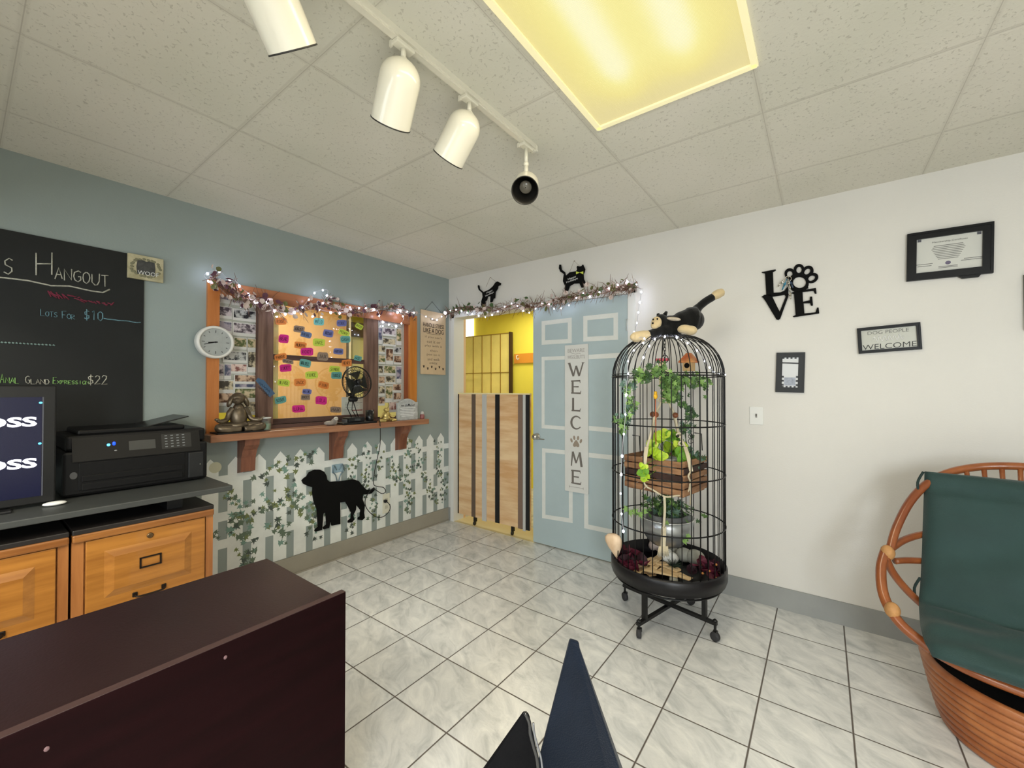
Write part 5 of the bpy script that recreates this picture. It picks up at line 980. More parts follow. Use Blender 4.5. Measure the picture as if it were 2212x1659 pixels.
ls = [W(px, py, 0, 0.07) for px, py in ((462, 628), (450, 606), (441, 594), (470, 584), (490, 600), (508, 606), (522, 622), (545, 640), (560, 655), (577, 652), (590, 668), (612, 676), (640, 672), (656, 660), (672, 640), (684, 629), (708, 627), (700, 650), (690, 668), (740, 675), (748, 660), (762, 665), (790, 664), (815, 671), (822, 690), (840, 700), (862, 702), (872, 685), (855, 670), (880, 672), (905, 677))]
light_string('window_string_lights', 'string of white fairy lights woven into the window garland', ls, 0.0085, 0.062)
corner = [W(905, 677, 0, 0.07), W(928, 686, 0, 0.07), W(944, 690, 0, 0.06), W(962, 676, 0, 0.05)]
ls = corner+[W(px, py, 1, -0.07) for px, py in ((968, 672), (985, 668), (1000, 672), (1030, 680), (1052, 684), (1075, 672), (1105, 655), (1128, 668), (1140, 676), (1165, 660), (1180, 650), (1200, 668), (1218, 662), (1235, 655), (1255, 632), (1270, 640), (1300, 628), (1330, 616), (1352, 608), (1372, 612), (1384, 625), (1384, 640), (1380, 665), (1377, 690), (1373, 708), (1367, 722))]
light_string('door_string_lights', 'string of white fairy lights over the door and down its right side', ls, 0.0070, 0.066)
# ------------------------------------------------------------------ LOVE wall piece and hanging keys
lv = 0.08439; ox, oy = 1630, 560; fL = onR(-0.006)
r = thing('love_sign', 'black cut out LOVE wall letters with a paw as the O', 'wall sign', (2.88, -0.006, 1.73))
Lp = [(182, 335), (540, 265), (550, 290), (470, 335), (490, 862), (660, 852), (770, 810), (850, 700), (872, 780), (862, 900), (470, 960), (300, 915), (300, 860), (270, 365), (190, 352)]
Vp = [(182, 970), (250, 918), (440, 900), (470, 990), (645, 1345), (800, 960), (770, 915), (870, 885), (862, 960), (655, 1530), (610, 1555), (560, 1545), (292, 1095), (215, 985)]
Ep = [(930, 868), (1000, 840), (1570, 738), (1587, 880), (1545, 886), (1510, 812), (1230, 842), (1240, 1092), (1412, 1055), (1422, 962), (1475, 960), (1496, 1188), (1442, 1192), (1420, 1125), (1256, 1132), (1276, 1390), (1560, 1362), (1600, 1242), (1640, 1242), (1655, 1390), (1000, 1486), (980, 1466), (1052, 1432), (1010, 892)]
for nm, P in (('letter_l', Lp), ('letter_v', Vp), ('letter_e', Ep)): MB().prism(scaled(P, lv, ox, oy), fL, 0.008).build(nm, MATBLACK, r)
mb = MB()
for (cx_, cy_, rx, ry, hx, hy, hrx, hry, ro) in ((1120, 610, 270, 240, 1150, 598, 165, 142, 0.1), (905, 375, 138, 138, 902, 385, 70, 80, 0), (1140, 275, 140, 148, 1138, 278, 68, 82, 0.15), (1370, 310, 150, 132, 1350, 320, 90, 62, -0.75), (1480, 485, 160, 120, 1462, 488, 92, 62, -0.5)):
    o_ = ellpts(cx_, cy_, rx, ry, ro); i_ = ellpts(hx, hy, hrx, hry, ro); mb.ring2d(scaled(o_, lv, ox, oy), scaled(i_, lv, ox, oy), fL, 0.008+0.0002*len(mb.v)/400)
mb.prism(scaled([(960, 500), (1040, 420), (1250, 400), (1320, 480), (1130, 450)], lv, ox, oy), fL, 0.0078).prism(scaled([(1060, 740), (1240, 760), (1340, 650), (1380, 740), (1230, 830), (1060, 830)], lv, ox, oy), fL, 0.0079)
mb.build('paw_letter', MATBLACK, r)
kc = W(ox+860*lv, oy+470*lv, 1, -0.03)
r = thing('key_bunch', 'bunch of small keys with blue caps hanging on the LOVE letters', 'keys', kc)
MB().tube([kc+Vector((0.016*math.cos(a), -0.004, -0.008+0.016*math.sin(a))) for a in [2*PI*k/20 for k in range(20)]], 0.0018, n=6, closed=True).tube([Vector((kc.x, -0.014, kc.z)), kc], 0.003).build('ring', CHROME, r)
for i_, (px_, py_, px2, py2, blue) in enumerate(((800, 480, 600, 700, 0), (830, 500, 705, 790, 1), (870, 500, 915, 760, 0), (890, 520, 985, 730, 2), (900, 800, 925, 1020, 0))):
    a_ = W(ox+px_*lv, oy+py_*lv, 1, -0.032); b_ = W(ox+px2*lv, oy+py2*lv, 1, -0.034-0.002*i_)
    g = MB().tube([a_, a_.lerp(b_, 0.5)], 0.003).ell(a_.lerp(b_, 0.45), (0.008, 0.003, 0.008)); g.tube([a_.lerp(b_, 0.5), b_], [0.0055, 0.0035], n=6)
    g.build('key', mat('key_blue', (66, 130, 160), 0.2, metal=0.5) if blue == 1 else mat('key_navy', (56, 72, 96), 0.3, metal=0.4) if blue else CHROME, r)
# ------------------------------------------------------------------ frames on the cream wall
def frame(name, label, q4, w_, depth, fm_, cat_='picture frame'):
    P = [(W(px, py, 1, -depth).x, W(px, py, 1, -depth).z) for px, py in q4]; c_ = (sum(p[0] for p in P)/4, sum(p[1] for p in P)/4)
    r = thing(name, label, cat_, (c_[0], -depth/2, min(p[1] for p in P)))
    e = (Vector(P[1])-Vector(P[0])).normalized(); up_ = Vector((-e.y, e.x))
    W_ = (Vector(P[1])-Vector(P[0])).length; H_ = (Vector(P[0])-Vector(P[3])).length
    def f(a, b, d): v = Vector(c_)+e*a+up_*b; return Vector((v.x, -d, v.y))
    o_ = [(-W_/2, -H_/2), (W_/2, -H_/2), (W_/2, H_/2), (-W_/2, H_/2)]; i_ = [(-W_/2+w_, -H_/2+w_), (W_/2-w_, -H_/2+w_), (W_/2-w_, H_/2-w_), (-W_/2+w_, H_/2-w_)]
    MB().ring2d(o_, i_, lambda a, b, d: f(a, b, 0.002+d), depth-0.002).ring2d([(a*0.985, b*0.985) for a, b in o_], [(a*0.93, b*0.9) for a, b in o_], lambda a, b, d: f(a, b, depth+d), 0.003).build('frame', fm_, r)
    return r, f, W_, H_, e, up_
FB = mat('black_frame', (10, 10, 11), 0.4, spec=0.3)
r, f, W_, H_, e, up_ = frame('certificate_frame', 'large black framed certificate high on the cream wall', [(1960, 505), (2148, 477), (2147, 590), (1959, 607)], 0.036, 0.022, FB)
MB().prism([(-W_/2+.034, -H_/2+.034), (W_/2-.034, -H_/2+.034), (W_/2-.034, H_/2-.034), (-W_/2+.034, H_/2-.034)], lambda a, b, d: f(a, b, 0.008+d), 0.002).build('certificate', mat('certificate_paper', (206, 206, 200), 0.35), r)
mb = MB(); put_text(mb, 'Membership Certificate', f(0.005, 0.062, 0.0105), (e.x, 0, e.y), (0, 0, 1), 0.010, 0.125)
for k in range(9):
    hw = 0.060-0.004*abs(k-2); mb.prism([(-hw, 0.044-0.0085*k), (hw, 0.044-0.0085*k), (hw, 0.041-0.0085*k), (-hw, 0.041-0.0085*k)], lambda a, b, d: f(a, b, 0.0102+d), 0.0004)
for x_, z_, w__ in ((-0.085, -.045, .03), (-0.085, -.055, .026), (0.09, -.038, .035), (0.085, -.046, .04), (0, -.072, .034), (0, -.066, .034)): mb.prism([(x_-w__, z_), (x_+w__, z_), (x_+w__, z_+.003), (x_-w__, z_+.003)], lambda a, b, d: f(a, b, 0.0102+d), 0.0004)
mb.build('print', mat('certificate_ink', (120, 120, 116), 0.7), r)
MB().prism([(a, b) for a, b in ellpts(0, -0.048, .010, .009)], lambda a, b, d: f(a, b, 0.0102+d), 0.0006).build('seal', mat('violet_seal', (106, 98, 122), 0.6), r)
g = MB()
for sx in (-1, 1): g.prism([(sx*(W_/2-.040), H_/2-.037), (sx*(W_/2-.054), H_/2-.037), (sx*(W_/2-.054), H_/2-.050), (sx*(W_/2-.040), H_/2-.050)], lambda a, b, d: f(a, b, 0.0102+d), 0.0006)
g.build('corner_mark', mat('corner_ink', (84, 84, 92), 0.6), r)
MB().prism([(0.035, -H_/2-.001), (0.112, -H_/2-.001), (0.105, -H_/2-.013), (0.05, -H_/2-.013)], lambda a, b, d: f(a, b, 0.004+d), 0.018).build('hanger_tab', FB, r)
r, f, W_, H_, e, up_ = frame('dog_people_sign', 'black framed sign reading dog people welcome', [(1852, 709), (1989, 695), (1992, 755), (1854, 764)], 0.016, 0.018, FB)
MB().prism([(-W_/2+.014, -H_/2+.014), (W_/2-.014, -H_/2+.014), (W_/2-.014, H_/2-.014), (-W_/2+.014, H_/2-.014)], lambda a, b, d: f(a, b, 0.006+d), 0.002).build('panel', mat('sign_silver', (190, 190, 180), 0.35), r)
mb = MB(); put_text(mb, 'DOG PEOPLE', f(0, 0.038, 0.0085), (e.x, 0, e.y), (0, 0, 1), 0.018, 0.165, off=-0.01); mb.build('lettering', mat('grey_ink_sign', (96, 96, 92), 0.6), r)
mb = MB(); put_text(mb, 'WELCOME', f(0, -0.038, 0.0085), (e.x, 0, e.y), (0, 0, 1), 0.028, 0.215, off=-0.005); mb.build('lettering', mat('dark_ink_sign', (60, 60, 58), 0.6), r)
mb = MB(); mb.tube([f(-0.06+0.12*k/40, 0.004+0.014*math.sin(k*0.95), 0.0088) for k in range(41)], 0.0022, n=4); mb.build('script_word', mat('white_script', (232, 232, 230), 0.4), r)
r, f, W_, H_, e, up_ = frame('small_picture_frame', 'small upright wide black frame holding a checkered card', [(1676, 762), (1738, 761), (1738, 848), (1676, 847)], 0.030, 0.016, mat('soft_black_frame', (34, 36, 38), 0.5))
MB().prism([(-W_/2+.028, -H_/2+.028), (W_/2-.028, -H_/2+.028), (W_/2-.028, H_/2-.028), (-W_/2+.028, H_/2-.028)], lambda a, b, d: f(a, b, 0.006+d), 0.002).build('mount', MATBLACK, r)
cw_, ch_ = 0.040, 0.092
MB().prism([(-cw_, -ch_), (cw_, -ch_), (cw_, ch_), (-cw_, ch_)], lambda a, b, d: f(a, b, 0.0085+d), 0.0015).build('card', mat('card_white', (216, 218, 220), 0.4), r)
g = MB()
for k in range(8):
    for zz in (ch_-.006, -ch_+.006):
        if k % 2 == 0: g.prism([(-cw_+.01*k, zz-.005), (-cw_+.01*k+.01, zz-.005), (-cw_+.01*k+.01, zz+.005), (-cw_+.01*k, zz+.005)], lambda a, b, d: f(a, b, 0.0102+d), 0.0005)
for k in range(7):
    for xx in (-cw_+.005, cw_-.005):
        if k % 2: zz = -ch_+.012*k; g.prism([(xx-.005, zz), (xx+.005, zz), (xx+.005, zz+.011), (xx-.005, zz+.011)], lambda a, b, d: f(a, b, 0.0102+d), 0.0005)
g.prism([(-cw_, ch_-.030), (cw_, ch_-.034), (cw_, ch_-.042), (-cw_, ch_-.038)], lambda a, b, d: f(a, b, 0.0102+d), 0.0005)
g.build('checker_border', mat('checker_ink', (70, 72, 76), 0.6), r)
MB().prism([(-cw_+.012, -ch_+.014), (cw_-.012, -ch_+.014), (cw_-.012, -ch_+.062), (-cw_+.012, -ch_+.062)], lambda a, b, d: f(a, b, 0.0102+d), 0.0004).build('grey_panel', mat('card_grey', (160, 166, 180), 0.5, var=0.2, vscale=60), r)
a = W(1619, 878, 1, 0); b = W(1649, 918, 1, 0)
r = thing('light_switch', 'white light switch plate on the cream wall behind the cage', 'light switch', ((a.x+b.x)/2, -0.003, b.z))
MB().box(a.x, b.x, -0.007, 0, b.z, a.z, bev=0.003).build('plate', mat('switch_white', (228, 228, 224), 0.3), r)
c_ = Vector(((a.x+b.x)/2, -0.007, (a.z+b.z)/2)); MB().box(c_.x-0.005, c_.x+0.005, -0.009, -0.0065, c_.z-0.012, c_.z+0.012).build('slot', mat('slot_grey', (150, 148, 144), 0.4), r); MB().box(c_.x-0.0035, c_.x+0.0035, -0.017, -0.008, c_.z-0.002, c_.z+0.010, bev=0.001).build('toggle', mat('toggle_grey', (104, 100, 92), 0.4), r)
tag(MB().box(3.800, 4.05, -0.025, 0, 1.60, 1.86).build('dark_frame', mat('olive_frame', (60, 64, 44), 0.5)), 'dark olive edge of a frame cut by the right picture border', 'picture frame')
# ------------------------------------------------------------------ bird cage on wheels
C0 = Vector((2.318, -0.540, 0)); CR = 0.302; CD = (C0-Vector((CAM.x, CAM.y, 0))).dot(Vector((FW.x, FW.y, 0)).normalized())
RH = Vector((RT.x, RT.y, 0)).normalized(); FH = Vector((FW.x, FW.y, 0)).normalized()
def cg(px, py, d=0.0): return D(px, py, CD+d)          # a photo point at the depth of the cage axis (+ d away from us)
def cz(py, d=0.0): return cg(1443, py, d).z
IRON = mat('cage_black', (17, 17, 18), 0.4, metal=0.4)
r = thing('bird_cage', 'tall round black wire bird cage on a wheeled stand', 'bird cage', C0)
zb, zt0, ztop = 0.335, 1.395, 1.628
NWIRE = 40
for k in range(NWIRE):
    a = 2*PI*(k+0.35)/NWIRE; ca, sa = math.cos(a), math.sin(a)
    P = [(CR, zb-0.03), (CR, 0.8), (CR, zt0-0.02)]+[(CR-(CR-0.085)*(1-math.cos(t)), zt0+(ztop-zt0)*math.sin(t)) for t in [PI/2*i/9 for i in range(1, 10)]]
    MB().tube([(C0.x+q*ca, C0.y+q*sa, z) for q, z in P], 0.0027, n=6).build('wire', IRON, r)
def circ(rad, z, n=56): return [(C0.x+rad*math.cos(2*PI*k/n), C0.y+rad*math.sin(2*PI*k/n), z) for k in range(n)]
for z in (0.575, 0.855, 1.13, 1.395): MB().tube(circ(CR+0.002, z), 0.0036, n=6, closed=True).build('ring', IRON, r)
MB().tube(circ(CR+0.002, 1.408), 0.0025, n=6, closed=True).build('ring', IRON, r)
MB().lathe([(0.001, 0.004), (0.088, 0.004), (0.095, 0.0), (0.088, -0.006), (0.001, -0.006)], (C0.x, C0.y, ztop), n=40, cap=False).build('crown', IRON, r)
MB().lathe([(CR-0.004, 0.008), (CR-0.004, 0.092), (CR+0.003, 0.092), (CR+0.010, 0.085), (CR+0.010, 0.028), (CR+0.004, 0.024), (CR+0.004, 0.010), (CR-0.03, 0.0), (0.001, 0.0)], (C0.x, C0.y, 0.262), n=72, cap=False).lathe([(CR-0.004, 0.010), (0.001, 0.010)], (C0.x, C0.y, 0.262), n=72, cap=False).build('tray', mat('tray_iron', (26, 25, 28), 0.35, metal=0.3), r)
MB().tube(circ(CR-0.012, 0.256), 0.005, n=8, closed=True).build('lower_hoop', IRON, r)
# doors latch loops on the front
g = MB()
for px, py in ((1366, 940), (1500, 935)):
    a_ = cg(px, py, -0.292); b_ = cg(px+15, py+2, -0.295); c_ = cg(px+17, py+38, -0.295); g.tube([a_, b_, c_], 0.0026, n=6)
p = cg(1492, 947, -0.30)
for dz in (0.010, -0.014): g.tube([p+RH*0.012*math.cos(t)+Vector((0, 0, dz+0.012*math.sin(t))) for t in [2*PI*i/16 for i in range(16)]], 0.0016, n=5, closed=True)
g.build('latch', IRON, r)
# stand: two crossed bars, posts, casters
WH = [Vector((2.25, -0.808, 0)), Vector((2.581, -0.596, 0)), Vector((2.384, -0.282, 0)), Vector((2.041, -0.475, 0))]
ctr = (WH[0]+WH[1]+WH[2]+WH[3])/4
STB = mat('stand_black', (24, 24, 24), 0.45, metal=0.2)
for i in (0, 1):
    a_, b_ = WH[i], WH[i+2]; d_ = (b_-a_); L_ = d_.length; ang = math.atan2(d_.y, d_.x); M = Matrix.Translation(((a_.x+b_.x)/2, (a_.y+b_.y)/2, 0.075+0.018*i)) @ Matrix.Rotation(ang, 4, 'Z')
    MB().box(-L_/2-0.01, L_/2+0.01, -0.011, 0.011, -0.009, 0.009, M=M, bev=0.002).build('cross_bar', STB, r)
for i, w in enumerate(WH):
    d_ = (ctr-w).normalized(); p = w+d_*0.055; zz = 0.075+0.018*(i % 2)
    M = Matrix.Translation((p.x, p.y, 0)) @ Matrix.Rotation(math.atan2(d_.y, d_.x), 4, 'Z')
    MB().box(-0.011, 0.011, -0.013, 0.013, zz, 0.266, M=M, bev=0.002).build('post', STB, r)
    o = MB().tube([(w.x, w.y, 0.045), (w.x, w.y, zz+0.016)], 0.007, n=10).lathe([(0.011, 0), (0.013, 0.004), (0.006, 0.012)], (w.x, w.y, zz+0.010), n=14)
    o.box(w.x-0.012, w.x+0.012, w.y-0.004, w.y+0.018, 0.028, 0.052, bev=0.003); o = o.build('caster', STB, r)
    an = (0.3, 1.2, 2.2, 0.9)[i]; ax = Vector((math.cos(an), math.sin(an), 0)); MB().lathe([(0.014, -0.013), (0.0235, -0.010), (0.0245, 0), (0.0235, 0.010), (0.014, 0.013)], (w.x, w.y, 0.0246), ax, 24).build('wheel', mat('rubber_grey', (48, 48, 50), 0.7), o)
TZ = 0.274
# ---- hanging chain and macrame with its crate
CORD = mat('cotton_cord', (216, 204, 176), 0.9, bump=0.5, bscale=300)
r = thing('macrame_hanger', 'cream cotton macrame hanger with wooden beads inside the cage', 'plant hanger', cg(1440, 900))
g = MB()
for k in range(8):
    p = cg(1436, 733+k*7); n_ = RH if k % 2 else FH
    g.tube([p+n_*0.006*math.cos(t)+Vector((0, 0, 0.012*math.sin(t))) for t in [2*PI*i/14 for i in range(14)]], 0.0018, n=5, closed=True)
g.tube([cg(1436, 780)+RH*0.020*math.cos(t)+Vector((0, 0, 0.022*math.sin(t)+0.012)) for t in [2*PI*i/20 for i in range(20)]], 0.0028, n=6, closed=True)
g.build('chain', IRON, r)
def rope(pts, rad, nm='cord'): MB().tube(smoothpts([cg(*p) for p in pts], 5), rad, n=8).build(nm, CORD, r)
rope([(1436, 795), (1434, 830), (1433, 862)], 0.010); rope([(1440, 795), (1442, 830), (1440, 862)], 0.009)
rope([(1432, 860, -.02), (1424, 878, -.05), (1415, 895, -.10), (1405, 940, -.13), (1395, 975, -.15)], 0.0065); rope([(1440, 860, -.02), (1450, 880, -.05), (1458, 898, -.08), (1466, 935, -.10), (1480, 965, -.13)], 0.0065)
rope([(1430, 862, .02), (1422, 885, .08), (1412, 930, .14), (1404, 985, .16)], 0.005); rope([(1442, 862, .02), (1452, 890, .08), (1462, 930, .14), (1468, 985, .15)], 0.005)
rope([(1420, 866), (1436, 870), (1455, 866), (1447, 860), (1430, 858), (1420, 866)], 0.004)
for px, py in ((1410, 895), (1417, 896), (1459, 897)): p = cg(px, py, -.10); MB().ell(p, 0.016).build('bead', mat('walnut_bead', (122, 70, 42), 0.35), r)
for px, py in ((1467, 940), (1472, 958)):
    p = cg(px, py, -.12); MB().tube([p+RH*0.014*math.cos(t)+Vector((0, 0, 0.011*math.sin(t))) for t in [2*PI*i/18 for i in range(18)]], 0.005, n=7, closed=True).build('loop_knot', CORD, r)
p = cg(1463, 942, -.12); MB().ell(p, 0.009).build('bead', mat('black_bead', (20, 20, 22), 0.25), r)
def strap(pts, w_): # flat braided strap
    P = smoothpts([cg(*p) for p in pts], 6); vs = []
    for p in P: vs += [p-RH*w_/2-FH*0.002, p+RH*w_/2-FH*0.002, p+RH*w_/2+FH*0.002, p-RH*w_/2+FH*0.002]
    fs = [(4*i+j, 4*i+(j+1) % 4, 4*i+4+(j+1) % 4, 4*i+4+j) for i in range(len(P)-1) for j in range(4)]+[(0, 3, 2, 1), tuple(range(len(vs)-4, len(vs)))]
    MB().add(vs, fs).build('strap', CORD, r)
strap([(1397, 965, -.17), (1394, 985, -.21), (1392, 1003, -.22), (1392, 1020, -.22)], 0.020); strap([(1480, 965, -.14), (1486, 985, -.20), (1493, 1018, -.22)], 0.020)
rope([(1493, 1018, -.22), (1487, 1028, -.23), (1491, 1040, -.22), (1490, 1050, -.21), (1487, 1060, -.2), (1478, 1070, -.19)], 0.0045); rope([(1490, 1046, -.22), (1492, 1065, -.2), (1491, 1090, -.15)], 0.004)
rope([(1389, 1040, -.22), (1398, 1052, -.22), (1410, 1058, -.22), (1437, 1073, -.225), (1460, 1071, -.22), (1478, 1070, -.20)], 0.0045); rope([(1398, 1048, -.2), (1385, 1062, -.15)], 0.003)
rope([(1435, 1073, -.222), (1436, 1100, -.20), (1434, 1140, -.17)], 0.007); strap([(1434, 1138, -.175), (1433, 1165, -.172), (1432, 1192, -.168)], 0.026)
g = MB()
for k in range(14): a_ = cg(1424+k*1.4, 1180, -.172); g.tube([a_, cg(1420+k*1.9, 1200+2*(k % 3), -.172)], 0.0022, n=4)
g.build('tassel', CORD, r)
# crate
KR = 0.150; kz0, kz1 = 0.752, 0.948
WD = mat('crate_wood', (120, 84, 58), 0.7, col2=(168, 126, 90), vscale=2.4, stretch=(3, 3, 12), bump=0.2, bscale=20); WDD = mat('crate_dark', (64, 44, 38), 0.8, var=0.25, vscale=14)
KA, KB = 0.172, 0.142
kc = cg(1437, 1000, 0.0); kc.z = 0
r = thing('wooden_crate', 'small slatted wooden planter crate hanging in the macrame', 'crate', (kc.x, kc.y, kz0))
ang = math.atan2(RH.y, RH.x)-math.radians(47); M = Matrix.Translation((kc.x, kc.y, 0)) @ Matrix.Rotation(ang, 4, 'Z')
kk = 0
for side in range(4):
    Ms = M @ Matrix.Rotation(side*PI/2, 4, 'Z'); ka, kb = (KA, KB) if side % 2 == 0 else (KB, KA)
    for j in range(5):
        z = kz0+0.008+j*0.037+(0.004 if side % 2 else 0); kk += 1
        MB().box(-ka+random.uniform(-.006, .004), ka+random.uniform(-.004, .008), -kb-0.006, -kb+0.006, z, z+0.030, M=Ms, bev=0.0015).build('slat', WDD if kk in (3, 9, 14, 17) else WD, r)
for sx in (-1, 1):
    for sy_ in (-1, 1): MB().box(sx*(KA-.017)-0.010, sx*(KA-.017)+0.010, sy_*(KB-.017)-0.010, sy_*(KB-.017)+0.010, kz0, kz1-0.012, M=M).build('corner_post', WDD, r)
MB().box(-KA+.006, KA-.006, -KB+.006, KB-.006, kz0, kz0+0.010, M=M).build('bottom', WD, r)
# pot and lime plant in the crate
r = thing('lime_plant', 'bright lime leaved plant in the hanging crate', 'plant', (kc.x, kc.y, kz0+0.012))
MB().lathe([(0.045, 0), (0.066, 0.15), (0.070, 0.165), (0.064, 0.165), (0.060, 0.14), (0.001, 0.13)], (kc.x, kc.y, kz0+0.012), n=28, cap=False).build('pot', mat('white_pot', (208, 208, 208), 0.35), r)
LIME = [mat('leaf_lime', (168, 200, 44), 0.5, var=0.12, vscale=30), mat('leaf_lime_light', (196, 218, 76), 0.5), mat('leaf_fresh', (110, 160, 52), 0.5)]
g = MB(); s_ = MB(); rr = random.Random(8)
for px, py, d_, sz, mi in ((1408, 962, -.08, .10, 1), (1422, 945, -.06, .11, 0), (1436, 938, -.08, .095, 1), (1448, 942, -.05, .12, 2), (1458, 946, -.04, .10, 2), (1416, 980, -.14, .10, 0), (1428, 985, -.14, .09, 0), (1472, 965, -.1, .10, 1), (1466, 980, -.12, .12, 2), (1476, 990, -.16, .10, 2), (1400, 975, -.1, .08, 0), (1442, 965, -.02, .10, 0), (1455, 975, 0, .09, 2), (1386, 1022, -.245, .075, 2), (1391, 1034, -.245, .055, 0), (1388, 1008, -.24, .05, 0)):
    c_ = cg(px, py, d_); leaf(g, c_+Vector((rr.uniform(-.02, .02), rr.uniform(-.02, .02), .012)), sz*0.5, -FH+Vector((rr.uniform(-.9, .9), rr.uniform(-.9, .9), rr.uniform(0, .9))), rr.uniform(0, 6.28), mi, 'round'); leaf(g, c_+RH*0.02, sz*0.45, -FH+Vector((rr.uniform(-.9, .9), 0, rr.uniform(0, .9))), rr.uniform(0, 6.28), (mi+1) % 3, 'round'); leaf(g, c_, sz*0.66, -FH+Vector((rr.uniform(-.5, .5), rr.uniform(-.5, .5), rr.uniform(0, .7))), rr.uniform(0, 6.28), mi, 'round'); s_.tube(smoothpts([(kc.x, kc.y, kz0+0.15), c_.lerp(Vector((kc.x, kc.y, c_.z+0.03)), 0.5), c_], 4), 0.002, n=5)
g.build('leaves', LIME, r); s_.build('stems', LIME[2], r)
# lower hanging metal pot with ivy
bc_ = cg(1440, 1150, 0.0); bz = 0.425
r = thing('metal_planter', 'round grey metal planter with trailing ivy under the crate', 'planter', (bc_.x, bc_.y, bz))
MB().lathe([(0.050, 0), (0.085, 0.012), (0.120, 0.05), (0.140, 0.105), (0.146, 0.160), (0.140, 0.162), (0.132, 0.11), (0.110, 0.06), (0.001, 0.03)], (bc_.x, bc_.y, bz), n=44, cap=False).build('outer_bowl', mat('brushed_tin', (176, 180, 182), 0.3, metal=0.75, var=0.06), r)
MB().lathe([(0.070, 0.02), (0.108, 0.07), (0.112, 0.185), (0.105, 0.185), (0.100, 0.15), (0.001, 0.15)], (bc_.x, bc_.y, bz), n=40, cap=False).build('inner_pot', mat('zinc_grey', (108, 110, 112), 0.6, metal=0.2, var=0.15, vscale=20), r)
MB().tube([(bc_.x+0.148*math.cos(t), bc_.y+0.148*math.sin(t), bz+0.164) for t in [2*PI*i/48 for i in range(48)]], 0.004, n=6, closed=True).build('rim', mat('light_steel', (206, 208, 208), 0.25, metal=0.7), r)
GR = [mat('ivy_leaf_dark', (52, 78, 46), 0.55), mat('ivy_leaf_mid', (84, 118, 60), 0.55), mat('ivy_leaf_light', (124, 158, 84), 0.55), mat('ivy_leaf_blue', (84, 112, 96), 0.6)]
g = MB(); rr = random.Random(12)
for k in range(170):
    a = rr.uniform(0, 2*PI); q_ = abs(rr.gauss(0, 0.075)); z = bz+0.175+abs(rr.gauss(0, 0.065))-(0.5*max(0, q_-0.10)); q_ = min(q_, 0.20)
    leaf(g, (bc_.x+q_*math.cos(a), bc_.y+q_*math.sin(a), z), rr.uniform(0.022, 0.048), (rr.uniform(-.7, .7)-FH.x*.6, rr.uniform(-.7, .7)-FH.y*.6, rr.uniform(.1, 1)), rr.uniform(0, 6.28), rr.choice((0, 1, 1, 2, 3)))
for px, py in ((1352, 1100), (1362, 1108), (1372, 1104), (1384, 1112), (1392, 1104), (1478, 1150), (1486, 1160), (1480, 1168)): leaf(g, cg(px, py, -.12), 0.04, -FH+Vector((0, 0, .3)), rr.uniform(0, 6.28), 2)
o = g.build('ivy_leaves', GR, r); o['kind'] = 'stuff'
g = MB()
for k in range(12): a = 2*PI*k/12; g.tube(smoothpts([(bc_.x+0.03*math.cos(a), bc_.y+0.03*math.sin(a), bz+0.15), (bc_.x+0.08*math.cos(a), bc_.y+0.08*math.sin(a), bz+0.24), (bc_.x+0.15*math.cos(a), bc_.y+0.15*math.sin(a), bz+0.21)]), 0.002, n=5)
g.build('stems', GR[1], r)
# trailing ivy garlands on the wires
def trail(name, label, pts, per, sz, mis=(0, 1, 1, 2)):
    P = smoothpts([cg(*p) for p in pts], 8); r = thing(name, label, 'ivy garland', tuple(P[len(P)//2])); MB().tube(P, 0.0022, n=5).build('vine', GR[0], r); g = MB()
    for i in range(0, len(P)):
        for _ in range(per): leaf(g, P[i]+Vector((rr.gauss(0, .016), rr.gauss(0, .016), rr.gauss(-.004, .018))), sz*rr.uniform(.7, 1.25), -FH+Vector((rr.uniform(-.6, .6), rr.uniform(-.6, .6), rr.uniform(-.2, .6))), rr.uniform(0, 6.28), rr.choice(mis))
    o = g.build('leaves', GR, r); o['kind'] = 'stuff'
trail('ivy_trail', 'green artificial ivy strung across the upper front of the cage', [(1374, 806, -.22), (1400, 806, -.25), (1425, 798, -.26), (1450, 812, -.27), (1470, 822, -.26), (1500, 822, -.24), (1530, 832, -.17)], 3, 0.033)
trail('ivy_trail', 'ivy strand hanging down the left inside of the cage', [(1362, 822, -.15), (1352, 850, -.14), (1366, 872, -.15), (1356, 890, -.14), (1344, 908, -.13), (1352, 930, -.12)], 2, 0.030, (1, 2, 2, 3))
trail('ivy_trail', 'ivy strand hanging down the right side of the cage', [(1465, 840, -.1), (1462, 860, -.12), (1488, 882, -.12), (1490, 905, -.12), (1478, 925, -.12), (1490, 980, -.1), (1506, 985, -.1), (1500, 1010, -.1)], 2, 0.028, (0, 0, 3, 1))
trail('ivy_trail', 'lime ivy cluster in the upper middle of the cage', [(1436, 820, -.2), (1444, 835, -.2), (1440, 850, -.2), (1452, 860, -.18)], 3, 0.034, (1, 2, 2))
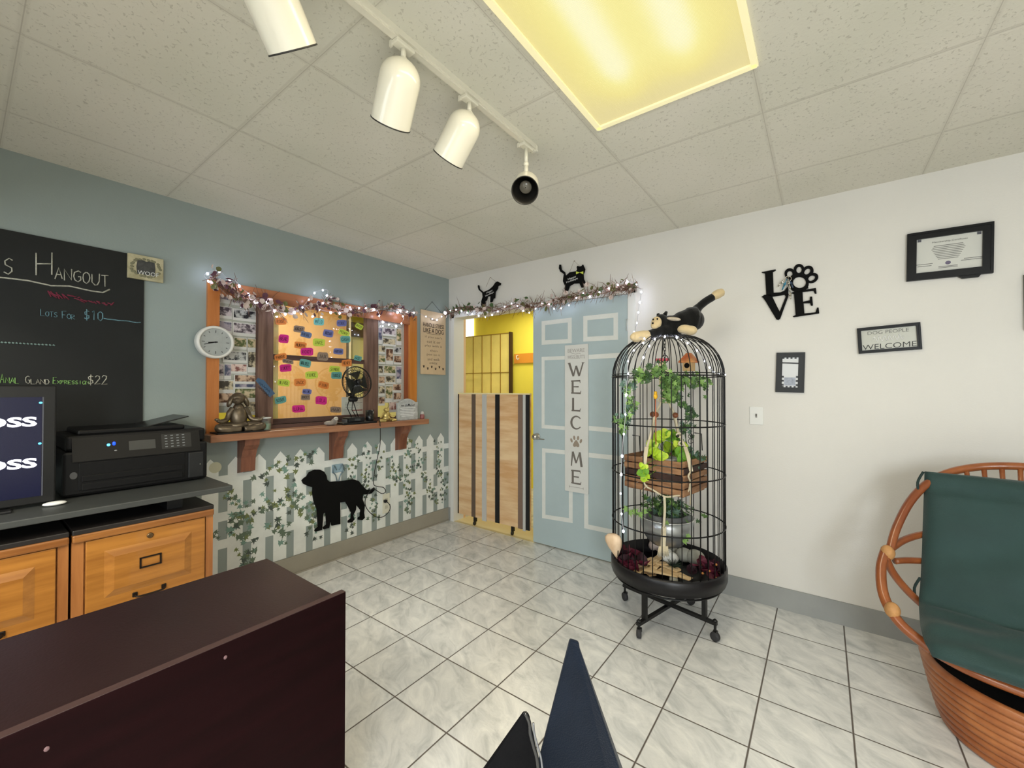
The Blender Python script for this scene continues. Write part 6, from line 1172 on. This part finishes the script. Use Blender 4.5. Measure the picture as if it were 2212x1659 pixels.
# yellow bird toy, wooden ornaments, birdhouse
p = cg(1416, 856, -.20)
r = thing('yellow_bird', 'tiny yellow toy bird on an orange stick in the cage', 'toy bird', p)
MB().ell(p, (0.011, 0.011, 0.016)).ell(p+Vector((0, 0, 0.018)), 0.009).build('body', mat('bird_yellow', (240, 184, 40), 0.5), r); MB().tube([p, cg(1417, 960, -.17)], 0.0028).build('stick', mat('orange_stick', (176, 92, 58), 0.5), r)
p = cg(1488, 790, 0.16)
r = thing('birdhouse', 'small tan birdhouse with orange red roof at the cage back', 'birdhouse', p)
M = Matrix.Translation(p) @ Matrix.Rotation(ang, 4, 'Z') @ Matrix.Scale(0.6, 4)
MB().box(-0.045, 0.045, -0.045, 0.045, -0.055, 0.045, M=M).build('walls', mat('house_tan', (206, 172, 120), 0.6), r)
MB().add([M @ Vector(v) for v in ((-.075, -.075, .03), (.075, -.075, .03), (.075, .075, .03), (-.075, .075, .03), (-.075, -.075, .044), (.075, -.075, .044), (.075, .075, .044), (-.075, .075, .044), (-.02, -.02, .13), (.02, -.02, .13), (.02, .02, .13), (-.02, .02, .13))], [(0, 3, 2, 1), (0, 1, 5, 4), (1, 2, 6, 5), (2, 3, 7, 6), (3, 0, 4, 7), (4, 5, 9, 8), (5, 6, 10, 9), (6, 7, 11, 10), (7, 4, 8, 11), (8, 9, 10, 11)]).build('roof', mat('roof_orange', (204, 92, 50), 0.55, col2=(222, 160, 96), vscale=12), r)
M2 = M @ Matrix.Translation((0, -0.046, 0.005)); MB().lathe([(0.016, 0), (0.016, 0.002)], M @ Vector((0, -0.045, 0.0)), M.to_3x3() @ Vector((0, -1, 0)), 20).build('entrance_hole', MATBLACK, r)
MB().tube([M @ Vector((0, 0, 0.12)), Vector((C0.x+0.03, C0.y+0.03, ztop))], 0.0015, n=5).build('hanging_wire', IRON, r)
p = cg(1431, 800, 0.10)
r = thing('wood_ladder', 'pale wooden toy with red cap hanging behind the chain', 'bird toy', p)
MB().box(p.x-0.018, p.x+0.018, p.y-0.008, p.y+0.008, p.z-0.10, p.z+0.055, bev=0.003).build('block', mat('pale_wood', (220, 200, 160), 0.6), r); MB().box(p.x-0.036, p.x+0.036, p.y-0.012, p.y+0.012, p.z+0.055, p.z+0.072, bev=0.003).build('red_cap', mat('pink_red', (214, 86, 96), 0.5), r); MB().tube([p+Vector((0, 0, 0.07)), (p.x, p.y, ztop-0.006)], 0.0014, n=5).build('string', CORD, r)
# light string spiralling in the cage
ls = [(1377, 733, -.1), (1385, 728, -.12), (1395, 735, -.2), (1372, 752, -.2), (1358, 775, -.2), (1356, 800, -.2), (1362, 812, -.2), (1380, 795, -.2), (1396, 758, -.2), (1420, 728, -.1), (1468, 728, -.08), (1475, 735, -.16), (1498, 748, -.2), (1520, 775, -.2), (1535, 795, -.15), (1545, 805, -.1), (1560, 805, -.06), (1566, 808, -.04)]
P = [cg(*p) for p in ls]; light_string('cage_string_lights', 'fairy lights wound over the cage dome to its right side', P, 0.0060, 0.06)
ls = [(1356, 812, -.2), (1352, 860, -.2), (1350, 910, -.2), (1346, 950, -.2), (1343, 1000, -.21), (1341, 1045, -.21), (1341, 1085, -.21), (1345, 1130, -.2), (1347, 1150, -.19)]
light_string('hanging_string_lights', 'fairy lights running down the left inside of the cage', [cg(*p) for p in ls], 0.0065, 0.095)
# ---- tray contents
def tz(px, py): return W(px, py, 2, TZ+0.01)
p0 = C0
r_ = MB()
rr = random.Random(4)
for k in range(15):
    a = rr.uniform(0, PI); c_ = Vector((C0.x-0.02+rr.uniform(-.14, .12), C0.y-0.07+rr.uniform(-.11, .09), TZ+0.006+0.008*k/3)); M = Matrix.Translation(c_) @ Matrix.Rotation(a, 4, 'Z') @ Matrix.Rotation(rr.uniform(-.06, .06), 4, 'X')
    o = MB().box(-0.09, 0.09, -0.022, 0.022, 0, 0.006, M=M, bev=0.002).build('bark_piece', mat('bark_tan', (196, 160, 112), 0.7, col2=(228, 202, 158), vscale=2, stretch=(3, 12, 1)), label='tan bark strip lying on the cage tray', cat='bark', group='bark strips on the cage tray')
def shell(name, label, c, scale, aim, col, col2):
    m_ = mat(name+'_'+str(col[0]), col, 0.35, col2=col2, vscale=10, bump=0.2, bscale=40); c = Vector(c); q = Vector((0, 0, 1)).rotation_difference(Vector(aim).normalized()); r = thing(name, label, 'shell', c)
    g = MB(); n = 60; pts = []; rad = []
    for i in range(n):
        t = i/(n-1); an = t*6*PI; q_ = 0.012+0.42*t*t*0.9; pts.append(c+q @ Vector((q_*scale*math.cos(an)*0.55, q_*scale*math.sin(an)*0.55, scale*(0.55-t*0.75)))); rad.append(scale*(0.02+0.30*t**1.5))
    g.tube(pts, rad, n=12); g.build('spire', m_, r); lip = MB(); e = pts[-1]
    lip.ell(e, (scale*0.42, scale*0.30, scale*0.46), M=q.to_matrix()); lip.build('lip', m_, r)
p = tz(1442, 1215); shell('white_shell', 'white conch shell in the centre of the cage tray', (p.x, p.y, TZ+0.060), 0.105, (0.2, -0.5, 0.6), (224, 220, 206), (238, 236, 228))
p = tz(1392, 1200); p = Vector((p.x, p.y, 0)); shell('pink_shell', 'pale pink conch shell left of the white shell', (p.x+0.03, p.y+0.10, TZ+0.065), 0.11, (-0.6, 0.3, 0.5), (208, 184, 172), (222, 206, 198))
p = cg(1333, 1207, -0.04); q_ = cg(1322, 1150, -0.06)
r = thing('fan_shell', 'tan pointed fan shaped shell sticking out on the left cage side', 'shell', p)
MB().lathe([(0.002, 0), (0.020, 0.035), (0.040, 0.075), (0.050, 0.110), (0.046, 0.135), (0.030, 0.148), (0.001, 0.152)], p, q_-p, 28, sx=1.0, sy=0.55).build('shell', mat('tan_shell', (214, 180, 144), 0.5, col2=(232, 206, 176), vscale=2, stretch=(12, 12, 2), bump=0.2, bscale=8), r)
for i, (px, py, s_, lab) in enumerate(((1478, 1195, 0.052, 'large grey round stone behind the white shell in the cage'), (1502, 1200, 0.056, 'pale grey stone at the right back of the cage tray'), (1455, 1250, 0.024, 'small whitish pebble at the tray front'), (1463, 1174, 0.035, 'grey stone beside the planter at the tray back'))):
    p = W(px, py, 2, TZ+s_); p = Vector((p.x, p.y, TZ+s_*0.8)); v = Vector((p.x-C0.x, p.y-C0.y, 0)); mx = CR-s_*1.3
    if v.length > mx: v = v.normalized()*mx; p = Vector((C0.x+v.x, C0.y+v.y, p.z))
    tag(MB().ell(p, (s_, s_*0.85, s_*0.8)).build('stone', mat('stone_pale', (172, 170, 158), 0.6, var=0.1, vscale=12, bump=0.2)), lab, 'stone', 'stones in the cage')
WINE = [mat('wine_leaf', (84, 20, 40), 0.6, var=0.2, vscale=20), mat('wine_dark', (44, 14, 26), 0.7), mat('orange_berry', (224, 150, 80), 0.5)]
def wine(name, label, base, n, sz, spread, berries=0):
    b = Vector(base); r = thing(name, label, 'artificial foliage', b); g = MB()
    for k in range(n):
        a = rr.uniform(0, 2*PI); el = rr.uniform(0.1, 1.4); ln = rr.uniform(0.4, 1.0)*spread; e = b+Vector((ln*math.cos(a)*math.cos(el), ln*math.sin(a)*math.cos(el), ln*math.sin(el)*1.1))
        v = Vector((e.x-C0.x, e.y-C0.y, 0)); 
        if v.length > CR-0.03: v = v.normalized()*(CR-0.03); e = Vector((C0.x+v.x, C0.y+v.y, e.z))
        leaf(g, e, sz*rr.uniform(.7, 1.3), (rr.uniform(-1, 1), rr.uniform(-1, 1), rr.uniform(-.3, 1)), rr.uniform(0, 6.28), rr.choice((0, 0, 1)), rr.choice(('long', 'round')), cup=.6)
    o = g.build('leaves', WINE, r); o['kind'] = 'stuff'
    MB().tube([b+Vector((0, 0, 0.0)), b+Vector((0.01, 0.01, spread*0.6))], 0.004).build('stem', WINE[1], r)
    if berries:
        for k in range(berries): MB().ell(b+Vector((rr.uniform(-.05, .05), rr.uniform(-.05, .05), rr.uniform(.01, .06))), 0.007, u=8, v=6).build('berry', WINE[2], r)
p = cg(1350, 1190, -0.02); wine('wine_foliage', 'dark wine red artificial leaves at the left of the cage tray', (p.x, p.y, TZ+0.012), 46, 0.062, 0.115)
p = cg(1532, 1215, -0.10); wine('wine_foliage', 'wine red leaf cluster with orange berries at the right of the tray', (p.x, p.y, TZ+0.012), 40, 0.048, 0.095, 9)
p = tz(1455, 1232); r = thing('moss_sprig', 'dark green moss sprig at the tray centre front', 'sprig', (p.x, p.y, TZ+0.02)); g = MB()
for k in range(46): a = rr.uniform(0, 2*PI); g.tube([(p.x, p.y, TZ+0.03), (p.x+0.06*math.cos(a)*rr.uniform(.4, 1), p.y+0.05*math.sin(a), TZ+0.035+rr.uniform(0, .03))], [0.002, 0.0008], n=4)
g.build('fronds', mat('moss_dark', (44, 58, 42), 0.8), r)
# ------------------------------------------------------------------ plush cat lying on the cage
PL = mat('black_plush', (16, 16, 15), 0.95, sheen=0.25, bump=0.5, bscale=240, spec=0.15); CRM = mat('cream_plush', (206, 184, 142), 0.95, var=0.06, vscale=20, sheen=0.3, bump=0.4, bscale=240)
r = thing('plush_cat', 'black plush cat with cream paws sprawled on top of the cage', 'plush toy', (C0.x, C0.y, ztop))
def fuse(mb, name, m_, par, vox=0.006):
    o = mb.build(name, m_, par); md = o.modifiers.new('r', 'REMESH'); md.mode = 'VOXEL'; md.voxel_size = vox; md.use_smooth_shade = True; sm = o.modifiers.new('s', 'SMOOTH'); sm.factor = 0.6; sm.iterations = 6; return o
def cp(px, py, d=0.0): return cg(px, py, d-0.02)
g = MB()
g.tube(smoothpts([cp(1440, 706), cp(1452, 704), cp(1470, 697), cp(1490, 690), cp(1502, 690)], 5), [0.050]*5+[0.056]*5+[0.062]*5+[0.070]*5+[0.058], n=16)
g.ell(cp(1497, 692), 0.062).ell(cp(1447, 700), 0.050).ell(cp(1455, 716), (0.05, 0.05, 0.030))
g.tube(smoothpts([cp(1445, 712, -.02), cp(1428, 714, -.03), cp(1412, 720, -.04), cp(1398, 724, -.05)], 5), [0.032]*5+[0.028]*5+[0.026]*6, n=14)      # left front leg
g.tube(smoothpts([cp(1455, 708, .05), cp(1440, 716, .10), cp(1425, 722, .12)], 5), 0.026, n=14)
g.tube(smoothpts([cp(1496, 680, .01), cp(1507, 666, .01), cp(1523, 652, .01), cp(1541, 641, .01)], 5), [0.040]*3+[0.027]*3+[0.023]*10, n=14)   # tail
g.ell(cp(1428, 694, -.01), (0.040, 0.040, 0.042)).tube([cp(1428, 694, -.01), cp(1442, 700)], 0.036, n=14)
fuse(g, 'body', PL, r)
g = MB().tube(smoothpts([cp(1539, 642, .01), cp(1551, 635, .01), cp(1563, 630, .01)], 5), [0.023]*3+[0.027]*4+[0.024]*3+[0.012], n=14); fuse(g, 'tail_tip', CRM, r)
fuse(MB().tube(smoothpts([cp(1402, 723, -.05), cp(1385, 727, -.055), cp(1367, 728, -.06)], 5), [0.028]*3+[0.033]*4+[0.031]*3+[0.016], n=14).ell(cp(1368, 728, -.06), (0.02, 0.02, 0.022)), 'front_paw', CRM, r)
fuse(MB().ell(cp(1478, 711, -.055), (0.040, 0.034, 0.026)).ell(cp(1492, 714, -.06), (0.036, 0.034, 0.028)), 'hind_paw', CRM, r)
MB().ell(cp(1413, 724, .12), (0.034, 0.030, 0.022)).build('front_paw', CRM, r)
fuse(MB().ell(cp(1418, 697, -.035), (0.030, 0.026, 0.036)).ell(cp(1414, 703, -.045), (0.022, 0.020, 0.024)), 'face', CRM, r, 0.005)
MB().ell(cp(1410, 698, -.062), (0.006, 0.006, 0.005)).build('nose', MATBLACK, r)
for px, py in ((1411, 690), (1420, 689)): MB().ell(cp(px, py, -.064), 0.005).build('eye', MATBLACK, r)
for px0, py0, px1, py1 in ((1424, 686, 1421, 677), (1434, 684, 1440, 673)): MB().tube([cp(px0, py0), cp(px1, py1)], [0.016, 0.007], n=12).build('ear', PL, r)
MB().ell(cp(1455, 689, -.055), (0.040, 0.016, 0.011), M=Matrix.Rotation(0.2, 3, 'Y')).build('neck_bow', mat('grey_lace', (186, 174, 156), 0.8, var=0.15, vscale=30), r)
# ------------------------------------------------------------------ rattan swivel chair
CC = Vector((3.685, -0.605, 0)); Fd = Vector((-0.24, -0.97, 0)).normalized(); Ld = Vector((0.97, -0.24, 0)).normalized()
def ch(l, f, z): return CC+Ld*l+Fd*f+Vector((0, 0, z))
RAT = mat('rattan_pole', (128, 66, 34), 0.28, col2=(158, 92, 50), vscale=5, coat=0.4); RAT2 = mat('rattan_coil', (140, 78, 42), 0.4, col2=(176, 112, 66), vscale=5, coat=0.2); BIND = mat('rattan_binding', (186, 136, 84), 0.6, var=0.15, vscale=30)
r = thing('rattan_chair', 'round rattan swivel chair with dark green cushion by the cream wall', 'chair', CC)
for k in range(9):
    z = 0.018+k*0.0285; rad = 0.258+0.057*(k/8)**0.8; pts = [ch(rad*math.cos(t), rad*math.sin(t), z) for t in [2*PI*i/64 for i in range(64)]]; MB().tube(pts, 0.0165, n=9, closed=True).build('base_coil', RAT2, r)
for k in range(4):
    z = 0.318+k*0.024; rad = 0.212+0.005*k; pts = [ch(rad*math.cos(t), rad*math.sin(t)+0.01, z+0.0*math.sin(t)) for t in [2*PI*i/64 for i in range(64)]]; MB().tube(pts, 0.0140, n=8, closed=True).build('seat_coil', RAT2, r)
MB().lathe([(0.001, 0), (0.285, 0), (0.285, 0.02), (0.12, 0.022), (0.12, 0.16), (0.001, 0.16)], ch(0, 0.0, 0.18), n=48).build('drum_and_shade_disc', MATBLACK, r)  # drum with a black disc added for the dark inside the hollow base
def pole(pts, rad=0.0165, nm='pole', m_=None, k=6): P = smoothpts([ch(*p) for p in pts], k); return MB().tube(P, rad, n=10).build(nm, m_ or RAT, r)
pole([(-.415, .06, .60), (-.40, -.01, .71), (-.355, -.10, .84), (-.28, -.19, .935), (-.16, -.27, .985), (0, -.30, 1.0), (.16, -.27, .985), (.28, -.19, .935), (.355, -.10, .84), (.40, -.01, .71), (.415, .06, .60)], nm='top_hoop')
for s_ in (-1, 1):
    pole([(s_*.425, .05, .625), (s_*.435, .10, .55), (s_*.415, .17, .46), (s_*.36, .21, .385), (s_*.27, .22, .328)], 0.019, 'arm_pole')
    pole([(s_*.425, .07, .595), (s_*.405, .05, .53), (s_*.365, .02, .46), (s_*.31, .0, .40)], 0.015, 'brace')
    pole([(s_*.415, .04, .625), (s_*.375, -.04, .66), (s_*.31, -.12, .685), (s_*.20, -.19, .70)], 0.0145, 'side_rail')
    pole([(s_*.40, .03, .575), (s_*.36, -.03, .575), (s_*.27, -.12, .572), (s_*.16, -.19, .57)], 0.0135, 'side_rail')
    for p in ((.42, .055, .612), (.385, .20, .425)): a_ = ch(s_*p[0], p[1], p[2]); MB().ell(a_, (0.026, 0.026, 0.032)).build('binding', BIND, r)
pole([(-.27, .22, .325), (-.16, .26, .315), (0, .27, .312), (.16, .26, .315), (.27, .22, .325)], 0.017, 'front_rail')
for k in range(11):
    l = -.25+.05*k; z1 = 0.945+0.045*(1-(l/.25)**2); f1 = -.205-.085*(1-(l/.25)**2); pole([(l, f1+0.0, z1), (l*.9, f1+.05, .78), (l*.75, f1+.10, .55), (l*.6, f1+.14, .40)], 0.0085, 'spindle', k=3)
# cushion: one long padded sheet that bends from back to seat
def cushion():
    nu, nv = 26, 40; rr = random.Random(6); half = 0.325; top = []; bot = []
    prof = smoothpts([(-.165, .965, 0), (-.130, .87, 0), (-.085, .74, 0), (-.035, .60, 0), (.03, .49, 0), (.12, .440, 0), (.22, .425, 0), (.300, .405, 0), (.340, .372, 0)], 6); m = len(prof); g = MB()
    def n2(i): a_ = prof[min(i+1, m-1)]-prof[max(i-1, 0)]; return Vector((-a_.y, a_.x, 0)).normalized()
    vs = []; 
    for sgn in (1, -1):
        for i in range(m):
            t = i/(m-1)
            for j in range(nu):
                u_ = -1+2*j/(nu-1); w_ = half*(1.0-0.20*(max(0, t-0.52)/0.48)**1.2); edge = max(0.0, 1-abs(u_)**6)**0.5 * max(0.0, 1-abs(2*t-1)**10)**0.5
                th = 0.034*edge+0.001; wr = (0.007*math.sin(t*24+u_*2.2+2*math.sin(u_*3))+0.006*math.sin(t*13-u_*5)+0.004*math.sin(t*41+u_*4)) if sgn > 0 else 0
                crease = -0.016*math.exp(-((t-0.10)/0.018)**2)-0.022*math.exp(-((t-0.56-0.03*u_)/0.022)**2)
                nn = n2(i); off = sgn*th+(wr+1.3*crease*(sgn > 0))*edge-0.036; cup_ = 0.035*(u_*u_)*(1-t)
                vs.append(ch(u_*w_, prof[i].x+cup_+nn.x*off, prof[i].y+nn.y*off))
    N_ = m*nu; fs = []
    for i in range(m-1):
        for j in range(nu-1): a_ = i*nu+j; fs.append((a_, a_+1, a_+nu+1, a_+nu)); fs.append((N_+a_, N_+a_+nu, N_+a_+nu+1, N_+a_+1))
    for i in range(m-1):
        for j in (0, nu-1): a_ = i*nu+j; fs.append((a_, a_+nu, N_+a_+nu, N_+a_))
    for j in range(nu-1):
        for i in (0, m-1): a_ = i*nu+j; fs.append((a_, a_+1, N_+a_+1, N_+a_))
    g.add(vs, fs, 0, True); return g.build('cushion', mat('green_canvas', (34, 62, 60), 0.7, var=0.10, vscale=5, bump=0.35, bscale=220, sheen=0.15), r, fixn=True)
cushion()
for l_, z_ in ((-.325, .955), (-.325, .52)): pole([(l_, -.13 if z_ > .9 else .0, z_), (l_-.018, -.12 if z_ > .9 else 0, z_-.05), (l_-.012, -.11 if z_ > .9 else .01, z_-.10)], 0.005, 'tie', mat('tie_green', (30, 48, 46), 0.8), 4)
